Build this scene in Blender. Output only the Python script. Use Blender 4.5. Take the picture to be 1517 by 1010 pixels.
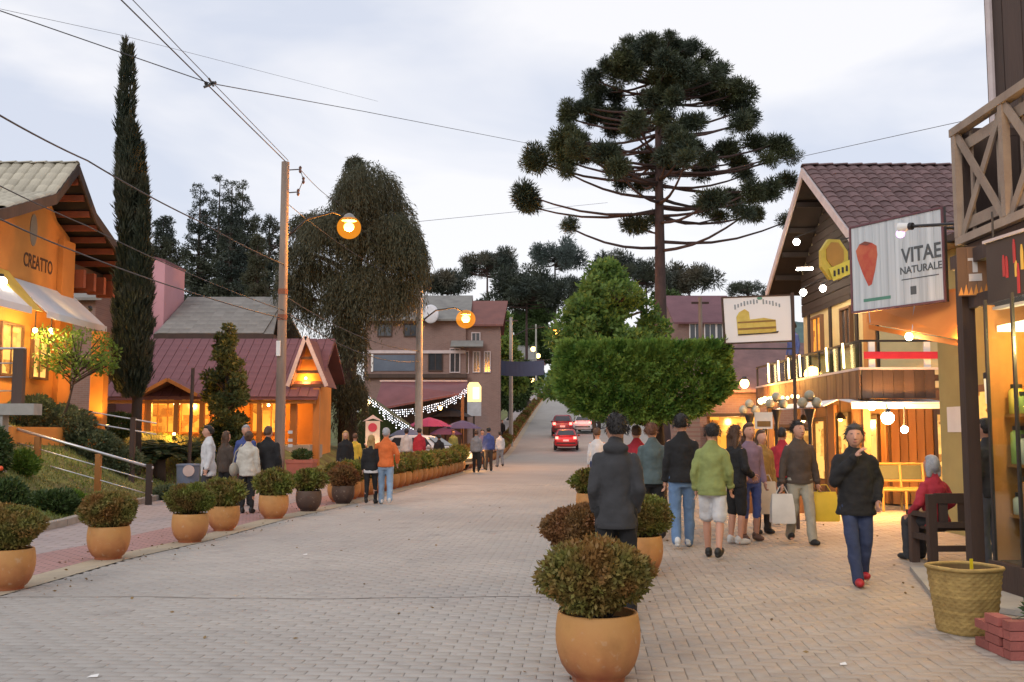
import bpy, bmesh, math, random
import numpy as np
from mathutils import Vector, Matrix

for _o in list(bpy.data.objects):
    bpy.data.objects.remove(_o)
SC = bpy.context.scene
COL = SC.collection
R = math.radians
random.seed(7)
RNG = np.random.default_rng(11)

# ------------------------------------------------------------------ camera
PITCH = math.atan(135.0 / 1500.0)
CAMH = 1.6
_cam = bpy.data.cameras.new('camera')
_cam.sensor_width = 36.0
_cam.lens = 36.0 * 1500.0 / 1517.0
_cam.clip_start = 0.1
_cam.clip_end = 3000.0
camera = bpy.data.objects.new('camera', _cam)
camera.location = (0, 0, CAMH)
camera.rotation_euler = (math.pi / 2 + PITCH, 0, 0)
COL.objects.link(camera)
SC.camera = camera

# ------------------------------------------------------------------ sky: thin bright overcast at dusk
world = bpy.data.worlds.new('World')
SC.world = world
world.use_nodes = True
_n = world.node_tree.nodes
_l = world.node_tree.links
_n.clear()
_out = _n.new('ShaderNodeOutputWorld')
_bg = _n.new('ShaderNodeBackground')
_bg.inputs['Strength'].default_value = 0.1
_sky = _n.new('ShaderNodeTexSky')
_sky.sky_type = 'NISHITA'
_sky.sun_disc = False
SUN_EL, SUN_AZ = R(30), R(205)
_sky.sun_elevation = SUN_EL
_sky.sun_rotation = SUN_AZ
_tc = _n.new('ShaderNodeTexCoord')
_mp = _n.new('ShaderNodeMapping')
_mp.inputs['Scale'].default_value = (1.3, 1.3, 3.4)
_mp.inputs['Location'].default_value = (4.1, 2.0, 0.7)
_l.new(_tc.outputs['Generated'], _mp.inputs['Vector'])
_nz = _n.new('ShaderNodeTexNoise')
_nz.inputs['Scale'].default_value = 2.1
_nz.inputs['Detail'].default_value = 5.0
_nz.inputs['Roughness'].default_value = 0.48
_nz.inputs['Distortion'].default_value = 0.35
_l.new(_mp.outputs['Vector'], _nz.inputs['Vector'])
_cr = _n.new('ShaderNodeValToRGB')
_cr.color_ramp.elements[0].position = 0.33
_cr.color_ramp.elements[0].color = (7.8, 8.25, 9.5, 1)
_cr.color_ramp.elements[1].position = 0.53
_cr.color_ramp.elements[1].color = (10.9, 10.75, 11.0, 1)
_l.new(_nz.outputs['Fac'], _cr.inputs['Fac'])
_mx = _n.new('ShaderNodeMixRGB')
_mx.inputs['Fac'].default_value = 0.86
_l.new(_sky.outputs['Color'], _mx.inputs['Color1'])
_l.new(_cr.outputs['Color'], _mx.inputs['Color2'])
_l.new(_mx.outputs['Color'], _bg.inputs['Color'])
_l.new(_bg.outputs['Background'], _out.inputs['Surface'])

# ------------------------------------------------------------------ sun behind cloud: weak and very soft
_sd = bpy.data.lights.new('sun', 'SUN')
_sd.energy = 1.05
_sd.angle = R(25)
_sd.color = (1.0, 0.95, 0.9)
sun = bpy.data.objects.new('sun', _sd)
_sdir = Vector((math.sin(SUN_AZ) * math.cos(SUN_EL), math.cos(SUN_AZ) * math.cos(SUN_EL), math.sin(SUN_EL)))
sun.rotation_euler = (-_sdir).to_track_quat('-Z', 'Y').to_euler()
sun.location = (0, 0, 60)
COL.objects.link(sun)

SC.view_settings.view_transform = 'Standard'
SC.view_settings.look = 'None'
SC.view_settings.exposure = 0.0
SC.view_settings.gamma = 1.0

# ------------------------------------------------------------------ helpers: where things stand
FPX, CXP, CYP = 1500.0, 758.5, 505.0
_cp, _sp = math.cos(PITCH), math.sin(PITCH)


def ray(px, py):
    x = (px - CXP) / FPX
    y = -(py - CYP) / FPX
    return Vector((x, _cp - y * _sp, _sp + y * _cp))


def at(px, py, Y):
    d = ray(px, py)
    t = Y / d.y
    return Vector((d.x * t, Y, CAMH + d.z * t))


def interp(y, pts):
    return float(np.interp(y, [p[0] for p in pts], [p[1] for p in pts]))


XL_P = [(-20, -7.0), (0, -5.75), (10, -5.0), (13, -4.85), (15, -4.5), (19, -4.15), (23, -3.5), (40, -1.7), (56, -0.7), (78, 0.5), (120, 3.0), (160, 5.6), (240, 11), (400, 20)]
XR_P = [(-20, -1.4), (0, 0.1), (6.6, 0.56), (11.4, 0.8), (23, 1.8), (72, 5.4), (120, 8.8), (160, 11.6), (240, 17), (400, 27)]
XG_P = [(-20, -7.6), (15, -7.6), (17.8, -7.7), (22, -8.3), (28, -8.6), (31, -6.9), (36, -5.6), (45, -4.9), (60, -3.6), (80, -2.6), (120, 0.3), (160, 3.0), (240, 8), (400, 17)]
TOP_P = [(-20, 1.9), (28, 1.8), (33, 1.25), (45, 1.0), (56, 0.5), (80, 0.5), (400, 0.6)]
WID_P = [(-20, 4.0), (28, 4.0), (33, 2.6), (400, 3.0)]


def XL(y): return interp(y, XL_P)
def XR(y): return interp(y, XR_P)
def XG(y): return interp(y, XG_P)


def rz_(y):
    s = 0.078
    if y < 60: return 0.0
    if y < 76: return s * (y - 60) ** 2 / 32.0
    z = s * 8 + s * (min(y, 210) - 76)
    if y > 210:
        t = min(y, 270) - 210
        z += s * (t - t * t / 120.0)
    return z


def sstep(t):
    t = max(0.0, min(1.0, t))
    return t * t * (3 - 2 * t)


def gz(x, y):
    return rz_(y) + interp(y, TOP_P) * sstep((XG(y) - x) / interp(y, WID_P))


def ground_at(px, py, z=0.0):
    d = ray(px, py)
    t = (z - CAMH) / d.z
    return Vector((d.x * t, d.y * t, z))


# ------------------------------------------------------------------ helpers: objects
WM = {}


def link(o, parent=None, M=None, local=None):
    COL.objects.link(o)
    if parent is not None:
        o.parent = parent
        PM = WM[parent.name]
        if local is not None:
            o.matrix_basis = local
            WM[o.name] = PM @ local
        elif M is not None:
            o.matrix_basis = PM.inverted() @ M
            WM[o.name] = M.copy()
        else:
            WM[o.name] = PM.copy()
    else:
        M = M if M is not None else Matrix.Identity(4)
        o.matrix_basis = M
        WM[o.name] = M.copy()
    return o


def tag(o, label=None, cat=None, group=None, kind=None):
    if label: o['label'] = label
    if cat: o['category'] = cat
    if group: o['group'] = group
    if kind: o['kind'] = kind
    return o


def thing(name, label, cat, loc=(0, 0, 0), rz=0.0, group=None):
    o = bpy.data.objects.new(name, None)
    o.empty_display_size = 0.2
    link(o, None, Matrix.Translation(Vector(loc)) @ Matrix.Rotation(rz, 4, 'Z'))
    return tag(o, label, cat, group)


def copy_tree(o, parent=None, M=None):
    c = o.copy()
    COL.objects.link(c)
    if parent is not None:
        c.parent = parent
        WM[c.name] = WM[parent.name] @ c.matrix_basis
    else:
        c.matrix_basis = M
        WM[c.name] = M.copy()
    for ch in list(o.children):
        copy_tree(ch, c)
    return c


def place(loc, rz=0.0, s=1.0):
    return Matrix.Translation(Vector(loc)) @ Matrix.Rotation(rz, 4, 'Z') @ Matrix.Scale(s, 4)


def np_mesh(name, V, Fc, smooth=False):
    """fast mesh from numpy: V (n,3), Fc (m,k)"""
    V = np.asarray(V, dtype=np.float32)
    Fc = np.asarray(Fc, dtype=np.int32)
    me = bpy.data.meshes.new(name)
    m, k = Fc.shape
    me.vertices.add(len(V))
    me.vertices.foreach_set('co', V.ravel())
    me.loops.add(m * k)
    me.loops.foreach_set('vertex_index', Fc.ravel())
    me.polygons.add(m)
    me.polygons.foreach_set('loop_start', np.arange(0, m * k, k, dtype=np.int32))
    if smooth:
        me.polygons.foreach_set('use_smooth', np.ones(m, dtype=bool))
    me.update(calc_edges=True)
    return me


class MB:
    """collects shapes; build() links them as ONE mesh object"""

    def __init__(s):
        s.v = []; s.f = []; s.m = []; s.cur = 0

    def add(s, vs, fs):
        b = len(s.v)
        s.v.extend([tuple(p) for p in vs])
        for f in fs:
            s.f.append(tuple(b + i for i in f)); s.m.append(s.cur)
        return s

    def box(s, c, d, rz=0.0, M=None):
        """box centred at c with size d"""
        x, y, z = d[0] / 2, d[1] / 2, d[2] / 2
        ps = [(-x, -y, -z), (x, -y, -z), (x, y, -z), (-x, y, -z), (-x, -y, z), (x, -y, z), (x, y, z), (-x, y, z)]
        if M is None:
            ca, sa = math.cos(rz), math.sin(rz)
            ps = [(c[0] + p[0] * ca - p[1] * sa, c[1] + p[0] * sa + p[1] * ca, c[2] + p[2]) for p in ps]
        else:
            ps = [tuple(M @ Vector((p[0] + c[0], p[1] + c[1], p[2] + c[2]))) for p in ps]
        return s.add(ps, [(0, 3, 2, 1), (4, 5, 6, 7), (0, 1, 5, 4), (1, 2, 6, 5), (2, 3, 7, 6), (3, 0, 4, 7)])

    def bx(s, a, b):
        return s.box([(a[i] + b[i]) / 2 for i in range(3)], [abs(b[i] - a[i]) for i in range(3)])

    def bar(s, a, b, w, h, up=(0, 0, 1)):
        a, b = Vector(a), Vector(b)
        t = (b - a)
        L = t.length
        t.normalize()
        u = Vector(up)
        if abs(t.dot(u)) > 0.98: u = Vector((0, 1, 0))
        sd = t.cross(u).normalized()
        u = sd.cross(t).normalized()
        ps = []
        for q in (a, b):
            for (i, j) in ((-1, -1), (1, -1), (1, 1), (-1, 1)):
                ps.append(q + sd * (i * w / 2) + u * (j * h / 2))
        return s.add(ps, [(3, 2, 1, 0), (4, 5, 6, 7), (0, 1, 5, 4), (1, 2, 6, 5), (2, 3, 7, 6), (3, 0, 4, 7)])

    def tube(s, pts, rad, n=8, cap=True):
        pts = [Vector(p) for p in pts]
        if not hasattr(rad, '__len__'): rad = [rad] * len(pts)
        b = len(s.v)
        ref = None
        for i, p in enumerate(pts):
            t = (pts[min(i + 1, len(pts) - 1)] - pts[max(i - 1, 0)])
            if t.length < 1e-9: t = Vector((0, 0, 1))
            t.normalize()
            if ref is None:
                ref = Vector((1, 0, 0)) if abs(t.x) < 0.9 else Vector((0, 1, 0))
            u = (ref - t * ref.dot(t))
            if u.length < 1e-6: u = t.orthogonal()
            u.normalize()
            ref = u
            w = t.cross(u)
            for k in range(n):
                a = 2 * math.pi * k / n
                s.v.append(tuple(p + (u * math.cos(a) + w * math.sin(a)) * rad[i]))
        for i in range(len(pts) - 1):
            for k in range(n):
                k2 = (k + 1) % n
                s.f.append((b + i * n + k, b + i * n + k2, b + (i + 1) * n + k2, b + (i + 1) * n + k)); s.m.append(s.cur)
        if cap:
            s.f.append(tuple(b + k for k in reversed(range(n)))); s.m.append(s.cur)
            e = b + (len(pts) - 1) * n
            s.f.append(tuple(e + k for k in range(n))); s.m.append(s.cur)
        return s

    def lathe(s, prof, n=24, c=(0, 0, 0), sx=1.0, sy=1.0, cap=True):
        b = len(s.v)
        for (r, z) in prof:
            for k in range(n):
                a = 2 * math.pi * k / n
                s.v.append((c[0] + r * sx * math.cos(a), c[1] + r * sy * math.sin(a), c[2] + z))
        for i in range(len(prof) - 1):
            for k in range(n):
                k2 = (k + 1) % n
                s.f.append((b + i * n + k, b + i * n + k2, b + (i + 1) * n + k2, b + (i + 1) * n + k)); s.m.append(s.cur)
        if cap:
            s.f.append(tuple(b + k for k in reversed(range(n)))); s.m.append(s.cur)
            e = b + (len(prof) - 1) * n
            s.f.append(tuple(e + k for k in range(n))); s.m.append(s.cur)
        return s

    def ball(s, c, r, n=10, m=7, M=None):
        r = r if hasattr(r, '__len__') else (r, r, r)
        b = len(s.v)
        for i in range(1, m):
            ph = math.pi * i / m
            for k in range(n):
                a = 2 * math.pi * k / n
                s.v.append(Vector((r[0] * math.sin(ph) * math.cos(a), r[1] * math.sin(ph) * math.sin(a), -r[2] * math.cos(ph))))
        s.v.append(Vector((0, 0, -r[2]))); s.v.append(Vector((0, 0, r[2])))
        for q in range(b, len(s.v)):
            p = s.v[q]
            if M is not None: p = M @ p
            s.v[q] = (p[0] + c[0], p[1] + c[1], p[2] + c[2])
        lo, hi = len(s.v) - 2, len(s.v) - 1
        for i in range(m - 2):
            for k in range(n):
                k2 = (k + 1) % n
                s.f.append((b + i * n + k, b + i * n + k2, b + (i + 1) * n + k2, b + (i + 1) * n + k)); s.m.append(s.cur)
        for k in range(n):
            k2 = (k + 1) % n
            s.f.append((lo, b + k2, b + k)); s.m.append(s.cur)
            e = b + (m - 2) * n
            s.f.append((hi, e + k, e + k2)); s.m.append(s.cur)
        return s

    def prism(s, poly, d):
        """closed polygon (3d points) pushed along vector d"""
        n = len(poly)
        d = Vector(d)
        ps = [Vector(p) for p in poly] + [Vector(p) + d for p in poly]
        fs = [tuple(reversed(range(n))), tuple(range(n, 2 * n))]
        for i in range(n):
            j = (i + 1) % n
            fs.append((i, j, n + j, n + i))
        return s.add(ps, fs)

    def slab(s, quad, t):
        """four corners, thickened by t along the normal"""
        q = [Vector(p) for p in quad]
        nrm = (q[1] - q[0]).cross(q[3] - q[0]).normalized()
        return s.prism(q, nrm * t)

    def loft(s, rings, cap=True):
        n = len(rings[0])
        b = len(s.v)
        for r in rings:
            s.v.extend([tuple(p) for p in r])
        for i in range(len(rings) - 1):
            for k in range(n):
                k2 = (k + 1) % n
                s.f.append((b + i * n + k, b + i * n + k2, b + (i + 1) * n + k2, b + (i + 1) * n + k)); s.m.append(s.cur)
        if cap:
            s.f.append(tuple(b + k for k in reversed(range(n)))); s.m.append(s.cur)
            e = b + (len(rings) - 1) * n
            s.f.append(tuple(e + k for k in range(n))); s.m.append(s.cur)
        return s

    def mesh(s, name, smooth=False, fix=True):
        me = bpy.data.meshes.new(name)
        me.from_pydata([tuple(p) for p in s.v], [], s.f)
        if max(s.m, default=0) > 0:
            me.polygons.foreach_set('material_index', s.m)
        if fix:
            bm = bmesh.new(); bm.from_mesh(me)
            bmesh.ops.recalc_face_normals(bm, faces=bm.faces)
            bm.to_mesh(me); bm.free()
        if smooth:
            me.polygons.foreach_set('use_smooth', [True] * len(me.polygons))
            if smooth == 'auto':
                try: me.set_sharp_from_angle(angle=R(35))
                except Exception: pass
        me.update()
        return me

    def build(s, name, mat, parent=None, local=False, smooth=False, M=None, label=None):
        """vertices are world points unless local; the mesh is stored in its parent's frame"""
        if not local:
            B = M if M is not None else (WM[parent.name] if parent is not None else None)
            if B is not None:
                Bi = B.inverted()
                s.v = [tuple(Bi @ Vector(p)) for p in s.v]
        me = s.mesh(name, smooth)
        for q in (mat if isinstance(mat, (list, tuple)) else [mat]):
            me.materials.append(q)
        o = bpy.data.objects.new(name, me)
        link(o, parent, M)
        if label: o['label'] = label
        return o


def obj_mesh(name, me, mat=None, parent=None, M=None, local=None):
    if mat is not None and len(me.materials) == 0:
        me.materials.append(mat)
    o = bpy.data.objects.new(name, me)
    return link(o, parent, M, local)


def add_bevel(o, w=0.01, seg=2):
    m = o.modifiers.new('bevel', 'BEVEL')
    m.width = w; m.segments = seg; m.limit_method = 'ANGLE'; m.angle_limit = R(40)
    return o


# ------------------------------------------------------------------ helpers: materials
MATS = {}


def mat(name, c, rough=0.7, c2=None, scale=3.0, amt=0.5, bump=0.0, bscale=40.0, metal=0.0, spec=0.4, detail=4.0, stretch=None, rnd=0.0, emit=None, es=0.0):
    """principled surface with a two-colour noise, optional bump and a random tone for each piece"""
    if name in MATS: return MATS[name]
    m = bpy.data.materials.new(name); m.use_nodes = True
    N, L = m.node_tree.nodes, m.node_tree.links
    b = N['Principled BSDF']
    b.inputs['Roughness'].default_value = rough
    b.inputs['Metallic'].default_value = metal
    b.inputs['Specular IOR Level'].default_value = spec
    if c2 is None: c2 = tuple(x * 0.72 for x in c)
    tc = N.new('ShaderNodeTexCoord')
    mp = N.new('ShaderNodeMapping')
    if stretch: mp.inputs['Scale'].default_value = stretch
    L.new(tc.outputs['Object'], mp.inputs['Vector'])
    nz = N.new('ShaderNodeTexNoise')
    nz.inputs['Scale'].default_value = scale
    nz.inputs['Detail'].default_value = detail
    nz.inputs['Roughness'].default_value = 0.6
    L.new(mp.outputs['Vector'], nz.inputs['Vector'])
    rp = N.new('ShaderNodeValToRGB')
    rp.color_ramp.elements[0].position = 0.5 - 0.25 / max(amt, 0.01) * 0.5
    rp.color_ramp.elements[1].position = 0.5 + 0.25 / max(amt, 0.01) * 0.5
    rp.color_ramp.elements[0].color = (*c2, 1)
    rp.color_ramp.elements[1].color = (*c, 1)
    L.new(nz.outputs['Fac'], rp.inputs['Fac'])
    col = rp.outputs['Color']
    if rnd > 0:
        oi = N.new('ShaderNodeObjectInfo')
        ge = N.new('ShaderNodeNewGeometry')
        ad = N.new('ShaderNodeMath'); ad.operation = 'ADD'
        L.new(oi.outputs['Random'], ad.inputs[0]); L.new(ge.outputs['Random Per Island'], ad.inputs[1])
        fr = N.new('ShaderNodeMath'); fr.operation = 'FRACT'
        L.new(ad.outputs[0], fr.inputs[0])
        mr = N.new('ShaderNodeMapRange')
        mr.inputs['To Min'].default_value = 1 - rnd; mr.inputs['To Max'].default_value = 1 + rnd
        L.new(fr.outputs[0], mr.inputs['Value'])
        mu = N.new('ShaderNodeMixRGB'); mu.blend_type = 'MULTIPLY'; mu.inputs['Fac'].default_value = 1
        L.new(col, mu.inputs['Color1']); L.new(mr.outputs[0], mu.inputs['Color2'])
        col = mu.outputs['Color']
    L.new(col, b.inputs['Base Color'])
    if bump > 0:
        n2 = N.new('ShaderNodeTexNoise')
        n2.inputs['Scale'].default_value = bscale; n2.inputs['Detail'].default_value = 3
        L.new(mp.outputs['Vector'], n2.inputs['Vector'])
        bp = N.new('ShaderNodeBump'); bp.inputs['Strength'].default_value = bump; bp.inputs['Distance'].default_value = 0.02
        L.new(n2.outputs['Fac'], bp.inputs['Height'])
        L.new(bp.outputs['Normal'], b.inputs['Normal'])
    if emit:
        b.inputs['Emission Color'].default_value = (*emit, 1)
        b.inputs['Emission Strength'].default_value = es
    MATS[name] = m
    return m


def leaf_mat(name, c1, c2, c3=None, trans=0.25, rough=0.55, nscale=2.5):
    """leaves: a random tone for each leaf, drifting between two or three leaf colours over the crown"""
    if name in MATS: return MATS[name]
    m = bpy.data.materials.new(name); m.use_nodes = True
    N, L = m.node_tree.nodes, m.node_tree.links
    b = N['Principled BSDF']
    b.inputs['Roughness'].default_value = rough
    b.inputs['Specular IOR Level'].default_value = 0.3
    ge = N.new('ShaderNodeNewGeometry')
    rp = N.new('ShaderNodeValToRGB')
    rp.color_ramp.elements[0].color = (*c1, 1); rp.color_ramp.elements[1].color = (*c2, 1)
    L.new(ge.outputs['Random Per Island'], rp.inputs['Fac'])
    col = rp.outputs['Color']
    if c3:
        tc = N.new('ShaderNodeTexCoord')
        nz = N.new('ShaderNodeTexNoise'); nz.inputs['Scale'].default_value = nscale; nz.inputs['Detail'].default_value = 3
        oi = N.new('ShaderNodeObjectInfo')
        nz.noise_dimensions = '4D'
        mw = N.new('ShaderNodeMath'); mw.operation = 'MULTIPLY'; mw.inputs[1].default_value = 20
        L.new(oi.outputs['Random'], mw.inputs[0]); L.new(mw.outputs[0], nz.inputs['W'])
        L.new(tc.outputs['Object'], nz.inputs['Vector'])
        r2 = N.new('ShaderNodeValToRGB')
        r2.color_ramp.elements[0].position = 0.42; r2.color_ramp.elements[1].position = 0.64
        r2.color_ramp.elements[0].color = (0, 0, 0, 1); r2.color_ramp.elements[1].color = (1, 1, 1, 1)
        L.new(nz.outputs['Fac'], r2.inputs['Fac'])
        mx = N.new('ShaderNodeMixRGB')
        L.new(r2.outputs['Color'], mx.inputs['Fac']); L.new(col, mx.inputs['Color1'])
        mx.inputs['Color2'].default_value = (*c3, 1)
        col = mx.outputs['Color']
    L.new(col, b.inputs['Base Color'])
    if trans > 0:
        tr = N.new('ShaderNodeBsdfTranslucent')
        L.new(col, tr.inputs['Color'])
        ms = N.new('ShaderNodeMixShader'); ms.inputs['Fac'].default_value = trans
        L.new(b.outputs['BSDF'], ms.inputs[1]); L.new(tr.outputs['BSDF'], ms.inputs[2])
        L.new(ms.outputs['Shader'], N['Material Output'].inputs['Surface'])
    MATS[name] = m
    return m


def glow(name, c, s):
    if name in MATS: return MATS[name]
    m = bpy.data.materials.new(name); m.use_nodes = True
    b = m.node_tree.nodes['Principled BSDF']
    b.inputs['Base Color'].default_value = (0.8, 0.8, 0.8, 1)
    b.inputs['Emission Color'].default_value = (*c, 1)
    b.inputs['Emission Strength'].default_value = s
    MATS[name] = m
    return m


def lit_room(name, ca, cb, s, scale=2.2):
    """a lit window: a bright room with darker furniture and goods showing in it"""
    if name in MATS: return MATS[name]
    m = bpy.data.materials.new(name); m.use_nodes = True
    N, L = m.node_tree.nodes, m.node_tree.links
    b = N['Principled BSDF']; b.inputs['Base Color'].default_value = (0.1, 0.06, 0.03, 1); b.inputs['Roughness'].default_value = 0.15
    ge = N.new('ShaderNodeNewGeometry'); mp = N.new('ShaderNodeMapping'); mp.inputs['Scale'].default_value = (1.0, 1.0, 1.6)
    L.new(ge.outputs['Position'], mp.inputs['Vector'])
    vo = N.new('ShaderNodeTexVoronoi'); vo.inputs['Scale'].default_value = scale; vo.distance = 'CHEBYCHEV'
    L.new(mp.outputs['Vector'], vo.inputs['Vector'])
    nz = N.new('ShaderNodeTexNoise'); nz.inputs['Scale'].default_value = scale * 2.5; L.new(mp.outputs['Vector'], nz.inputs['Vector'])
    sp = N.new('ShaderNodeSeparateColor'); L.new(vo.outputs['Color'], sp.inputs[0])
    ad = N.new('ShaderNodeMath'); ad.operation = 'MULTIPLY_ADD'; ad.inputs[1].default_value = 0.6
    L.new(nz.outputs['Fac'], ad.inputs[0]); L.new(sp.outputs[0], ad.inputs[2])
    rp = N.new('ShaderNodeValToRGB'); e = rp.color_ramp.elements
    e[0].position = 0.3; e[0].color = (*cb, 1); e[1].position = 0.9; e[1].color = (*ca, 1)
    L.new(ad.outputs[0], rp.inputs['Fac']); L.new(rp.outputs['Color'], b.inputs['Emission Color'])
    b.inputs['Emission Strength'].default_value = s
    MATS[name] = m
    return m


def paver_mat(name, ca, cb, stain, rnd):
    """pavers: one tone for each, drifting over the street, with worn and stained patches"""
    m = mat(name, ca, 0.78, cb, 9.0, amt=0.4, bump=0.25, bscale=60, rnd=rnd, spec=0.28)
    N, L = m.node_tree.nodes, m.node_tree.links
    b = N['Principled BSDF']
    old = b.inputs['Base Color'].links[0].from_socket
    ge = N.new('ShaderNodeNewGeometry')
    out = old
    for (sc, lo, hi, c) in ((0.35, 0.38, 0.66, stain), (1.9, 0.57, 0.70, tuple(x * 0.8 for x in stain)), (9.0, 0.66, 0.74, (0.14, 0.12, 0.1))):
        nz = N.new('ShaderNodeTexNoise'); nz.inputs['Scale'].default_value = sc; nz.inputs['Detail'].default_value = 5
        L.new(ge.outputs['Position'], nz.inputs['Vector'])
        mr = N.new('ShaderNodeMapRange'); mr.inputs['From Min'].default_value = lo; mr.inputs['From Max'].default_value = hi
        mr.inputs['To Max'].default_value = 0.75 if sc < 1 else 0.4
        L.new(nz.outputs['Fac'], mr.inputs['Value'])
        mx = N.new('ShaderNodeMixRGB'); L.new(mr.outputs[0], mx.inputs['Fac']); L.new(out, mx.inputs['Color1']); mx.inputs['Color2'].default_value = (*c, 1)
        out = mx.outputs['Color']
    L.new(out, b.inputs['Base Color'])
    return m


def glass(name, c=(0.9, 0.95, 0.92), rough=0.03, alpha=0.25):
    if name in MATS: return MATS[name]
    m = bpy.data.materials.new(name); m.use_nodes = True
    N, L = m.node_tree.nodes, m.node_tree.links
    N.clear()
    o = N.new('ShaderNodeOutputMaterial')
    t = N.new('ShaderNodeBsdfTransparent'); t.inputs['Color'].default_value = (*c, 1)
    g = N.new('ShaderNodeBsdfGlossy'); g.inputs['Roughness'].default_value = rough
    lw = N.new('ShaderNodeLayerWeight'); lw.inputs['Blend'].default_value = 0.5
    pw = N.new('ShaderNodeMath'); pw.operation = 'POWER'; pw.inputs[1].default_value = 4.0
    L.new(lw.outputs['Facing'], pw.inputs[0])
    ad = N.new('ShaderNodeMath'); ad.operation = 'MULTIPLY_ADD'; ad.inputs[1].default_value = 0.5; ad.inputs[2].default_value = 0.04
    L.new(pw.outputs[0], ad.inputs[0])
    mx = N.new('ShaderNodeMixShader')
    L.new(ad.outputs[0], mx.inputs['Fac']); L.new(t.outputs[0], mx.inputs[1]); L.new(g.outputs[0], mx.inputs[2])
    L.new(mx.outputs[0], o.inputs['Surface'])
    MATS[name] = m
    return m


def lamp_light(parent, loc, energy, color=(1.0, 0.62, 0.25), r=0.08, spot=None, aim=None):
    d = bpy.data.lights.new('lamp_light', 'SPOT' if spot else 'POINT')
    d.energy = energy; d.color = color; d.shadow_soft_size = r
    o = bpy.data.objects.new('light', d)
    M = Matrix.Translation(Vector(loc))
    if spot:
        d.spot_size = spot; d.spot_blend = 0.7
        M = M @ (Vector(aim) - Vector(loc)).to_track_quat('-Z', 'Y').to_matrix().to_4x4()
    link(o, parent, M)
    return o


# queued meshes that need an evaluated modifier or a text outline: converted in one go at the end
QUEUE = []


def queue(tmp, name, m, parent, smooth=True, M=None):
    COL.objects.link(tmp)
    QUEUE.append((tmp, name, m, parent, smooth, M))


def flush():
    bpy.context.view_layer.update()
    dg = bpy.context.evaluated_depsgraph_get()
    for (tmp, name, m, parent, smooth, M) in QUEUE:
        me = bpy.data.meshes.new_from_object(tmp.evaluated_get(dg))
        me.materials.clear()
        me.materials.append(m)
        me.name = name
        if smooth and len(me.polygons):
            me.polygons.foreach_set('use_smooth', [True] * len(me.polygons))
        o = bpy.data.objects.new(name, me)
        link(o, parent, M)
        d = tmp.data
        bpy.data.objects.remove(tmp)
        (bpy.data.curves if isinstance(d, bpy.types.Curve) else bpy.data.meshes).remove(d)
    QUEUE.clear()


def text(parent, s, size, M, m, name='lettering', ext=0.004, align='CENTER', bold=0.0, sx=1.0, shear=0.0):
    """letters as thin raised geometry; M puts the text plane (x right, y up) into the world"""
    cu = bpy.data.curves.new('t', 'FONT')
    cu.body = s; cu.size = size; cu.align_x = align; cu.align_y = 'CENTER'
    cu.extrude = ext; cu.offset = bold; cu.resolution_u = 3; cu.shear = shear
    tmp = bpy.data.objects.new('tmp_text', cu)
    queue(tmp, name, m, parent, False, M @ Matrix.Diagonal((sx, 1, 1, 1)))


def face_matrix(origin, xdir, up=(0, 0, 1)):
    x = Vector(xdir).normalized(); u = Vector(up)
    z = x.cross(u).normalized(); y = z.cross(x)
    return Matrix(((x.x, y.x, z.x, origin[0]), (x.y, y.y, z.y, origin[1]), (x.z, y.z, z.z, origin[2]), (0, 0, 0, 1)))

# ================================================================== THE SETTING
def structure(name, V, Fc, m, smooth=False):
    me = np_mesh(name, V, Fc, smooth)
    me.materials.append(m)
    o = bpy.data.objects.new(name, me)
    link(o)
    o['kind'] = 'structure'
    return o


def grid(xs_fn, ys, zf):
    V = []
    nx = None
    for y in ys:
        xs = xs_fn(y)
        nx = len(xs)
        for x in xs:
            V.append((x, y, zf(x, y)))
    Fc = []
    for j in range(len(ys) - 1):
        for i in range(nx - 1):
            a = j * nx + i
            Fc.append((a, a + 1, a + nx + 1, a + nx))
    return V, Fc


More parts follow.
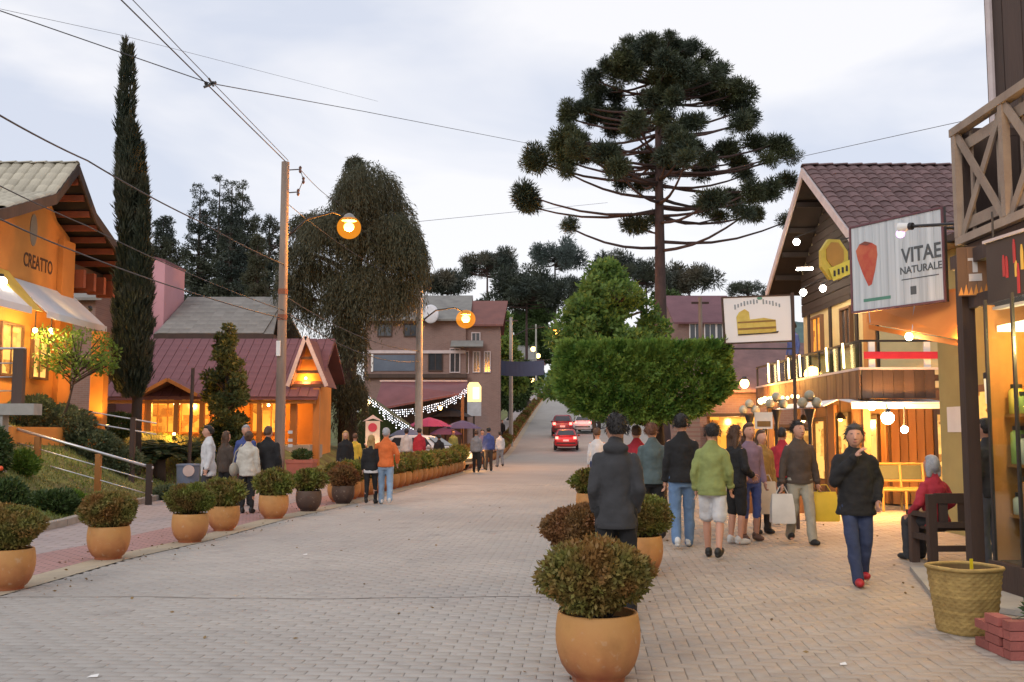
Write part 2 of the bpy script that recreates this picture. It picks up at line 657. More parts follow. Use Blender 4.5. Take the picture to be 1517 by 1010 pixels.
def brick_mat(name, ca, cb, mortar, bw, bh, rot=0.0, bump=0.25, rough=0.8, off=0.5, msize=0.012, coord='Object', patch=None):
    m = bpy.data.materials.new(name); m.use_nodes = True
    N, L = m.node_tree.nodes, m.node_tree.links
    b = N['Principled BSDF']; b.inputs['Roughness'].default_value = rough; b.inputs['Specular IOR Level'].default_value = 0.25
    tc = N.new('ShaderNodeTexCoord'); mp = N.new('ShaderNodeMapping')
    mp.inputs['Rotation'].default_value = rot if hasattr(rot, '__len__') else (0, 0, rot)
    L.new(tc.outputs[coord], mp.inputs['Vector'])
    br = N.new('ShaderNodeTexBrick')
    br.inputs['Color1'].default_value = (*ca, 1); br.inputs['Color2'].default_value = (*cb, 1)
    br.inputs['Mortar'].default_value = (*mortar, 1)
    br.inputs['Scale'].default_value = 1.0
    br.inputs['Brick Width'].default_value = bw; br.inputs['Row Height'].default_value = bh
    br.inputs['Mortar Size'].default_value = msize; br.inputs['Bias'].default_value = 0.0
    br.offset = off
    L.new(mp.outputs['Vector'], br.inputs['Vector'])
    nz = N.new('ShaderNodeTexNoise'); nz.inputs['Scale'].default_value = 0.5; nz.inputs['Detail'].default_value = 6
    L.new(tc.outputs['Object'], nz.inputs['Vector'])
    mr = N.new('ShaderNodeMapRange'); mr.inputs['To Min'].default_value = 0.78; mr.inputs['To Max'].default_value = 1.18
    L.new(nz.outputs['Fac'], mr.inputs['Value'])
    mu = N.new('ShaderNodeMixRGB'); mu.blend_type = 'MULTIPLY'; mu.inputs['Fac'].default_value = 1
    L.new(br.outputs['Color'], mu.inputs['Color1']); L.new(mr.outputs[0], mu.inputs['Color2'])
    L.new(mu.outputs['Color'], b.inputs['Base Color'])
    bp = N.new('ShaderNodeBump'); bp.inputs['Strength'].default_value = bump; bp.inputs['Distance'].default_value = 0.01; bp.invert = True
    L.new(br.outputs['Fac'], bp.inputs['Height']); L.new(bp.outputs['Normal'], b.inputs['Normal'])
    return m


ROAD_ROT = math.atan(0.072)
m_ground = mat('earth_and_grass', (0.07, 0.095, 0.03), 0.9, (0.045, 0.05, 0.025), 0.6, bump=0.5, bscale=9)
m_lawn = mat('lawn_soil', (0.17, 0.20, 0.06), 0.95, (0.10, 0.085, 0.04), 1.6, amt=0.8, bump=0.6, bscale=25)
m_road_far = brick_mat('road_pavers_distant', (0.36, 0.338, 0.315), (0.335, 0.312, 0.292), (0.275, 0.256, 0.237), 0.22, 0.11, ROAD_ROT)
m_joint = mat('sand_joint', (0.27, 0.24, 0.215), 0.95, (0.10, 0.09, 0.085), 6)
m_paver = paver_mat('concrete_paver', (0.43, 0.402, 0.374), (0.36, 0.337, 0.313), (0.315, 0.298, 0.282), 0.055)
m_paver2 = paver_mat('warm_concrete_paver', (0.425, 0.365, 0.305), (0.35, 0.295, 0.247), (0.31, 0.256, 0.214), 0.065)
m_red_band = brick_mat('red_paver_band', (0.42, 0.24, 0.23), (0.36, 0.21, 0.20), (0.2, 0.14, 0.13), 0.2, 0.1, ROAD_ROT)
m_walk = brick_mat('grey_pink_sidewalk', (0.37, 0.315, 0.31), (0.33, 0.285, 0.28), (0.2, 0.17, 0.165), 0.4, 0.2, ROAD_ROT)
m_kerb = mat('kerb_stone', (0.34, 0.31, 0.28), 0.85, (0.22, 0.2, 0.18), 4, bump=0.3, bscale=30)
m_tan = mat('tan_edge_stone', (0.46, 0.38, 0.27), 0.85, (0.36, 0.30, 0.23), 3, bump=0.3, bscale=30, rnd=0.1)

PAVE_END = 31.0
ys = [-30, -20, -10, -5, 0, 4, 8, 11, 13, 14, 15, 16, 17, 18, 19, 20, 21, 22, 23, 24, 25, 26, 27, 28, 29, 30, 31, 32, 33, 34, 36, 38, 40, 43, 46, 50, 55, 60, 62, 64, 66, 68, 70, 72, 74, 76, 80, 90, 100, 120, 140, 160, 180, 200, 215, 230, 250, 270, 300, 400, 600, 1000]


def gx(y):
    g = XG(y); w = interp(y, WID_P)
    left = [g - w * t for t in (1.0, 0.9, 0.8, 0.7, 0.6, 0.5, 0.4, 0.3, 0.2, 0.1, 0.0)]
    return [-700, -300, -120, -60, -35, g - w - 8, g - w - 3] + left + [g + 0.05, XL(y), XR(y), XR(y) + 6, 30, 60, 120, 300, 700]


def gzz(x, y):
    g = XG(y)
    if x > g + 0.01:
        return rz_(y) - 0.1
    return gz(x, y) - (0.02 if x > g - 0.02 else 0.0)


V, Fc = grid(gx, ys, gzz)
structure('ground', V, Fc, m_lawn, True)

ys2 = [y for y in ys if y <= 300]
ysr = sorted(set([y for y in ys2 if y > 2] + [2, PAVE_END, PAVE_END + 0.05]))


def strip(name, lf, rf, yy, m, zoff, nx=3, low=None):
    def zf(x, y):
        return rz_(y) + (low if (low is not None and y <= PAVE_END + 0.01) else zoff)
    V, Fc = grid(lambda y: [lf(y) + (rf(y) - lf(y)) * i / (nx - 1) for i in range(nx)], yy, zf)
    return structure(name, V, Fc, m)


road = strip('road', lambda y: XL(y), lambda y: XR(y), ysr, m_road_far, 0.0, 3, low=-0.034)
road.data.materials.append(m_joint)
pavement = strip('pavement_right', lambda y: XR(y), lambda y: max(XR(y) + 9, 16.0), ysr, m_road_far, 0.0, 3, low=-0.034)
pavement.data.materials.append(m_joint)
for o in (road, pavement):
    for p in o.data.polygons:
        if p.center.y < PAVE_END + 0.04: p.material_index = 1
edge = strip('edge_stones', lambda y: XL(y) - 0.42, lambda y: XL(y), ysr, m_tan, 0.006, 2)
band = strip('red_paver_band', lambda y: XL(y) - 1.5, lambda y: XL(y) - 0.42, ysr, m_red_band, 0.0, 2)
walk = strip('sidewalk_left', lambda y: XG(y), lambda y: XL(y) - 1.5, ysr, m_walk, 0.0, 3)


# pavers with real joints ----------------------------------------------------
def paver_template(L, W, gap=0.0045, h=0.034, ch=0.0035):
    x, y = (L - gap) / 2, (W - gap) / 2
    v = [(-x, -y, -h), (x, -y, -h), (x, y, -h), (-x, y, -h),
         (-x, -y, -ch), (x, -y, -ch), (x, y, -ch), (-x, y, -ch),
         (-x + ch, -y + ch, 0), (x - ch, -y + ch, 0), (x - ch, y - ch, 0), (-x + ch, y - ch, 0)]
    f = []
    for i in range(4):
        j = (i + 1) % 4
        f.append((i, j, 4 + j, 4 + i)); f.append((4 + i, 4 + j, 8 + j, 8 + i))
    f.append((8, 9, 10, 11))
    return np.array(v), np.array(f)


PV, PF = paver_template(0.22, 0.11)
paver_me = np_mesh('paver', PV, PF)
paver_me.materials.append(m_paver)
paver2_me = np_mesh('paver', PV, PF)
paver2_me.materials.append(m_paver2)


def lay_pavers(parent, spots, me, m, n_single=300):
    """spots: (x, y, angle); the nearest ones are pieces of their own, the rest one joined part"""
    spots.sort(key=lambda s: (s[1] < 6.15 or abs(s[0]) > 0.52 * s[1], s[1]))
    for (x, y, a) in spots[:n_single]:
        M = Matrix.Translation((x, y, random.uniform(-0.0025, 0.0015))) @ Matrix.Rotation(a + random.gauss(0, 0.006), 4, 'Z') @ Matrix.Rotation(random.gauss(0, 0.006), 4, 'X')
        obj_mesh('paver', me, None, parent, M)
    rest = np.array(spots[n_single:])
    n = len(rest)
    a = rest[:, 2] + RNG.normal(0, 0.006, n)
    ca, sa = np.cos(a)[:, None], np.sin(a)[:, None]
    X = rest[:, 0][:, None] + PV[None, :, 0] * ca - PV[None, :, 1] * sa
    Y = rest[:, 1][:, None] + PV[None, :, 0] * sa + PV[None, :, 1] * ca
    Z = PV[None, :, 2] + RNG.uniform(-0.003, 0.0015, n)[:, None] + RNG.normal(0, 0.012, n)[:, None] * PV[None, :, 1]
    VV = np.stack([X, Y, Z], -1).reshape(-1, 3)
    FF = (PF[None] + (np.arange(n) * len(PV))[:, None, None]).reshape(-1, 4)
    me2 = np_mesh('pavers', VV, FF)
    me2.materials.append(m)
    o = obj_mesh('pavers', me2, None, parent)
    o['kind'] = 'stuff'


def in_view(x, y):
    return 4.6 < y < PAVE_END and abs(x) < 0.56 * y + 1.6


cr_, sr_ = math.cos(-ROAD_ROT), math.sin(-ROAD_ROT)


def rot_uv(u, v):
    return u * cr_ - v * sr_, u * sr_ + v * cr_


spots_a = []
for j in range(int(33 / 0.11)):
    for i in range(-62, 24):
        u = (i + (0.5 if j % 2 else 0.0)) * 0.22
        x, y = rot_uv(u, j * 0.11)
        if in_view(x, y) and XL(y) - 0.06 < x < XR(y) - 0.10:
            spots_a.append((x, y, -ROAD_ROT))
lay_pavers(road, spots_a, paver_me, m_paver)
# right pavement: herringbone laid square to the street
spots_b = []
W = 0.11
for q in range(-10, 310):
    for p in range(-10, 90):
        # herringbone unit: horizontal and vertical brick pair stepping diagonally
        k = (p - q) % 4
        if k == 0:
            u, v, a = (p + 1.0) * W, (q + 0.5) * W, 0.0
        elif k == 2:
            continue
        elif k == 3:
            u, v, a = (p + 0.5) * W, (q + 1.0) * W, math.pi / 2
        else:
            continue
        x, y = rot_uv(u, v)
        if in_view(x, y) and XR(y) + 0.13 < x < 8.0:
            spots_b.append((x, y, a - ROAD_ROT))
lay_pavers(pavement, spots_b, paver2_me, m_paver2)
# one soldier course along the right edge of the carriageway
MBe = []
for k in range(170):
    y = 4.8 + k * 0.112
    x = XR(y)
    MBe.append((x, y, -ROAD_ROT))
lay_pavers(edge, MBe, paver2_me, m_tan, 170 - 1)

# worn expansion joint across the carriageway, fallen leaves
jy = 10.0
jp = []
for i in range(41):
    u = i / 40
    yy_ = jy + 0.06 * math.sin(u * 9) + 0.02 * math.sin(u * 31)
    xx_ = XL(jy) + (XR(jy) - XL(jy)) * u
    jp += [(xx_, yy_ - 0.012, 0.0025), (xx_, yy_ + 0.012 + 0.004 * math.sin(i * 2.1), 0.0025)]
structure('expansion_joint', jp, [(2 * i, 2 * i + 2, 2 * i + 3, 2 * i + 1) for i in range(40)], mat('dirty_joint', (0.25, 0.225, 0.2), 0.95))

# garden kerb on the left: single stones along the lawn
kerb = structure('kerb', *grid(lambda y: [XG(y) - 0.02, XG(y) + 0.02], [8, 30], lambda x, y: -0.05), m_kerb)
y = 9.0
kme = add_bevel
_kb = MB().box((0, 0, 0), (0.15, 0.94, 0.24)).mesh('kerb_stone')
_kb.materials.append(m_kerb)
while y < 30.2:
    a = Vector((XG(y), y, 0)); b = Vector((XG(y + 0.95), y + 0.95, 0))
    d = b - a
    ang = math.atan2(d.y, d.x) - math.pi / 2
    o = obj_mesh('kerb_stone', _kb, None, kerb, Matrix.Translation((a + b) / 2 + Vector((0, 0, 0.0))) @ Matrix.Rotation(ang, 4, 'Z'))
    y += 0.95
# low hill far behind the street on the right, wooded
hv, hf = grid(lambda y: [-60 + i * 14 for i in range(24)], [250 + 20 * j for j in range(12)],
              lambda x, y: 2 + 38 * math.exp(-((x - 70) / 70) ** 2) * sstep((y - 250) / 70) + 2.0 * math.sin(x * 0.11 + y * 0.07))
structure('hill', hv, hf, mat('hazy_wooded_hillside', (0.10, 0.16, 0.15), 0.95, (0.06, 0.10, 0.10), 0.12, amt=0.9, bump=1.0, bscale=0.5), True)  # distance haze is put into the blue-green colour

# ================================================================== VEGETATION
def unit(a):
    return a / np.maximum(np.linalg.norm(a, axis=1, keepdims=True), 1e-9)


def rand_dirs(n):
    return unit(RNG.normal(size=(n, 3)))


def blades(P, D, L, Wd):
    """one diamond leaf for each point: base P, direction D, length L, width Wd"""
    n = len(P)
    D = unit(D)
    S = unit(np.cross(D, rand_dirs(n)))
    L = np.broadcast_to(np.asarray(L, float).reshape(-1, 1), (n, 1))
    Wd = np.broadcast_to(np.asarray(Wd, float).reshape(-1, 1), (n, 1))
    V = np.stack([P, P + D * L * 0.45 + S * Wd * 0.5, P + D * L, P + D * L * 0.45 - S * Wd * 0.5], 1).reshape(-1, 3)
    Fc = np.arange(n * 4).reshape(n, 4)
    return V, Fc


def foliage(name, parts, m, parent, M=None, local=None, world=True):
    V = []; Fc = []; b = 0
    for (v, f) in parts:
        V.append(v); Fc.append(f + b); b += len(v)
    V = np.concatenate(V); Fc = np.concatenate(Fc)
    if world and parent is not None:
        Bi = np.array((M if M is not None else WM[parent.name]).inverted())
        V = V @ Bi[:3, :3].T + Bi[:3, 3]
    me = np_mesh(name, V, Fc)
    me.materials.append(m)
    return obj_mesh(name, me, None, parent, M, local)


def solid_ball(c, r, n=8, m=6, jit=0.12):
    mb = MB().ball((0, 0, 0), r, n, m)
    V = np.array([tuple(p) for p in mb.v]); V *= 1 + RNG.normal(0, jit, (len(V), 1)); V = V + np.array(c)
    F = [f if len(f) == 4 else (f[0], f[1], f[2], f[2]) for f in mb.f]
    q = [f for f in mb.f if len(f) == 4]
    # triangles at the poles become quads through a doubled midpoint-free fan: keep the quads, close with small quads
    return V, np.array(q)


def ellipsoid_leaves(c, r, n, L, Wd, out=0.8, up=0.3, shell=0.45, jit=0.5, flat_bottom=None, lump=0.0):
    d = rand_dirs(n)
    rad = (shell + (1 - shell) * RNG.random(n) ** 0.45)[:, None]
    if lump > 0:
        k = rand_dirs(14)
        a = (np.clip((d @ k.T), 0, 1) ** 6).max(1)[:, None]
        rad = rad * (1 - lump + lump * a * 1.3)
    r = np.array(r if hasattr(r, '__len__') else (r, r, r))
    P = d * rad * r
    if flat_bottom is not None:
        P[:, 2] = np.where(P[:, 2] < flat_bottom, flat_bottom + RNG.random(n) * 0.06, P[:, 2])
    D = unit(d * out + np.array([0, 0, up]) + RNG.normal(size=(n, 3)) * jit)
    return blades(P + np.array(c), D, L * RNG.uniform(0.7, 1.3, n), Wd * RNG.uniform(0.7, 1.3, n))


m_bark = mat('rough_bark', (0.075, 0.055, 0.045), 0.95, (0.04, 0.03, 0.027), 8, bump=0.8, bscale=14, stretch=(1, 1, 0.3))
m_pine_bark = mat('reddish_pine_bark', (0.085, 0.05, 0.045), 0.95, (0.04, 0.027, 0.027), 6, bump=0.8, bscale=10, stretch=(1, 1, 0.4))
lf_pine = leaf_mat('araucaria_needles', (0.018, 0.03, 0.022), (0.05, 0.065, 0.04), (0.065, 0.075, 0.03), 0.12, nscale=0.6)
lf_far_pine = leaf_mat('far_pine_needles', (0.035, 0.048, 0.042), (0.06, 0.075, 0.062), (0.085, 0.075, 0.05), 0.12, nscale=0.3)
lf_dark_con = leaf_mat('dark_conifer_needles', (0.02, 0.032, 0.028), (0.045, 0.06, 0.048), (0.06, 0.07, 0.045), 0.1, nscale=0.4)
lf_cyp = leaf_mat('cypress_sprays', (0.012, 0.02, 0.013), (0.035, 0.045, 0.025), (0.05, 0.05, 0.028), 0.1, nscale=1.5)
lf_weep = leaf_mat('weeping_sprays', (0.045, 0.052, 0.032), (0.095, 0.10, 0.06), (0.075, 0.075, 0.045), 0.3, nscale=0.5)
lf_green = leaf_mat('bright_green_leaves', (0.045, 0.10, 0.025), (0.15, 0.25, 0.055), (0.19, 0.27, 0.065), 0.4, nscale=1.1)
lf_hedge = leaf_mat('clipped_hedge_leaves', (0.045, 0.115, 0.022), (0.15, 0.26, 0.045), (0.19, 0.28, 0.055), 0.4, nscale=3)
lf_pot_green = leaf_mat('potted_shrub_leaves', (0.08, 0.105, 0.02), (0.22, 0.25, 0.05), (0.17, 0.11, 0.035), 0.25, nscale=4)
lf_pot_rust = leaf_mat('rusty_shrub_leaves', (0.12, 0.07, 0.03), (0.25, 0.14, 0.05), (0.21, 0.085, 0.035), 0.25, nscale=4)
lf_pot_mix = leaf_mat('green_and_rust_shrub_leaves', (0.10, 0.105, 0.03), (0.25, 0.235, 0.06), (0.25, 0.13, 0.04), 0.25, nscale=5)
lf_shrub = leaf_mat('garden_shrub_leaves', (0.025, 0.05, 0.015), (0.07, 0.11, 0.03), None, 0.2)
lf_grey = leaf_mat('grey_green_shrub_leaves', (0.10, 0.13, 0.07), (0.17, 0.20, 0.11), (0.07, 0.10, 0.05), 0.2)
lf_lime = leaf_mat('lime_hedge_leaves', (0.08, 0.15, 0.02), (0.15, 0.24, 0.04), None, 0.25)
lf_grass = leaf_mat('lawn_grass', (0.13, 0.18, 0.04), (0.26, 0.31, 0.08), (0.22, 0.20, 0.08), 0.2, nscale=0.6)
lf_palm = leaf_mat('cycad_leaves', (0.015, 0.03, 0.012), (0.04, 0.06, 0.02), None, 0.1)


def branch(mb, a, b, r0, r1, sag=0.15, n=5, up=0.0):
    a, b = Vector(a), Vector(b)
    pts, rad = [], []
    L = (b - a).length
    for i in range(n):
        t = i / (n - 1)
        p = a.lerp(b, t)
        p.z += -sag * L * math.sin(math.pi * t) + up * 0
        pts.append(p); rad.append(r0 + (r1 - r0) * t)
    mb.tube(pts, rad, 6)


def tuft(c, r, n, elong=1.0, wd=0.085):
    d = rand_dirs(n)
    P = d * r * RNG.uniform(0.1, 0.76, n)[:, None] * np.array([1, 1, elong])
    D = unit(d + np.array([0, 0, 0.25]) + RNG.normal(size=(n, 3)) * 0.5)
    return blades(P + np.array(c), D, r * RNG.uniform(0.3, 0.5, n), r * wd * RNG.uniform(0.7, 1.3, n))


def araucaria(label, base, height, tufts, trunk_r, m_leaf=lf_pine, blades_n=340, group=None, name='araucaria_tree', lean=(0, 0), limb=0.085, first=0.0):
    """tufts: world centres and radii of the leaf balls carried on long limbs"""
    base = Vector(base)
    t = thing(name, label, 'tree', base, 0, group)
    top = base + Vector((lean[0], lean[1], height))
    tb = MB()
    pts = [base.lerp(top, k / 9) for k in range(10)]
    tb.tube(pts, [trunk_r * (1.35 if k == 0 else 1.0 - 0.72 * (k / 9)) for k in range(10)], 12)
    tb.build('trunk', m_pine_bark, t, smooth=True)
    lb = MB(); parts = []
    for (c, r) in tufts:
        c = Vector(c)
        ax = base.lerp(top, max(0.05, min(0.97, (c.z - base.z) / height)))
        dist = math.hypot(c.x - ax.x, c.y - ax.y)
        z0 = max(base.z + height * (0.45 + first), min(top.z - 0.3, c.z - 0.12 * dist + random.uniform(-0.4, 0.5)))
        a = base.lerp(top, (z0 - base.z) / height)
        if dist > 0.5:
            branch(lb, a, c, limb * (0.5 + 0.5 * min(1, dist / 5)), limb * 0.4, 0.07, 6)
        if blades_n > 600:
            for q in range(5):
                o_ = Vector((random.gauss(0, 1), random.gauss(0, 1), random.gauss(0, 0.8))).normalized() * r * random.uniform(0.2, 0.55)
                rr = r * random.uniform(0.62, 0.9)
                parts.append(tuft(c + o_, rr, int(blades_n * 0.34 * max(0.5, (rr / 0.5) ** 1.3)), 0.85, 0.07))
        else:
            parts.append(tuft(c, r, blades_n))
    lb.build('limbs', m_pine_bark, t, smooth=True)
    foliage('crown', parts, m_leaf, t)
    return t


# ---- the big araucaria behind the clipped tree
_T = [(595, 60, 25), (520, 70, 30), (455, 85, 30), (680, 85, 30), (560, 90, 40), (420, 115, 38), (640, 110, 42), (720, 125, 30), (500, 130, 45), (370, 165, 38), (580, 150, 42), (430, 190, 42),
      (320, 200, 36), (690, 180, 42), (770, 170, 38), (600, 215, 42), (540, 210, 38), (345, 250, 38), (410, 260, 38), (640, 250, 42), (740, 235, 42), (840, 250, 42), (550, 275, 42), (620, 270, 38),
      (780, 290, 38), (850, 310, 34), (290, 300, 32), (235, 295, 28), (240, 340, 38), (370, 330, 38), (480, 350, 38), (400, 385, 38), (460, 380, 36), (560, 340, 36), (670, 365, 42), (830, 360, 42),
      (870, 350, 36), (230, 400, 42), (280, 420, 34), (210, 440, 38), (235, 490, 42), (270, 450, 34), (225, 525, 28), (360, 460, 44), (400, 510, 38), (430, 550, 40), (490, 570, 36), (650, 430, 48),
      (690, 450, 38), (650, 490, 32), (720, 480, 34), (600, 520, 42), (540, 555, 36), (580, 480, 38), (840, 490, 42), (900, 430, 42), (960, 430, 42), (1010, 465, 36), (850, 540, 32), (940, 480, 32),
      (1005, 560, 36), (930, 610, 44), (870, 600, 42), (800, 620, 46), (740, 620, 42), (710, 650, 32), (770, 680, 32), (850, 680, 36), (900, 670, 36), (115, 485, 46), (100, 610, 50), (112, 650, 40),
      (230, 715, 32), (480, 715, 44), (545, 690, 32), (1000, 700, 30), (700, 215, 36), (470, 170, 40), (640, 170, 40), (530, 120, 40), (500, 90, 32), (620, 80, 32), (450, 140, 40), (760, 205, 36), (800, 230, 36), (330, 350, 30), (610, 400, 36)]
BIGY = 45.0
tufts = []
trunk_x = at(978, 400, BIGY).x
for (zx, zy, zr) in _T:
    px, py = 740 + zx / 2.348, 30 + zy / 2.348
    c = at(px, py, BIGY)
    r = zr / 2.348 * BIGY / FPX * 1.36
    Renv = 3.2 + 3.6 * sstep((17.5 - c.z) / 6.0)
    dx = abs(c.x - trunk_x)
    dmax = math.sqrt(max(Renv * Renv - dx * dx, 0.3))
    if dx < 0.55 * Renv and zy > 300 and zy < 640:
        dy = random.choice((-1, 1)) * random.uniform(0.35, 1.0) * dmax
    else:
        dy = random.uniform(-0.85, 0.85) * dmax
    c = at(px, py, BIGY + dy)
    tufts.append((c, r))
for k in range(16):       # the far side of the umbrella
    a = random.uniform(0, math.pi); rr = random.uniform(1.5, 4.2)
    tufts.append((Vector((trunk_x + rr * math.cos(a), BIGY + 1.0 + rr * math.sin(a), random.uniform(15.4, 18.2) - 0.1 * rr * rr)), 0.75))
b0 = Vector((trunk_x, BIGY, gz(trunk_x, BIGY)))
araucaria('huge dark umbrella-shaped araucaria pine towering over the middle of the street', b0, 19.0, tufts, 0.36, blades_n=1150, name='araucaria_tree', limb=0.085)


def far_araucaria(label, px, ptop, pbot, wpx, Y, n=26, m_leaf=lf_far_pine, group=None, trunkoff=0, dense=110):
    top = at(px, ptop, Y)
    x = top.x
    base = Vector((x, Y, gz(x, Y) - 0.3))
    s = Y / FPX
    Rr = wpx * s / 2
    cb = at(px, pbot, Y).z
    tf = []
    for k in range(n):
        a = random.uniform(0, 2 * math.pi); q = math.sqrt(random.random()) * Rr * 0.95
        zz = cb + (top.z - cb) * (0.45 + 0.5 * math.sqrt(max(0, 1 - (q / Rr) ** 2))) * random.uniform(0.55, 1.0) - 0.05 * (top.z - cb)
        tf.append((Vector((x + q * math.cos(a), Y + q * math.sin(a), zz)), Rr * random.uniform(0.22, 0.38)))
    return araucaria(label, base, (top.z - base.z) - 0.3 * (top.z - cb), tf, max(0.18, 3.2 * s), m_leaf, dense, group, limb=0.06 * Y / 60)


G_FAR = 'trees far up the street'
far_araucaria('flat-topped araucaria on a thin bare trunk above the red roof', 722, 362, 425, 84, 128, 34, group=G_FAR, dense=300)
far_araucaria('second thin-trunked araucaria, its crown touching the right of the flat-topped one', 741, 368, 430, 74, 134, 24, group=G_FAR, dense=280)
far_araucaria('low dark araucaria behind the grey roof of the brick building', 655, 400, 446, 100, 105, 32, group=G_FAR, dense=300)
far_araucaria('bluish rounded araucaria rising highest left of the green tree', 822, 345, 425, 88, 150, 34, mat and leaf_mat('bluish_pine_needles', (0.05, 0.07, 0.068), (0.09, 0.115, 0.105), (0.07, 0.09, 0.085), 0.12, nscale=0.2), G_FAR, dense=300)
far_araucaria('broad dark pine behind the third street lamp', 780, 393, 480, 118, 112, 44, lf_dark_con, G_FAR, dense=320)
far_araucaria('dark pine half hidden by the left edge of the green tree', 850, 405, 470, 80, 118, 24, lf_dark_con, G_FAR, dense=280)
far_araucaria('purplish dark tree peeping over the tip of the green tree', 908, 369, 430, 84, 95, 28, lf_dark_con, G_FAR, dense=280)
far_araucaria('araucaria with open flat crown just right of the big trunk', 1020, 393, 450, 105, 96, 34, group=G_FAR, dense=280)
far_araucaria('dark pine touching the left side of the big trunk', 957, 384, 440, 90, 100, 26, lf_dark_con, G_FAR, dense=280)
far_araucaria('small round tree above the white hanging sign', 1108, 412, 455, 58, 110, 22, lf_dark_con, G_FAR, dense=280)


# ---- dark conifers behind the roofs on the left
def conifer(label, px, ptop, pbot, wpx, Y, m_leaf=lf_dark_con, group=None, narrow=1.0, n=26):
    top = at(px, ptop, Y)
    base = Vector((top.x, Y, gz(top.x, Y) - 0.3))
    cb = at(px, pbot, Y).z
    Rr = wpx * Y / FPX / 2
    t = thing('conifer_tree', label, 'tree', base, 0, group)
    MB().tube([base, base.lerp(top, 0.6), top], [0.28, 0.16, 0.03], 8).build('trunk', m_bark, t, smooth=True)
    parts = []
    lb = MB()
    for k in range(n):
        h = (k + 0.5) / n
        z = cb + (top.z - cb) * h
        rr = Rr * (0.22 + 0.78 * (1 - h) ** (0.7 * narrow)) * random.uniform(0.75, 1.05)
        for q in range(3 if h > 0.8 else 5):
            a = random.uniform(0, 2 * math.pi); w = random.uniform(0.25, 0.85) * rr
            c = Vector((base.x + w * math.cos(a), Y + w * math.sin(a), z + random.uniform(-0.4, 0.4)))
            if w > 0.3 * Rr: branch(lb, (base.x, Y, z - 0.2), c, 0.06, 0.02, 0.05, 4)
            parts.append(tuft(c, max(0.35, rr * random.uniform(0.28, 0.42)), 100, 0.8, 0.16))
    lb.build('limbs', m_bark, t, smooth=True)
    foliage('crown', parts, m_leaf, t)
    return t


G_CON = 'dark conifers behind the left roofs'
conifer('dark conifer at the left of the clump behind the pink house', 297, 280, 460, 92, 72, group=G_CON)
conifer('tallest dark conifer of the clump behind the pink house', 326, 268, 460, 100, 76, group=G_CON)
conifer('dark conifer in the middle of the clump behind the grey roof', 344, 276, 460, 92, 70, group=G_CON)
conifer('dark conifer at the right of the clump behind the grey roof', 360, 275, 460, 105, 74, group=G_CON)
conifer('small pointed conifer just left of the tall wooden pole', 400, 318, 470, 84, 66, group=G_CON)
conifer('dark conifer seen past the right edge of the cypress', 243, 322, 430, 90, 62, group=G_CON)
conifer('low dark conifer behind the pole and the weeping tree', 382, 352, 470, 64, 60, lf_weep, G_CON)


# ---- cypress column
def cypress():
    Y = 27.0
    bx = at(203, 600, Y).x
    base = Vector((bx, Y, gz(bx, Y) - 0.05))
    t = thing('cypress_tree', 'tall narrow dark cypress with split tip beside the orange house', 'tree', base)
    MB().tube([base, base + Vector((0, 0, 3)), at(196, 330, Y), at(184, 150, Y)], [0.16, 0.12, 0.06, 0.02], 10).build('trunk', m_bark, t, smooth=True)
    s = Y / FPX
    cols = [(181, 62, 300, 8), (189.5, 70, 215, 8), (184, 170, 330, 12), (192, 185, 360, 13), (203, 215, 400, 13), (200, 190, 320, 10), (186, 290, 585, 16), (196, 265, 590, 26), (212, 270, 590, 16), (205, 360, 592, 26), (190, 400, 580, 20)]
    parts = []
    for (px, p0, p1, hw) in cols:
        zt, zb = at(px, p0, Y).z, at(px, p1, Y).z
        R0 = hw * s * 0.86
        n = int(1500 * (zt - zb) * (R0 / 0.35) ** 0.8)
        h = RNG.random(n) ** 0.9
        prof = np.minimum(1.0, (1 - h) / 0.45) ** 0.8 * np.minimum(1.0, 0.45 + h / 0.15)
        prof *= 1 + 0.18 * np.sin(h * 40 + RNG.random() * 6) + RNG.normal(0, 0.08, n)
        a = RNG.random(n) * 2 * np.pi
        rr = R0 * prof * (0.55 + 0.45 * RNG.random(n) ** 0.5)
        yo = RNG.normal() * 0.12
        P = np.stack([at(px, (p0 + p1) / 2, Y).x + rr * np.cos(a), Y + yo + rr * np.sin(a), zb + (zt - zb) * h], 1)
        D = np.stack([np.cos(a) * 0.3, np.sin(a) * 0.3, np.ones(n)], 1) + RNG.normal(0, 0.22, (n, 3))
        parts.append(blades(P, D, RNG.uniform(0.13, 0.3, n), RNG.uniform(0.02, 0.045, n)))
    foliage('crown', parts, lf_cyp, t)


cypress()


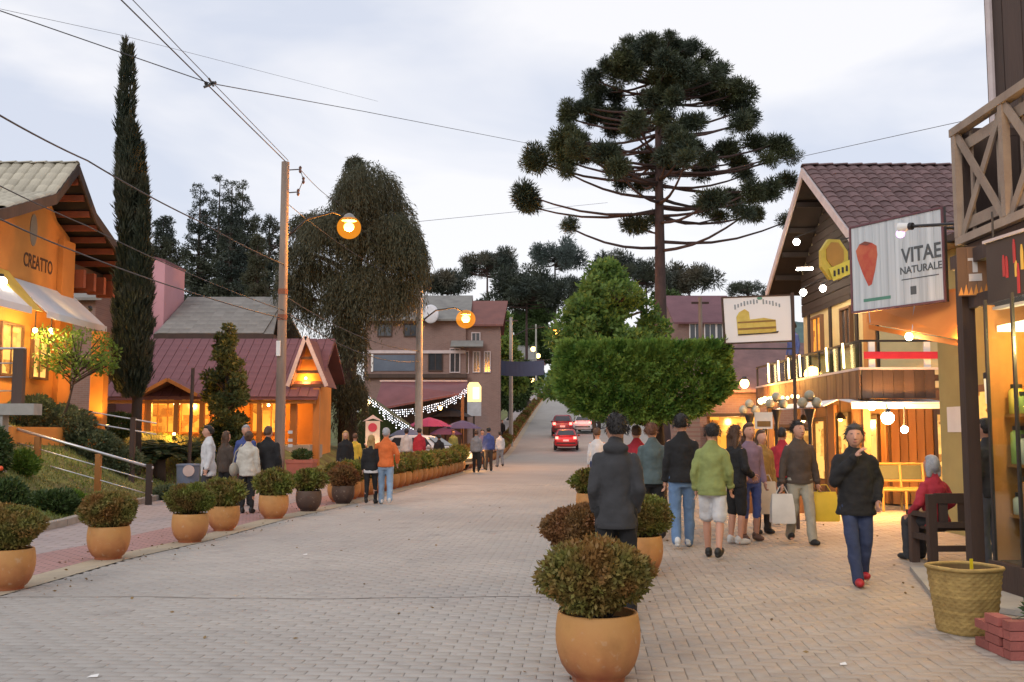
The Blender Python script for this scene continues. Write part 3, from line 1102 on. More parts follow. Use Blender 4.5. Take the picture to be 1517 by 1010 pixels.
# ---- weeping conifer behind the pole
def weeping():
    Y = 42.0
    bx = at(515, 640, Y).x
    base = Vector((bx, Y, gz(bx, Y) - 0.1))
    t = thing('weeping_tree', 'broad brownish weeping tree with drooping sprays behind the first street lamp', 'tree', base)
    s = Y / FPX
    tb = MB()
    tb.tube([base, at(516, 540, Y), at(522, 440, Y), at(535, 340, Y), at(530, 245, Y)], [0.42, 0.34, 0.27, 0.16, 0.03], 10)
    tb.build('trunk', m_bark, t, smooth=True)
    lobes = [(548, 285, 46, 45), (560, 320, 55, 45), (525, 300, 30, 50), (526, 245, 10, 14), (500, 350, 55, 45), (560, 375, 68, 60), (480, 345, 40, 30), (597, 385, 34, 62), (455, 335, 26, 18), (585, 350, 36, 35), (610, 395, 18, 55), (540, 430, 60, 45),
             (440, 385, 26, 26), (470, 415, 34, 34), (446, 450, 18, 30), (505, 465, 38, 40), (515, 530, 28, 80), (505, 590, 20, 50), (524, 600, 20, 45), (588, 440, 30, 22), (560, 440, 36, 26), (425, 420, 12, 18)]
    lb = MB(); parts = []
    for (px, py, rx, ry) in lobes:
        dy = random.uniform(-1.2, 1.2) if py < 480 else random.uniform(-0.5, 0.5)
        c = at(px, py, Y + dy)
        RX, RZ = rx * s, ry * s
        RY = min(RX * 1.1, 2.2)
        zs = max(base.z + 1.5, c.z - 0.5 * RZ)
        f = min(0.95, (zs - base.z) / 12)
        branch(lb, (at(520, 0, Y).x + (0.2 if px > 520 else -0.2), Y, zs), c + Vector((0, 0, RZ * 0.3)), 0.12, 0.03, -0.1, 5)
        ns = int(130 + 540 * (RX * RZ) ** 0.75)
        d = rand_dirs(ns)
        d[:, 2] = np.where(RNG.random(ns) < 0.7, np.abs(d[:, 2]), d[:, 2])
        P0 = np.array(c) + d * np.array([RX, RY, RZ]) * RNG.uniform(0.55, 1.0, (ns, 1))
        outw = d * np.array([1, 1, 0])
        Ls = RNG.uniform(0.5, 1.35, ns)
        if py > 480: Ls = Ls * 0.6
        for k in range(10):
            u = k / 9
            P = P0 + outw * (0.28 * math.sin(u * 1.6)) * Ls[:, None] + np.stack([RNG.normal(0, 0.03, ns), RNG.normal(0, 0.03, ns), 0.1 - u * u * Ls * 0.95], 1)
            D = outw * (0.5 - 0.4 * u) + np.array([0, 0, -0.35 - u]) + RNG.normal(0, 0.35, (ns, 3))
            parts.append(blades(P, D, RNG.uniform(0.12, 0.24, ns), RNG.uniform(0.02, 0.045, ns)))
    lb.build('limbs', m_bark, t, smooth=True)
    foliage('crown', parts, lf_weep, t)


weeping()


# ---- leafy trees made of clumps
def leafy_tree(name, label, base, trunk_top, clumps, m_leaf, trunk_r, leaf=(0.12, 0.07), per=900, group=None, cat='tree'):
    base = Vector(base)
    t = thing(name, label, cat, base, 0, group)
    tt = Vector(trunk_top)
    tb = MB().tube([base, base.lerp(tt, 0.5) + Vector((0.05, 0, 0)), tt], [trunk_r, trunk_r * 0.75, trunk_r * 0.3], 9)
    tb.build('trunk', m_bark, t, smooth=True)
    lb = MB(); parts = []
    for (c, r) in clumps:
        c = Vector(c)
        zz = max(base.z + 0.35 * (tt.z - base.z), min(tt.z, c.z - 0.4))
        f = (zz - base.z) / max(0.1, (tt.z - base.z))
        branch(lb, base.lerp(tt, f), c, trunk_r * 0.35, 0.015, 0.0, 4)
        n = int(per * r * r / 0.36)
        parts.append(ellipsoid_leaves(c, (r, r, r * 0.8), n, leaf[0], leaf[1], 0.6, 0.25, 0.3, 0.7))
    lb.build('limbs', m_bark, t, smooth=True)
    foliage('crown', parts, m_leaf, t)
    return t


Y = 27.0
cl = []
for k in range(92):
    h = random.random() ** 0.8
    py = 610 - h * 215
    half = (118 * (1 - h) ** 0.62 + 8) * random.choice((0.75, 1.0, 1.12))
    px = 908 + (8 if h < 0.4 else -4) + random.uniform(-1, 1) * half * 0.9
    dy = random.uniform(-1, 1) * half * Y / FPX * 0.9
    cl.append((at(px, py, Y + dy), (24 - 10 * h) * Y / FPX * random.uniform(0.6, 1.45)))
bx = at(915, 640, Y).x
leafy_tree('broadleaf_tree', 'bright green pointed leafy tree rising behind the clipped block of foliage', (bx, Y, 0), at(910, 395, Y), cl, lf_green, 0.16, (0.15, 0.075), 760)
Y = 84.0
cl = [(at(742 + random.uniform(-1, 1) * 26 * (1 - h) - 2, 470 + (1 - h) * 100, Y + random.uniform(-2, 2)), random.uniform(0.7, 1.2)) for h in [random.random() for _ in range(34)]]
bx = at(722, 600, Y).x - 0.6
leafy_tree('broadleaf_tree', 'green leafy tree beside the red-roofed wing of the brick building', (bx, Y, gz(bx, Y)), at(742, 480, Y), cl, lf_green, 0.2, (0.35, 0.2), 260)
Y = 36.0
cl = [(at(852 + random.uniform(-1, 1) * 24, 536 + random.uniform(0, 58), Y + random.uniform(-0.9, 0.9)), random.uniform(0.28, 0.5)) for _ in range(34)]
bx = at(888, 600, Y).x
leafy_tree('broadleaf_tree', 'dark green roadside tree at the left end of the clipped block', (bx, Y, gz(bx, Y)), at(866, 538, Y), cl, lf_green, 0.1, (0.17, 0.09), 700)
Y = 100.0
cl = [(at(752 + random.uniform(-1, 1) * 24, 560 + random.uniform(-20, 36), Y + random.uniform(-3, 3)), random.uniform(0.8, 1.3)) for _ in range(22)]
bx = at(738, 600, Y).x - 1
leafy_tree('roadside_shrub', 'green roadside shrub below the hanging banner', (bx, Y, gz(bx, Y)), at(748, 560, Y), cl, lf_shrub, 0.15, (0.35, 0.2), 260, cat='shrub')


for (px, p0, p1, w, Yq, n_, lab) in ((788, 425, 560, 62, 200, 46, 'dense dark tree filling the gap above the slate blue banner'), (886, 430, 560, 70, 92, 46, 'dark leafy tree behind the left shoulder of the green tree'), (985, 438, 560, 60, 80, 36, 'dark leafy tree behind the right shoulder of the green tree'), (715, 455, 560, 40, 96, 26, 'dark tree peeping over the brick building right of its red roof')):
    cl = []
    for k in range(n_):
        a = random.uniform(0, 6.28); q = math.sqrt(random.random()); h = random.random()
        cl.append((at(px + w * 0.5 * q * math.cos(a) * (1.05 - 0.5 * h), p1 - (p1 - p0) * h, Yq + w * 0.5 * Yq / FPX * q * math.sin(a)), random.uniform(0.6, 1.25) * Yq / 95))
    bx = at(px, 600, Yq).x
    leafy_tree('dark_tree', lab, (bx, Yq, gz(bx, Yq) - 0.2), at(px, p0 + 20, Yq), cl, lf_shrub if px != 715 else lf_dark_con, 0.25, (0.34, 0.2), 300, group=G_FAR)


# ---- the clipped tree: a flat-topped block of leaves on a stem
def clipped():
    Y = 18.0
    c0 = at(948, 562, Y)
    base = Vector((c0.x + 0.35, Y, 0))
    t = thing('clipped_tree', 'tree clipped into a wide flat-topped green block above the walking people', 'tree', base)
    MB().tube([base, base + Vector((0.02, 0, 1.0)), base + Vector((-0.05, 0, 2.1))], [0.11, 0.09, 0.08], 10).build('trunk', m_bark, t, smooth=True)
    lb = MB()
    hx, hy = 121 * Y / FPX, 1.15
    zt, zb = at(948, 515, Y).z, at(948, 622, Y).z
    for k in range(14):
        a = k / 14 * 2 * math.pi
        branch(lb, base + Vector((-0.04, 0, random.uniform(1.5, 2.0))), (c0.x + 1.2 * math.cos(a), Y + 0.85 * math.sin(a), random.uniform(2.1, 2.7)), 0.04, 0.012, 0.0, 4)
    lb.build('limbs', m_bark, t, smooth=True)
    n = 26000
    u = RNG.uniform(-1, 1, (n, 3))
    face = RNG.integers(0, 10, n)
    u[:, 1] = np.where(face < 4, -1 + RNG.random(n) ** 2 * 0.35, u[:, 1])
    u[:, 1] = np.where(face == 4, 1 - RNG.random(n) ** 2 * 0.3, u[:, 1])
    u[:, 2] = np.where((face >= 5) & (face < 7), 1 - RNG.random(n) ** 2 * 0.3, u[:, 2])
    u[:, 2] = np.where(face == 7, -1 + RNG.random(n) ** 2 * 0.3, u[:, 2])
    u[:, 0] = np.where(face == 8, -1 + RNG.random(n) ** 2 * 0.2, u[:, 0])
    u[:, 0] = np.where(face == 9, 1 - RNG.random(n) ** 2 * 0.2, u[:, 0])
    # round the lower and end corners
    q = np.abs(u[:, 0])
    sc = 1 - 0.20 * np.clip((-u[:, 2] - 0.1) / 0.9, 0, 1) ** 1.6
    endc = 1 - 0.05 * np.abs(u[:, 2]) ** 3 + 0.03 * np.sin(u[:, 2] * 5 + u[:, 1] * 4)
    lumps = 1 + 0.05 * np.sin(u[:, 0] * 17 + u[:, 2] * 5) + 0.045 * np.sin(u[:, 2] * 9 + u[:, 0] * 7) + 0.04 * np.sin(u[:, 0] * 31 - u[:, 2] * 13)
    P = np.stack([c0.x + u[:, 0] * hx * sc * endc, Y + u[:, 1] * hy * lumps * (1 - 0.25 * q ** 4), (zt + zb) / 2 + u[:, 2] * (zt - zb) / 2 * (1 + 0.03 * np.sin(u[:, 0] * 11)) + (zt - zb) * 0.16 * (q ** 3) * (u[:, 2] < 0) * -u[:, 2]], 1)
    nrm = np.stack([u[:, 0] ** 5, u[:, 1] ** 5, u[:, 2] ** 5], 1)
    D = nrm + np.array([0, 0, 0.35]) + RNG.normal(0, 0.45, (n, 3))
    st = RNG.random(n) < 0.03
    P[st] += unit(nrm[st] + np.array([0, 0, 0.4])) * RNG.uniform(0.03, 0.12, (st.sum(), 1))
    parts = [blades(P, D, RNG.uniform(0.06, 0.13, n), RNG.uniform(0.035, 0.065, n))]
    foliage('crown', parts, lf_hedge, t)


clipped()

# ---- potted shrubs ---------------------------------------------------------
def pot_mat(name, ca, cb, cc):
    m = bpy.data.materials.new(name); m.use_nodes = True
    N, L = m.node_tree.nodes, m.node_tree.links
    b = N['Principled BSDF']; b.inputs['Roughness'].default_value = 0.6; b.inputs['Specular IOR Level'].default_value = 0.3
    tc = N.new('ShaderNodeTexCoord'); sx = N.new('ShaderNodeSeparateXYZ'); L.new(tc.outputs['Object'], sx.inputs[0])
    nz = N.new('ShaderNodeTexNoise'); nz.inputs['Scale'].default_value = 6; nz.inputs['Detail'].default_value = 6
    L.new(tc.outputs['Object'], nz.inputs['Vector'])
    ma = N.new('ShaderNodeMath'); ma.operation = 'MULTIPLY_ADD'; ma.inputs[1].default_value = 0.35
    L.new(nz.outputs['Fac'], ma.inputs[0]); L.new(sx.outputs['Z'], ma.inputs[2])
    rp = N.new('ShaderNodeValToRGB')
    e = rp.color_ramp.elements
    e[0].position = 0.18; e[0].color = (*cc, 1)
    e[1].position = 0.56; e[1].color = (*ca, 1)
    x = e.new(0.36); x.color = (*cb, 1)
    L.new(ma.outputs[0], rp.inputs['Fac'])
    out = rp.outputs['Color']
    oi = N.new('ShaderNodeObjectInfo')
    for (sc, lo, hi, mx_, c) in ((5.0, 0.52, 0.72, 0.45, tuple(x * 0.45 for x in cb)), (16.0, 0.60, 0.72, 0.35, (0.55, 0.45, 0.34))):
        n3 = N.new('ShaderNodeTexNoise'); n3.noise_dimensions = '4D'; n3.inputs['Scale'].default_value = sc; n3.inputs['Detail'].default_value = 6
        wv = N.new('ShaderNodeMath'); wv.operation = 'MULTIPLY'; wv.inputs[1].default_value = 30; L.new(oi.outputs['Random'], wv.inputs[0]); L.new(wv.outputs[0], n3.inputs['W'])
        L.new(tc.outputs['Object'], n3.inputs['Vector'])
        mr = N.new('ShaderNodeMapRange'); mr.inputs['From Min'].default_value = lo; mr.inputs['From Max'].default_value = hi; mr.inputs['To Max'].default_value = mx_
        L.new(n3.outputs['Fac'], mr.inputs['Value'])
        mm = N.new('ShaderNodeMixRGB'); L.new(mr.outputs[0], mm.inputs['Fac']); L.new(out, mm.inputs['Color1']); mm.inputs['Color2'].default_value = (*c, 1)
        out = mm.outputs['Color']
    L.new(out, b.inputs['Base Color'])
    n2 = N.new('ShaderNodeTexNoise'); n2.inputs['Scale'].default_value = 35
    L.new(tc.outputs['Object'], n2.inputs['Vector'])
    bp = N.new('ShaderNodeBump'); bp.inputs['Strength'].default_value = 0.2; bp.inputs['Distance'].default_value = 0.01
    L.new(n2.outputs['Fac'], bp.inputs['Height']); L.new(bp.outputs['Normal'], b.inputs['Normal'])
    return m


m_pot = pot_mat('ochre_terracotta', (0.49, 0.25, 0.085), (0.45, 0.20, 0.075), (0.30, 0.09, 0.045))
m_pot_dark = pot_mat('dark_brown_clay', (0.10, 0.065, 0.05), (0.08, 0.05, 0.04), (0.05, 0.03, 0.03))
m_soil = mat('dark_soil', (0.035, 0.027, 0.02), 0.95, bump=0.8, bscale=60)
POT_PROF = [(0.0, 0.0), (0.165, 0.0), (0.172, 0.012), (0.168, 0.03), (0.2, 0.055), (0.238, 0.11), (0.262, 0.18), (0.275, 0.26), (0.275, 0.33), (0.268, 0.39), (0.262, 0.425), (0.256, 0.437), (0.238, 0.437), (0.232, 0.425), (0.24, 0.39), (0.235, 0.36), (0.0, 0.36)]
pot_me = MB().lathe(POT_PROF, 40, cap=False).mesh('pot', True)
soil_me = MB().lathe([(0.0, 0.385), (0.15, 0.39), (0.238, 0.375)], 20, cap=False).mesh('soil', True)
soil_me.materials.append(m_soil)
stem_mb = MB()
for k in range(11):
    a = k * 2.4
    stem_mb.tube([(0.05 * math.cos(a), 0.05 * math.sin(a), 0.36), (0.12 * math.cos(a), 0.12 * math.sin(a), 0.46), (0.26 * math.cos(a), 0.22 * math.sin(a), 0.58)], [0.012, 0.009, 0.005], 5)
stem_me = stem_mb.mesh('stems', True)
stem_me.materials.append(m_bark)


def bush_mesh(n, L, Wd, seed_shift=0.0):
    core = solid_ball((0, 0, 0.66), (0.30, 0.30, 0.17), 10, 7)
    V1, F1 = ellipsoid_leaves((0, 0, 0.655), (0.385, 0.385, 0.245), n, L, Wd, 0.8, 0.25, 0.6, 0.75, -0.2, lump=0.26)
    V2, F2 = ellipsoid_leaves((0.02, 0, 0.675), (0.345, 0.345, 0.215), n // 2, L, Wd, 0.6, 0.8, 0.75, 0.7, -0.16, lump=0.1)
    V = np.concatenate([core[0], V1, V2]); Fc = np.concatenate([core[1], F1 + len(core[0]), F2 + len(core[0]) + len(V1)])
    return np_mesh('crown', V, Fc)


near_bush = [bush_mesh(9000, 0.04, 0.02) for _ in range(3)]
mid_bush = [bush_mesh(2200, 0.075, 0.038) for _ in range(2)]
far_bush = [bush_mesh(420, 0.14, 0.085) for _ in range(2)]
BUSH_OF = {}


def potted(label, loc, bush, m_leaf, m_p=None, rz=0.0, s=1.0, group=None, stems=True, sz=1.0):
    t = bpy.data.objects.new('potted_shrub', None)
    t.empty_display_size = 0.2
    link(t, None, place(loc, rz, s))
    tag(t, label, 'potted plant', group)
    key = (bush.name, m_leaf.name)
    if key not in BUSH_OF:
        me = bush.copy(); me.materials.append(m_leaf); BUSH_OF[key] = me
    pk = ('pot', (m_p or m_pot).name)
    if pk not in BUSH_OF:
        me = pot_me.copy(); me.materials.append(m_p or m_pot); BUSH_OF[pk] = me
    obj_mesh('pot', BUSH_OF[pk], None, t)
    if stems:
        obj_mesh('soil', soil_me, None, t)
        obj_mesh('stems', stem_me, None, t)
    obj_mesh('crown', BUSH_OF[key], None, t, local=Matrix.Diagonal((1, 1, sz, 1)))
    return t


G_POT = 'round clay pots of clipped shrub'
def gpt(px, py): return ground_at(px, py)


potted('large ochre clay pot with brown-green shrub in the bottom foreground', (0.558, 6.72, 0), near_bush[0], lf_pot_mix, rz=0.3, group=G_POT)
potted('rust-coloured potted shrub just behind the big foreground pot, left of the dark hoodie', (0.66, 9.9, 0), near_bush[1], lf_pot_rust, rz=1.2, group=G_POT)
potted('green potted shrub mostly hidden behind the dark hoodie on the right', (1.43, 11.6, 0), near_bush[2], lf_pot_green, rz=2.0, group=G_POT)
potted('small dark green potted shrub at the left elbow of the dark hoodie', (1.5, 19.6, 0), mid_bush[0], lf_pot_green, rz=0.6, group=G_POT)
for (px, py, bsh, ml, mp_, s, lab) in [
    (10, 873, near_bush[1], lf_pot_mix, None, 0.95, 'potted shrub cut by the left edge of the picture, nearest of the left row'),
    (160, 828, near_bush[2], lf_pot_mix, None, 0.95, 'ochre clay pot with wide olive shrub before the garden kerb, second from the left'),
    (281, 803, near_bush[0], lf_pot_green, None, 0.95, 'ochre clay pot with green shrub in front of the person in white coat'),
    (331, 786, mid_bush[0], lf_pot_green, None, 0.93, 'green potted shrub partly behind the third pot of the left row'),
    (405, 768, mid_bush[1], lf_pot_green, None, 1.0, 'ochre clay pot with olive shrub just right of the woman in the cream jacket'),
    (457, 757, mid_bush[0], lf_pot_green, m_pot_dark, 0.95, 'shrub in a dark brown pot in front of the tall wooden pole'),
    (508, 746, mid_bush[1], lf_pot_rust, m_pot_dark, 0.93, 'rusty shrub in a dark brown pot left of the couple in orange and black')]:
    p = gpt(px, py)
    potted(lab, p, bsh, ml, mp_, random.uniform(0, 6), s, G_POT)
# the tight row that goes on up the street
G_ROW = 'close-set potted shrubs running up the left edge of the street'
ORD = 'first second third fourth fifth sixth seventh eighth ninth tenth eleventh twelfth thirteenth fourteenth fifteenth sixteenth seventeenth eighteenth nineteenth twentieth last'.split() + ['last'] * 9
yy = 23.6
k = 0
while yy < 41.5:
    x = XL(yy) - 0.55
    potted('%s ochre-potted shrub of the tight row, counting up from the orange jacket' % ORD[k], (x, yy, rz_(yy)), mid_bush[k % 2] if yy < 30 else far_bush[k % 2], lf_pot_green if k % 3 else lf_pot_mix, None, k * 1.3, 1.0, G_ROW, stems=False)
    yy += 0.86; k += 1
while yy < 175:
    x = XL(yy) - 0.6
    potted('small shrub in a clay pot, one of the far row climbing the hill', (x, yy, rz_(yy)), far_bush[k % 2], (lf_pot_green, lf_pot_mix, lf_pot_rust)[k % 3], None, k * 1.3, 1.1, 'far row of potted shrubs climbing the hill', stems=False)
    yy += 1.3 + yy * 0.012; k += 1


# ---- the garden on the left bank ------------------------------------------
gmesh = {}
def shrub(label, c, r, m_leaf, n=1500, L=0.09, Wd=0.045, name='garden_shrub', group='garden shrubs on the left bank', up=0.3):
    c = Vector(c)
    t = thing(name, label, 'shrub', c, 0, group)
    st = MB()
    for k in range(5):
        a = k * 1.3
        st.tube([c + Vector((0.02 * k, 0, -0.1)), c + Vector((r[0] * 0.5 * math.cos(a), r[1] * 0.5 * math.sin(a), r[2] * 0.7))], [0.02, 0.008], 5)
    st.build('stems', m_bark, t)
    V, Fc = ellipsoid_leaves(c + Vector((0, 0, r[2] * 0.75)), r, n, L, Wd, 0.7, up, 0.5, 0.55, -r[2] * 0.7, lump=0.25)
    foliage('crown', [(V, Fc)], m_leaf, t)
    return t


def bank(px, Y, dz=0.0):
    x = (px - CXP) / FPX * Y
    return Vector((x, Y, gz(x, Y) + dz))


for (px, Y, r, ml, lab, nm) in [
    (18, 17.4, (0.42, 0.4, 0.36), lf_shrub, 'dark ball shrub at the left picture edge above the nearest pot', 'garden_shrub'),
    (-22, 19.0, (0.55, 0.5, 0.5), lf_shrub, 'dark leafy bush at the left picture edge below the stone slab', 'garden_shrub'),
    (36, 20.6, (0.36, 0.35, 0.28), lf_lime, 'dark bush below the first steel handrail post', 'garden_shrub'),
    (85, 19.0, (0.46, 0.36, 0.26), lf_shrub, 'dark green bush between the handrail and the garden kerb', 'garden_shrub'),
    (118, 19.6, (0.3, 0.3, 0.26), lf_lime, 'small lime green bush behind the second pot', 'garden_shrub'),
    (40, 25.0, (0.75, 0.6, 0.5), lf_grey, 'pale grey-green bush left of the bank behind the handrail', 'garden_shrub'),
    (95, 25.4, (0.8, 0.6, 0.55), lf_grey, 'pale grey-green bush in the middle of the bank behind the handrail', 'garden_shrub'),
    (140, 25.6, (0.8, 0.6, 0.5), lf_grey, 'pale grey-green bush below the orange pillar', 'garden_shrub'),
    (180, 26.0, (0.6, 0.5, 0.4), lf_grey, 'pale grey-green bush at the right end of the bank', 'garden_shrub'),
    (60, 26.2, (0.4, 0.4, 0.45), lf_shrub, 'small dark bush against the orange wall', 'garden_shrub'),
    (165, 28.5, (0.75, 0.5, 0.42), lf_shrub, 'clipped dark green hedge ball left of the cypress foot', 'garden_shrub'),
    (258, 24.5, (0.45, 0.4, 0.22), lf_grey, 'low grey plant behind the third pot beside the kerb', 'garden_shrub')]:
    shrub(lab, bank(px, Y, -0.05), r, ml, int(2600 * r[0] * r[2] / 0.2 + 400), name=nm)
# red flowers in the bush at the left edge
fl = thing('flower_cluster', 'small orange-red flowers in the bush at the left picture edge', 'flowers', bank(-8, 18.5, 0.15))
mbf = MB()
for k in range(9):
    p = bank(-6, 18.45, 0.1) + Vector((random.uniform(-0.3, 0.3), random.uniform(-0.35, 0.1), random.uniform(0.1, 0.65)))
    mbf.ball(p, random.uniform(0.03, 0.05), 6, 4)
mbf.build('petals', mat('orange_red_petals', (0.75, 0.10, 0.03), 0.6), fl)

# lawn: blades over the bank
n = 26000
gy = RNG.uniform(14.5, 33, n); gxx = np.array([XG(y) - 0.12 for y in gy]) - RNG.random(n) ** 1.2 * 6.0
gP = np.stack([gxx, gy, np.array([gz(a, b) for a, b in zip(gxx, gy)]) - 0.01], 1)
gD = np.array([0, 0, 1.0]) + RNG.normal(0, 0.45, (n, 3))
V, Fc = blades(gP, gD, RNG.uniform(0.05, 0.12, n), RNG.uniform(0.02, 0.035, n))
me = np_mesh('lawn_grass', V, Fc); me.materials.append(lf_grass)
o = obj_mesh('lawn_grass', me); tag(o, 'short dry green grass on the sloping left bank', 'grass', kind='stuff')


# cycad with arching fronds: every frond is a part
def cycad(label, base, R0, n=22, group=None, s=1.0):
    base = Vector(base)
    t = thing('cycad_palm', label, 'palm', base, 0, group)
    MB().tube([base + Vector((0, 0, -0.1)), base + Vector((0, 0, 0.42 * s))], [0.17 * s, 0.14 * s], 10).build('trunk', m_bark, t, smooth=True)
    me = None
    P = []; D = []; L = []
    for k in range(26):
        u = k / 25
        c = np.array([R0 * (u * 0.95), 0, R0 * (0.75 * u - 0.75 * u * u) + 0.0])
        for sgn in (-1, 1):
            P.append(c); D.append([0.45, sgn, -0.15]); L.append(0.26 * s * (1 - 0.75 * abs(u - 0.45)))
    V, Fc = blades(np.array(P), np.array(D, float), np.array(L), np.full(len(P), 0.035 * s))
    me = np_mesh('frond', V, Fc); me.materials.append(lf_palm)
    for k in range(n):
        a = k * 2.399
        obj_mesh('frond', me, None, t, local=Matrix.Translation((0, 0, 0.42 * s)) @ Matrix.Rotation(a, 4, 'Z') @ Matrix.Rotation(-0.75 * (k / n) + 0.12, 4, 'Y'))


cycad('dark cycad palm on the lawn in front of the glowing porch', bank(239, 28.0), 0.95, 24, s=1.25)
cycad('second cycad palm beside the lamp post in front of the conical conifer', bank(283, 29.0), 0.8, 20, s=1.1)

# conical conifer in front of the porch
Y = 30.5
cl = []
for k in range(70):
    h = random.random()
    py = 662 - h * 178
    half = 42 * (1 - h) ** 0.6 + 3
    half *= 0.8 if py > 620 else 1.0
    cl.append((at(330 + 7 * h + random.uniform(-1, 1) * half * 0.85, py, Y + random.uniform(-1, 1) * half * Y / FPX), (15 - 9 * h) * Y / FPX * random.uniform(0.8, 1.2)))
bx = at(330, 650, Y).x
t = leafy_tree('conical_conifer', 'bushy conical conifer with lit yellow-green side before the maroon roof', (bx, Y, gz(bx, Y) - 0.1), at(338, 490, Y), cl, leaf_mat('yellow_green_conifer', (0.03, 0.045, 0.018), (0.09, 0.11, 0.03), (0.15, 0.15, 0.04), 0.2, nscale=0.9), 0.09, (0.14, 0.06), 1500)
# slender airy young tree by the orange wall
Y = 25.0
cl = [(at(112 + random.uniform(-1, 1) * 52, 525 + random.uniform(-1, 1) * 30, Y + random.uniform(-0.8, 0.8)), random.uniform(0.14, 0.3)) for _ in range(34)]
bx = at(82, 600, Y).x
leafy_tree('young_tree', 'thin airy young tree leaning in front of the orange pillar', (bx, Y, gz(bx, Y) - 0.1), at(116, 540, Y), cl, lf_lime, 0.04, (0.1, 0.05), 420)

# ================================================================== BUILDINGS
m_roof_mauve = mat('mauve_clay_tile', (0.165, 0.095, 0.095), 0.85, (0.10, 0.062, 0.064), 2.2, amt=0.6, bump=0.3, bscale=20, rnd=0.22)
m_roof_maroon = mat('maroon_roof_sheet', (0.165, 0.075, 0.09), 0.8, (0.12, 0.055, 0.068), 1.2, amt=0.6, bump=0.3, bscale=12)
m_roof_grey = mat('grey_weathered_shingle', (0.23, 0.225, 0.21), 0.9, (0.16, 0.155, 0.15), 1.8, amt=0.6, bump=0.4, bscale=14, rnd=0.12)
m_roof_pale = mat('pale_straw_tile', (0.46, 0.42, 0.33), 0.85, (0.33, 0.30, 0.24), 2.0, amt=0.6, bump=0.3, bscale=20, rnd=0.14)
m_roof_red = mat('red_clay_roof', (0.20, 0.085, 0.075), 0.85, (0.14, 0.065, 0.06), 1.5, bump=0.3, bscale=10)
m_dark_wood = mat('dark_stained_wood', (0.075, 0.045, 0.035), 0.7, (0.04, 0.026, 0.022), 3, bump=0.3, bscale=30, stretch=(1, 1, 0.15), rnd=0.25)
m_soffit = mat('near_black_brown_boards', (0.032, 0.021, 0.017), 0.8, (0.02, 0.014, 0.012), 3, bump=0.3, bscale=30, rnd=0.2)
m_brown_wood = mat('brown_wood', (0.20, 0.10, 0.05), 0.65, (0.12, 0.06, 0.032), 3, bump=0.25, bscale=30, stretch=(1, 1, 0.15), rnd=0.25)
m_honey_wood = mat('honey_wood', (0.42, 0.18, 0.045), 0.6, (0.28, 0.11, 0.03), 3, bump=0.2, bscale=30, stretch=(1, 1, 0.15), rnd=0.2)
m_white_paint = mat('white_paint', (0.78, 0.77, 0.76), 0.55, (0.66, 0.65, 0.64), 2)
m_pale_trim = mat('pale_pinkish_trim', (0.60, 0.52, 0.52), 0.6, (0.45, 0.38, 0.39), 4)
m_cream = mat('cream_plaster', (0.60, 0.49, 0.26), 0.85, (0.44, 0.34, 0.17), 1.1, bump=0.2, bscale=25)
m_olive = mat('olive_yellow_plaster', (0.42, 0.36, 0.15), 0.85, (0.32, 0.27, 0.11), 1.2, bump=0.2, bscale=25)
m_orange_wall = mat('orange_plaster', (0.70, 0.29, 0.065), 0.85, (0.50, 0.20, 0.05), 0.9, bump=0.2, bscale=25)
m_pink = mat('pink_plaster', (0.50, 0.28, 0.33), 0.88, (0.42, 0.235, 0.28), 0.8, bump=0.15, bscale=20)
m_brickwall = brick_mat('pinkish_brickwork', (0.245, 0.155, 0.135), (0.21, 0.13, 0.115), (0.24, 0.195, 0.175), 0.24, 0.075, (math.pi / 2, 0, 0), 0.2, msize=0.008)
m_stone_slab = mat('grey_concrete', (0.36, 0.34, 0.31), 0.9, (0.26, 0.245, 0.23), 3, bump=0.3, bscale=25)
m_steel = mat('brushed_steel_rail', (0.62, 0.63, 0.66), 0.35, (0.5, 0.5, 0.53), 4, metal=0.8)
m_iron = mat('black_iron', (0.03, 0.028, 0.03), 0.5, (0.02, 0.018, 0.02), 5)
m_dark_pane = mat('dark_window_glass', (0.045, 0.05, 0.06), 0.12, (0.03, 0.034, 0.04), 2, spec=0.7)
m_lit_pane = lit_room('lit_window_amber', (1.0, 0.56, 0.13), (0.30, 0.10, 0.015), 1.25)
m_lit_orange = lit_room('lit_window_orange', (1.0, 0.38, 0.04), (0.35, 0.09, 0.01), 1.25)
m_bulb_warm = glow('warm_bulb', (1.0, 0.72, 0.32), 14)
m_bulb_white = glow('white_bulb', (1.0, 0.93, 0.78), 40)
m_bulb_sodium = glow('sodium_bulb', (1.0, 0.62, 0.16), 9)
m_tube = glow('amber_light_tube', (1.0, 0.72, 0.30), 6)
m_led = glow('cool_white_led', (0.85, 0.9, 1.0), 2.6)
m_glass = glass('clear_glass')
m_red = mat('red_paint', (0.5, 0.03, 0.06), 0.5)
m_awning_white = mat('white_awning_cloth', (0.70, 0.71, 0.74), 0.8, (0.6, 0.61, 0.66), 1.5)
m_awning_orange = mat('orange_awning_cloth', (0.80, 0.26, 0.04), 0.75, (0.7, 0.2, 0.03), 1.5)


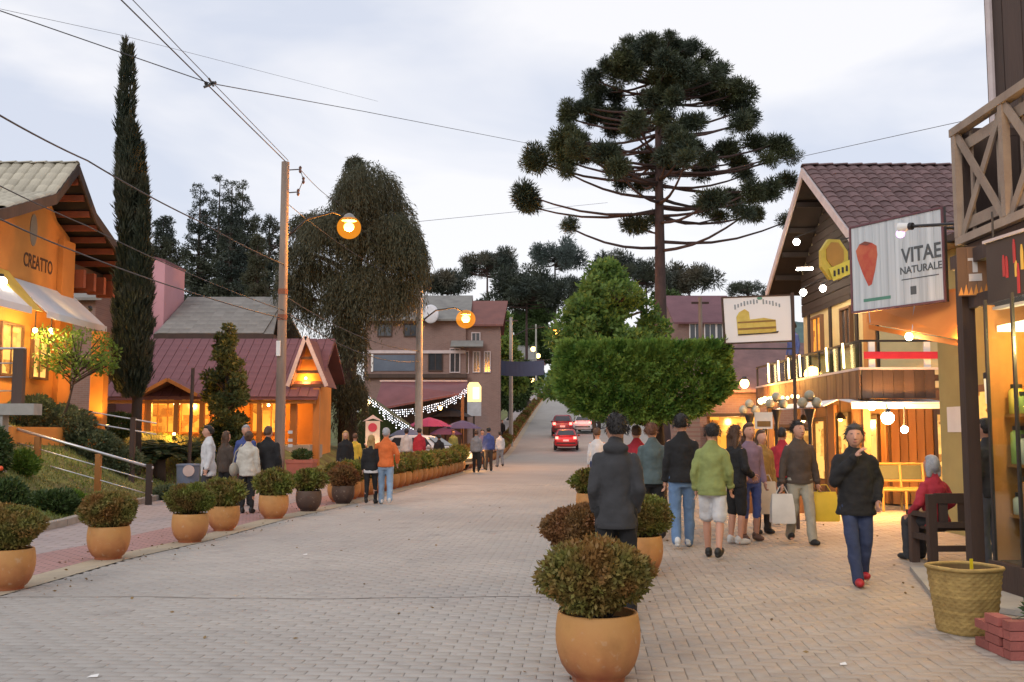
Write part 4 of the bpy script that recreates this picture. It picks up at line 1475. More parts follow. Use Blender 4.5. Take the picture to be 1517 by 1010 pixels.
def barrel_tile(w, l, name, m):
    """a curved clay tile lying on the xy plane, length along y, 44 triangles"""
    mb = MB()
    n = 5
    for j, (y0, lift) in enumerate(((-l / 2, 0.028), (l / 2, 0.0))):
        for side in (0, 1):
            for i in range(n + 1):
                a = math.pi * (0.08 + 0.84 * i / n)
                r = w * 0.5 - 0.018 * side
                mb.v.append((-math.cos(a) * r, y0, math.sin(a) * r * 0.55 + lift - 0.012 * side))
    k = n + 1
    for i in range(n):
        mb.f += [(i, i + 1, 2 * k + i + 1, 2 * k + i), (k + i, 3 * k + i, 3 * k + i + 1, k + i + 1), (i, k + i, k + i + 1, i + 1), (2 * k + i, 2 * k + i + 1, 3 * k + i + 1, 3 * k + i)]
    mb.m = [0] * len(mb.f)
    me = mb.mesh(name)
    me.materials.append(m)
    return me


def tile_field(parent, O, U, Vv, nu, nv, me, lift=0.015, keep=None, name='roof_tile', jit=0.012):
    """tiles on the plane O + u*U + v*Vv, nu columns by nv courses, each a piece of its own"""
    O, U, Vv = Vector(O), Vector(U), Vector(Vv)
    x = U.normalized(); y = Vv.normalized(); z = x.cross(y).normalized()
    if z.z < 0: z = -z; 
    y = z.cross(x)
    B = Matrix(((x.x, y.x, z.x, 0), (x.y, y.y, z.y, 0), (x.z, y.z, z.z, 0), (0, 0, 0, 1)))
    n = 0
    for j in range(nv):
        for i in range(nu):
            u, v = (i + 0.5) / nu, (j + 0.5) / nv
            if keep and not keep(u, v): continue
            p = O + U * u + Vv * v + z * (lift + random.uniform(-0.006, 0.006))
            obj_mesh(name, me, None, parent, Matrix.Translation(p) @ B @ Matrix.Rotation(random.gauss(0, jit), 4, 'Z'))
            n += 1
    return n


def window(parent, c, xd, w, h, m_f=None, m_p=None, depth=0.06, bars=1):
    """frame with its pane as a sub-part; c centre on the wall face, xd along the wall, outward is up x ... to the left of xd"""
    m_f = m_f or m_white_paint; m_p = m_p or m_dark_pane
    x = Vector(xd).normalized(); z = Vector((0, 0, 1)); nrm = x.cross(z)
    c = Vector(c)
    M = Matrix(((x.x, nrm.x, 0, c.x), (x.y, nrm.y, 0, c.y), (x.z, nrm.z, 1, c.z), (0, 0, 0, 1)))
    f = MB(); t = 0.06
    for (cx, cz, sx, sz) in ((-w / 2 + t / 2, 0, t, h), (w / 2 - t / 2, 0, t, h), (0, h / 2 - t / 2, w - 2 * t - 0.004, t), (0, -h / 2 + t / 2, w - 2 * t - 0.004, t)):
        f.box((cx, 0.02, cz), (sx, depth + 0.04, sz), M=M)
    for k in range(bars):
        f.box((-w / 2 + w * (k + 1) / (bars + 1), 0.015, 0), (0.04, depth, h - 2 * t - 0.004), M=M)
    fo = f.build('window', m_f, parent)
    MB().box((0, 0.0, 0), (w - t, 0.02, h - t), M=M).build('pane', m_p, fo)
    return fo


def bulb(label, p, r, m, energy, color, group=None, arm=None, name='light_bulb', cat='lamp', cap=True):
    p = Vector(p)
    t = thing(name, label, cat, p, 0, group)
    MB().ball(p, r, 12, 8).build('globe', m, t, smooth=True)
    mb = MB().tube([p + Vector((0, 0, r * 0.85)), p + Vector((0, 0, r * 1.5))], [r * 0.55, r * 0.4], 8)
    if arm is not None: mb.tube([p + Vector((0, 0, r * 1.45)), Vector(arm)], 0.015, 6)
    mb.build('socket', m_iron, t)
    if energy: lamp_light(t, p + Vector((0, 0, -r * 1.15)), energy, color, r)
    return t


# ------------------------------------------------------------------ chalet on the right
def chalet():
    X0, Y0, Y1 = 7.6, 21.9, 29.8
    Ym = (Y0 + Y1) / 2
    ze, zp = 5.75, at(1196, 250, Ym).z
    XE = 16.0
    t = thing('chalet', 'two-storey chalet with steep mauve tiled gable roof and lit balcony', 'building', (9, Ym, 0))
    # shell
    xw = 8.35
    yn, yf = Y0 + 0.95, Y1 - 0.95
    k = (zp - ze) / (Ym - Y0)
    zw = ze + k * 0.95 - 0.22
    MB().prism([(xw, yn, 2.6), (xw, yf, 2.6), (xw, yf, zw), (xw, Ym, zp - 0.3), (xw, yn, zw)], (0.2, 0, 0)).build('front_wall', m_cream, t)
    for yp in (23.0, 24.35, 26.35, 28.25):
        MB().bx((xw - 0.04, yp - 0.09, 2.76), (xw - 0.003, yp + 0.09, 4.99)).build('timber_stud', m_soffit, t)
    MB().bx((xw - 0.045, yn + 0.02, 4.86), (xw - 0.041, yf - 0.02, 4.995)).build('timber_plate', m_soffit, t)
    MB().bx((xw + 0.2, yn, 2.6), (XE - 0.5, yn + 0.2, zw)).build('side_wall', m_cream, t)
    MB().bx((xw + 0.2, yf - 0.2, 0), (XE - 0.5, yf, zw)).build('side_wall', m_cream, t)
    MB().bx((XE - 0.7, yn + 0.2, 0), (XE - 0.5, yf - 0.2, zw)).build('back_wall', m_cream, t)
    # ground floor: honey-coloured timber fronts, each plank its own piece
    gw = MB().bx((xw + 0.12, yn + 0.05, 0), (xw + 0.2, yf, 2.58)).build('ground_floor_wall', m_brown_wood, t)
    pl = MB().box((0, 0, 0), (0.035, 0.17, 2.3)).mesh('plank'); pl.materials.append(m_honey_wood)
    yy = yn + 0.15
    while yy < yf - 0.1:
        skip = (23.3 < yy < 24.3) or (25.2 < yy < 26.4) or (27.2 < yy < 28.3)
        if not skip:
            obj_mesh('plank', pl, None, gw, Matrix.Translation((xw + 0.1, yy, 1.15)))
        yy += 0.18
    for (ya, h) in ((23.8, 2.0), (25.8, 2.1), (27.75, 2.0)):
        fo = MB()
        fo.bx((xw + 0.02, ya - 0.52, 0), (xw + 0.118, ya - 0.44, h)); fo.bx((xw + 0.02, ya + 0.44, 0), (xw + 0.118, ya + 0.52, h)); fo.bx((xw + 0.02, ya - 0.435, h - 0.1), (xw + 0.118, ya + 0.435, h))
        d = fo.build('door', m_dark_wood, t)
        MB().bx((xw + 0.07, ya - 0.43, 0.35), (xw + 0.11, ya + 0.43, h - 0.11)).build('pane', m_lit_pane, d)
    # the side facing the camera: ground-floor shop front
    sw = MB().bx((xw + 0.12, yn + 0.0, 0), (XE - 0.5, yn + 0.04, 2.58)).build('shop_front', m_brown_wood, t)
    for i in range(14):
        x = xw + 0.25 + i * 0.19
        if i not in (5, 6, 7, 8):
            obj_mesh('plank', pl, None, sw, Matrix.Translation((x, yn - 0.03, 1.15)) @ Matrix.Rotation(math.pi / 2, 4, 'Z'))
    fo = MB().bx((xw + 1.1, yn - 0.1, 0), (xw + 1.18, yn - 0.01, 2.1)).bx((xw + 1.9, yn - 0.1, 0), (xw + 1.98, yn - 0.01, 2.1)).bx((xw + 1.18, yn - 0.1, 2.0), (xw + 1.9, yn - 0.01, 2.1))
    d = fo.build('door', m_dark_wood, t)
    MB().bx((xw + 1.19, yn - 0.06, 0.3), (xw + 1.89, yn - 0.02, 1.99)).build('pane', m_lit_pane, d)
    # roof
    rf = MB()
    th = 0.12
    for (ya, yb) in ((Y0, Ym), (Y1, Ym)):
        rf.prism([(X0, ya, ze), (XE, ya, ze), (XE, yb, zp), (X0, yb, zp)], (0, 0, -th))
    roof = rf.build('roof', m_soffit, t)
    tm = barrel_tile(0.3, 0.36, 'roof_tile', m_roof_mauve)
    O = Vector((X0 - 0.03, Y0 - 0.06, ze - 0.02)); U = Vector((4.8, 0, 0)); Vv = Vector((0, Ym - Y0 + 0.03, zp - ze + 0.02))
    tile_field(roof, O, U, Vv, 17, 15, tm)
    # remaining far parts of the roof covering, out of view from the street
    MB().slab([(X0 + 4.9, Y0, ze + 0.02), (XE, Y0, ze + 0.02), (XE, Ym, zp + 0.02), (X0 + 4.9, Ym, zp + 0.02)], 0.05).build('covering', m_roof_mauve, roof)
    MB().slab([(X0, Ym + 0.01, zp + 0.02), (XE, Ym + 0.01, zp + 0.02), (XE, Y1, ze + 0.02), (X0, Y1, ze + 0.02)], 0.05).build('covering', m_roof_mauve, roof)
    rt = barrel_tile(0.3, 0.4, 'ridge_tile', m_roof_mauve)
    for i in range(13):
        obj_mesh('ridge_tile', rt, None, roof, Matrix.Translation((X0 + 0.15 + i * 0.38, Ym, zp + 0.05)) @ Matrix.Rotation(math.pi / 2, 4, 'Z'))
    # barge boards
    for (ya, yb) in ((Y0 - 0.05, Ym), (Y1 + 0.05, Ym)):
        MB().prism([(X0 - 0.07, ya, ze - 0.24), (X0 - 0.07, ya, ze + 0.0), (X0 - 0.07, yb, zp + 0.03), (X0 - 0.07, yb, zp - 0.22)], (0.05, 0, 0)).build('barge_board', m_pale_trim, t)
    # purlins under the verge
    for q in range(6):
        u = q / 5
        for (ya, yb) in ((Y0, Ym), (Y1, Ym)):
            y = ya + (yb - ya) * u; z = ze + (zp - ze) * u - 0.24
            MB().bar((X0 + 0.02, y + (0.08 if ya > yb else -0.08) * (u == 1), z), (xw - 0.003, y + (0.08 if ya > yb else -0.08) * (u == 1), z), 0.09, 0.14).build('rafter', m_soffit, t)
    # dark timber infill in the gable top, board by board
    for q in range(16):
        z0 = 5.0 + q * 0.22
        hw = min((zp - 0.45 - z0) / k, (yf - yn) / 2 - 0.02)
        if hw < 0.15: break
        MB().bx((xw - 0.05, Ym - hw, z0), (xw - 0.004, Ym + hw, z0 + 0.2)).build('gable_board', m_soffit, t)
    window(t, (xw - 0.03, 25.0, 4.2), (0, -1, 0), 0.8, 1.0, m_brown_wood, m_dark_pane)
    window(t, (xw - 0.03, 27.4, 4.2), (0, -1, 0), 0.9, 1.1, m_brown_wood, m_lit_orange)
    dd = MB().bx((xw - 0.06, 23.0, 2.85), (xw - 0.004, 23.8, 4.75)).build('balcony_door', m_honey_wood, t)
    # balcony round the front and the near corner
    xb, yb0, yb1 = 6.9, 20.05, 28.6
    zb, zt, zr = 2.27, 2.83, 3.43
    bal = MB().bx((xb + 0.06, yb0 + 0.06, 2.62), (xw - 0.003, yb1, 2.74)).bx((xw - 0.002, yb0 + 0.06, 2.62), (8.5, yn - 0.003, 2.74)).build('balcony_deck', m_brown_wood, t)
    bp = MB().box((0, 0, 0), (0.03, 0.20, zt - zb)).mesh('fascia_board'); bp.materials.append(m_brown_wood)
    bp2 = MB().box((0, 0, 0), (0.20, 0.03, zt - zb)).mesh('fascia_board'); bp2.materials.append(m_dark_wood)
    y = yb0 + 0.12
    while y < yb1:
        obj_mesh('fascia_board', bp, None, bal, Matrix.Translation((xb + random.uniform(-0.004, 0.004), y, (zb + zt) / 2)))
        y += 0.208
    x = xb + 0.13
    while x < 8.42:
        obj_mesh('fascia_board', bp2, None, bal, Matrix.Translation((x, yb0 + random.uniform(-0.004, 0.004), (zb + zt) / 2)))
        x += 0.208
    MB().bx((xb - 0.02, yb0 - 0.03, zt + 0.003), (xb + 0.07, yb1, zt + 0.05)).bx((xb + 0.072, yb0 - 0.03, zt + 0.003), (8.5, yb0 + 0.05, zt + 0.05)).build('balcony_trim', m_pale_trim, t)
    MB().bx((xb, yb0, zr - 0.04), (xb + 0.06, yb1, zr)).bx((xb + 0.062, yb0, zr - 0.04), (8.5, yb0 + 0.06, zr)).build('top_rail', m_iron, t)
    for y in (yb0 + 0.03, 21.4, 22.8, 24.2, 25.6, 27.0, yb1 - 0.03):
        MB().bx((xb + 0.01, y - 0.025, zt + 0.051), (xb + 0.055, y + 0.025, zr - 0.041)).build('rail_post', m_iron, t)
    for y in (21.4, 22.8, 24.2, 25.6, 27.0):
        MB().bx((xb + 0.025, y - 1.36, zt + 0.06), (xb + 0.037, y - 0.04, zr - 0.05)).build('glass_panel', m_glass, t)
    for x in (7.15, 8.25):
        MB().bx((x - 0.06, yb0 + 0.0, zt + 0.051), (x + 0.06, yb0 + 0.05, zr - 0.041)).build('rail_post', m_white_paint, t)
    MB().bx((6.98, yb0 - 0.035, zt + 0.22), (8.45, yb0 - 0.004, zt + 0.36)).build('red_rail', m_red, t)
    # ground-floor posts below the balcony
    for y in (yb0 + 0.25, 22.6, 25.2, 27.8):
        MB().bx((xb + 0.1, y - 0.07, 0), (xb + 0.24, y + 0.07, 2.6)).build('post', m_brown_wood, t)
    # awning valance below the balcony
    MB().prism([(xb - 0.25, yb0 - 0.2, 2.16), (xb - 0.25, yb0 - 0.2, 2.06), (8.5, yb0 - 0.2, 2.06), (8.5, yb0 - 0.2, 2.16)], (0, 0.02, 0)).build('awning_valance', m_awning_white, t)
    MB().slab([(xb - 0.25, yb0 - 0.2, 2.165), (8.5, yb0 - 0.2, 2.165), (8.5, yb0 + 0.6, 2.25), (xb - 0.25, yb0 + 0.6, 2.25)], 0.02).build('awning', m_awning_white, t)
    MB().slab([(xb - 0.25, yb0 + 0.61, 2.25), (xb - 0.25, 24.5, 2.25), (xb - 0.55, 24.5, 2.12), (xb - 0.55, yb0 + 0.61, 2.12)], 0.02).build('awning', m_awning_white, t)
    # light tubes standing along the railing
    for i, px in enumerate((1140, 1155, 1170, 1187, 1227, 1252)):
        Y = (xb - 0.05) * FPX / (px - CXP)
        a = Vector((xb - 0.06, Y, zt + 0.08))
        MB().tube([a, a + Vector((0, 0.05, 0.52))], 0.022, 8).build('light_tube', m_tube, t)
    lamp_light(t, (xb - 0.35, 26.8, 2.75), 130, (1, 0.42, 0.08), 0.2)
    lamp_light(t, (xb - 0.35, 24.6, 3.0), 70, (1, 0.5, 0.12), 0.2)
    # row of glowing bulbs along the fascia's far half
    for i in range(9):
        y = 27.9 - i * 0.45
        MB().ball((xb - 0.05, y, 2.45 + 0.02 * (i % 2)), 0.085 if i < 5 else 0.045, 8, 6).build('fascia_bulb', m_bulb_warm if i < 5 else m_tube, t)
    return t


chalet()
G_BULB = 'bare bulbs on the chalet'
bulb('large white bulb high under the chalet gable', at(1180, 358, 26.5), 0.09, m_bulb_white, 18, (1, 0.85, 0.6), G_BULB, arm=at(1180, 358, 26.5) + Vector((0.6, 0, 0.35)))
bulb('left white bulb of the pair below the yellow octagonal sign', at(1190, 433, 25.0), 0.085, m_bulb_white, 60, (1, 0.75, 0.4), G_BULB, arm=at(1190, 433, 25.0) + Vector((0.8, 0, 0.5)))
bulb('right white bulb of the pair below the yellow octagonal sign', at(1219, 427, 23.5), 0.08, m_bulb_white, 60, (1, 0.72, 0.38), G_BULB, arm=at(1219, 427, 23.5) + Vector((0.9, 0, 0.5)))
bulb('upper white bulb under the balcony awning', at(1291, 601, 19.7), 0.085, m_bulb_white, 210, (1, 0.45, 0.09), G_BULB)
bulb('biggest white bulb in front of the timber shop front', at(1315, 619, 19.4), 0.12, m_bulb_white, 620, (1, 0.42, 0.07), G_BULB, arm=at(1315, 600, 19.4) + Vector((0, 0.1, 0.05)))
bulb('small white bulb right of the biggest shop bulb', at(1340, 636, 19.6), 0.07, m_bulb_white, 140, (1, 0.48, 0.13), G_BULB, arm=at(1340, 610, 19.6) + Vector((0, 0, 0.1)))
tt = thing('fluorescent_tube', 'short horizontal white light tube under the chalet gable', 'lamp', at(1192, 399, 26.5))
MB().tube([at(1181, 399, 27.2), at(1203, 398, 25.6)], 0.03, 8).build('tube', m_bulb_white, tt)
MB().bar(at(1181, 396, 27.2), at(1203, 395, 25.6), 0.05, 0.03).build('fitting', m_white_paint, tt)

# warm interior light spilling from the open shop front of the chalet
for (p, e) in (((7.6, 23.5, 1.9), 150), ((7.6, 26.5, 1.9), 150)):
    lt = thing('ceiling_lamp', 'amber ceiling lamp under the %s half of the chalet balcony' % ('near' if p[1] < 25 else 'far'), 'lamp', p, 0, 'amber lamps under the balcony')
    MB().lathe([(0.02, 0.16), (0.05, 0.14), (0.14, 0.0), (0.13, 0.0), (0.04, 0.13)], 14, p).build('shade', m_iron, lt)
    MB().ball(p, 0.05, 8, 6).build('globe', m_bulb_warm, lt)
    MB().tube([Vector(p) + Vector((0, 0, 0.15)), Vector((p[0], p[1], 2.6))], 0.01, 5).build('cord', m_iron, lt)
    lamp_light(lt, (p[0], p[1], p[2] - 0.12), e, (1, 0.48, 0.1), 0.1)

# yellow octagonal sign hanging from the gable
def octagon_sign():
    c = at(1233, 385, 21.2)
    t = thing('octagonal_sign', 'yellow octagonal hanging sign with amber centre and slanted band on the chalet', 'sign', c)
    xd = Vector((1, 0.25, 0)).normalized(); nz_ = Vector((0.25, -1, 0)).normalized(); up = Vector((0, 0, 1))
    def oct_(r, rz2, off, th, oz=0.0):
        pts = []
        for k in range(8):
            a = math.pi / 8 + k * math.pi / 4
            pts.append(c + xd * (r * math.cos(a)) + up * (rz2 * math.sin(a) + oz) + nz_ * off)
        return MB().prism(pts, nz_ * th)
    oct_(0.34, 0.46, 0, 0.10).build('board', mat('mustard_yellow_paint', (0.55, 0.42, 0.06), 0.5), t)
    oct_(0.22, 0.28, 0.101, 0.02, 0.1).build('panel', mat('amber_panel', (0.40, 0.20, 0.03), 0.4), t)
    a = c + xd * -0.12 + up * -0.34 + nz_ * 0.13; b = c + xd * 0.42 + up * -0.12 + nz_ * 0.13
    MB().bar(a, b, 0.02, 0.28, up=(0, 0, 1)).build('band', mat('bright_yellow_band', (0.72, 0.60, 0.08), 0.5), t)
    for k in range(5):
        p = a.lerp(b, 0.14 + 0.18 * k) + nz_ * 0.015
        MB().bar(p + up * -0.06, p + up * 0.06, 0.045, 0.012, up=nz_).build('dark_mark', m_iron, t)
    MB().tube([c + up * 0.4 + nz_ * 0.05, c + up * 0.4 + Vector((0.9, 0.2, 0.2))], 0.015, 6).build('bracket', m_iron, t)


octagon_sign()


# ------------------------------------------------------------------ brick building beyond the chalet and far houses on the right
def simple_house(name, label, x0, x1, y0, y1, z0, zw, zr, m_w, m_r, ridge='x', over=0.35, cat='building', group=None):
    t = thing(name, label, cat, ((x0 + x1) / 2, y0, z0), 0, group)
    xm, ym = (x0 + x1) / 2, (y0 + y1) / 2
    wl = MB()
    if ridge == 'x':
        wl.prism([(x0, y0, z0), (x0, y1, z0), (x0, y1, zw), (x0, ym, zr - 0.1), (x0, y0, zw)], (x1 - x0, 0, 0))
    else:
        wl.prism([(x0, y0, z0), (x1, y0, z0), (x1, y0, zw), (xm, y0, zr - 0.1), (x0, y0, zw)], (0, y1 - y0, 0))
    wl.build('wall', m_w, t)
    th = 0.1
    rf = MB()
    if ridge == 'x':
        k = (zr - zw) / (ym - y0)
        for (ya, s) in ((y0 - over, 1), (y1 + over, -1)):
            rf.prism([(x0 - over, ya, zw - k * over), (x1 + over, ya, zw - k * over), (x1 + over, ym, zr), (x0 - over, ym, zr)], (0, 0, th))
    else:
        k = (zr - zw) / (xm - x0)
        for (xa) in (x0 - over, x1 + over):
            rf.prism([(xa, y0 - over, zw - k * over), (xa, y1 + over, zw - k * over), (xm, y1 + over, zr), (xm, y0 - over, zr)], (0, 0, th))
    rf.build('roof', m_r, t)
    return t


t = simple_house('brick_shop', 'low brick shop with mauve roof between the clipped tree and the chalet', 6.2, 11.0, 33.5, 39, 0, 3.1, 4.7, m_brickwall, m_roof_mauve)
MB().bx((6.3, 32.9, 1.75), (9.6, 33.45, 1.85)).build('canopy', m_brown_wood, t)
window(t, (6.9, 33.46, 1.15), (1, 0, 0), 1.0, 1.1, m_brown_wood, m_lit_orange, bars=2)
window(t, (8.2, 33.46, 1.15), (1, 0, 0), 1.0, 1.1, m_brown_wood, m_lit_orange, bars=2)
window(t, (9.4, 33.46, 1.15), (1, 0, 0), 1.0, 1.1, m_brown_wood, m_lit_pane, bars=2)
bulb('glowing orange lamp on the brick shop wall right of the clipped tree', at(1103, 568, 32.6), 0.15, m_bulb_sodium, 180, (1, 0.45, 0.12), 'orange lamps on the right', arm=(at(1103, 568, 32.6).x, 33.4, 3.3))
st = thing('food_stall', 'small wooden stall with glowing orange counter right of the clipped tree', 'stall', (6.7, 29.3, 0))
MB().bx((5.6, 29.0, 0), (7.4, 29.6, 0.95)).build('counter', m_brown_wood, st)
MB().bx((5.5, 28.8, 2.05), (7.5, 29.9, 2.13)).build('roof', m_dark_wood, st)
for x in (5.62, 7.38):
    MB().bx((x - 0.04, 29.02, 0.951), (x + 0.04, 29.1, 2.049)).build('post', m_brown_wood, st)
MB().bx((5.7, 29.6, 1.5), (7.3, 29.64, 2.04)).build('light_box', m_lit_orange, st)
lamp_light(st, (6.4, 29.1, 1.9), 70, (1, 0.5, 0.15), 0.1)
t = simple_house('far_house', 'pinkish brick house seen between the big pine trunk and the white hanging sign', at(1005, 480, 62).x, at(1090, 480, 62).x, 62, 70, 0, at(1040, 476, 62).z, at(1040, 440, 66).z, m_brickwall, m_roof_maroon)
for px in (1030, 1052, 1070):
    window(t, (at(px, 492, 61.96).x, 61.96, at(px, 492, 62).z), (1, 0, 0), 0.75, 1.1)
t = simple_house('far_house', 'low pink-walled house behind the green tree left of the white hanging sign', at(985, 510, 50).x, at(1062, 510, 50).x, 50, 56, 0, at(1040, 540, 50).z, at(1040, 505, 53).z, m_brickwall, m_roof_mauve)


# ------------------------------------------------------------------ shop with the orange awning and its big sign
def awning_shop():
    t = thing('awning_shop', 'olive yellow shop front with glowing orange awning behind the bench', 'building', (8, 15, 0))
    MB().bx((7.0, 12.6, 0), (7.2, 16.6, 4.5)).bx((7.2, 16.4, 0), (12, 16.6, 4.5)).build('wall', m_olive, t)
    MB().bx((6.7, 12.3, 4.5), (12, 16.9, 4.62)).build('roof', m_dark_wood, t)
    # shop opening glowing behind goods
    d = MB().bx((6.93, 13.2, 0), (6.998, 13.28, 2.3)).bx((6.93, 15.2, 0), (6.998, 15.28, 2.3)).bx((6.93, 13.282, 2.2), (6.998, 15.198, 2.3)).build('shop_window', m_brown_wood, t)
    MB().bx((6.96, 13.285, 0.4), (6.995, 15.195, 2.195)).build('pane', m_lit_pane, d)
    # awning: sloping cloth with ribs
    a0, a1 = 12.5, 16.2
    xo, zo, zi = 5.55, 3.05, 3.62
    la, lb_, ua, ub = at(1287, 479, 16.2), at(1432, 505, 13.1), at(1284, 452, 16.5), at(1440, 424, 14.0)
    aw = MB().slab([la, lb_, ub, ua], 0.025).build('awning', m_awning_orange, t)
    dn = Vector((0, -0.02, -0.09))
    MB().prism([la + dn * 0.2, lb_ + dn * 0.2, lb_ + dn, la + dn], (0, 0.02, 0)).build('valance', m_awning_orange, aw)
    for u in (0.02, 0.5, 0.98):
        MB().bar(la.lerp(lb_, u) + Vector((0, -0.03, 0)), ua.lerp(ub, u) + Vector((0, -0.03, 0)), 0.04, 0.03).build('awning_rib', m_pale_trim, aw)
    for (x, y, e) in ((5.75, 14.6, 70), (5.9, 13.2, 70)):
        MB().ball((x, y, 2.98), 0.06, 8, 6).build('awning_bulb', m_bulb_warm, t)
        lamp_light(t, (x, y, 2.9), e, (1, 0.55, 0.2), 0.08)
    for k in range(9):
        y = 12.9 + 0.37 * k
    MB().bx((6.985, 15.6, 1.6), (7.0, 16.3, 2.0)).build('wall_board', m_white_paint, t)
    return t


awning_shop()


def vitae_sign():
    A = at(1263, 462, 15.45); B = at(1403, 449, 14.0)       # lower corners
    C = at(1403, 304, 14.0); D = at(1263, 338, 15.45)
    zb = (A.z + B.z) / 2; zt = (C.z + D.z) / 2
    w = Vector((B.x - A.x, B.y - A.y, 0)).length
    xd = Vector((B.x - A.x, B.y - A.y, 0)).normalized()
    h = zt - zb
    o = Vector(((A.x + B.x) / 2, (A.y + B.y) / 2, (zb + zt) / 2))
    t = thing('shop_sign', 'large grey billboard reading VITAE NATURALE with a red fruit, below the mauve roof', 'sign', o)
    M = face_matrix(o, xd)
    def slab2(x0, x1, y0, y1, z0, z1, nm, m):
        mb = MB().box(((x0 + x1) / 2, (y0 + y1) / 2, (z0 + z1) / 2), (x1 - x0, y1 - y0, z1 - z0), M=M)
        return mb.build(nm, m, t)
    m_sg = mat('printed_grey_boards', (0.60, 0.63, 0.66), 0.5, (0.40, 0.43, 0.46), 3.0, amt=0.8, stretch=(4, 4, 0.05))
    slab2(-w / 2, w / 2, -h / 2, h / 2, -0.05, 0, 'backing', m_iron)
    nb = 12
    for k in range(nb):
        x0 = -w / 2 + 0.03 + k * (w - 0.06) / nb
        slab2(x0 + 0.002, x0 + (w - 0.06) / nb - 0.002, -h / 2 + 0.03, h / 2 - 0.03, 0.0005, 0.014, 'board', m_sg)
    for (x0, x1, y0, y1) in ((-w / 2, w / 2, h / 2 - 0.028, h / 2), (-w / 2, w / 2, -h / 2, -h / 2 + 0.028), (w / 2 - 0.028, w / 2, -h / 2 + 0.03, h / 2 - 0.03), (-w / 2, -w / 2 + 0.028, -h / 2 + 0.03, h / 2 - 0.03)):
        slab2(x0, x1, y0, y1, 0.001, 0.03, 'frame', m_roof_maroon)
    # the fruit: a tapering red body with darker facets
    def poly(pts, z, th, nm, m):
        return MB().prism([M @ Vector((x, y, z)) for (x, y) in pts], (M.to_3x3() @ Vector((0, 0, th)))).build(nm, m, t)
    fx, fy = -w * 0.31, 0.06
    poly([(fx - 0.20, fy + 0.22), (fx - 0.13, fy + 0.31), (fx - 0.02, fy + 0.34), (fx + 0.1, fy + 0.30), (fx + 0.19, fy + 0.24), (fx + 0.2, fy + 0.1), (fx + 0.15, fy - 0.12), (fx + 0.08, fy - 0.33), (fx + 0.02, fy - 0.35), (fx - 0.08, fy - 0.15), (fx - 0.17, fy + 0.08)], 0.0145, 0.006, 'fruit', mat('fruit_red', (0.42, 0.05, 0.035), 0.5, (0.50, 0.13, 0.06), 6, amt=0.7))
    poly([(fx - 0.13, fy + 0.31), (fx - 0.02, fy + 0.34), (fx + 0.1, fy + 0.30), (fx + 0.02, fy + 0.27)], 0.021, 0.004, 'fruit_top', mat('fruit_dark', (0.22, 0.07, 0.05), 0.6))
    m_tx = mat('dark_grey_print', (0.10, 0.11, 0.12), 0.6)
    text(t, 'VITAE', 0.30, M @ Matrix.Translation((w * 0.27, 0.06, 0.016)), m_tx, bold=0.006, sx=0.85)
    text(t, 'NATURALE', 0.15, M @ Matrix.Translation((w * 0.26, -0.15, 0.016)), m_tx, bold=0.002, sx=0.95)
    poly([(w * 0.06, -0.27), (w * 0.44, -0.27), (w * 0.44, -0.285), (w * 0.06, -0.285)], 0.0145, 0.002, 'printed_line', m_tx)
    poly([(-w * 0.36, -h * 0.39), (-w * 0.06, -h * 0.39), (-w * 0.06, -h * 0.355), (-w * 0.36, -h * 0.355)], 0.0145, 0.002, 'printed_line', mat('green_print', (0.10, 0.27, 0.2), 0.6))
    poly([(w * 0.15, -h * 0.38), (w * 0.21, -h * 0.38), (w * 0.21, -h * 0.29), (w * 0.15, -h * 0.29)], 0.0145, 0.002, 'printed_mark', m_tx)
    for sx in (-w * 0.3, w * 0.4):
        p = M @ Vector((sx, h * 0.3, -0.05))
        MB().tube([p, Vector((7.02, p.y + 0.1, p.z))], 0.025, 6).build('bracket', m_iron, t)
    # spotlight on a black arm in front of the sign
    s = thing('sign_spotlight', 'violet-tinted spotlight on a black arm in front of the grey billboard', 'lamp', at(1336, 342, 13.4))
    MB().tube([at(1425, 331, 12.6), at(1352, 335, 13.3)], 0.022, 8).build('arm', m_iron, s)
    MB().tube([at(1352, 335, 13.3), at(1347, 335, 13.34)], [0.05, 0.05], 12).build('collar', m_iron, s)
    MB().tube([at(1347, 335, 13.34), at(1333, 338, 13.45)], [0.045, 0.075], 14).build('housing', m_white_paint, s)
    MB().ball(at(1334, 346, 13.45), 0.06, 10, 7).build('bulb', glow('violet_bulb', (0.75, 0.3, 1.0), 2.2), s, smooth=True)


vitae_sign()


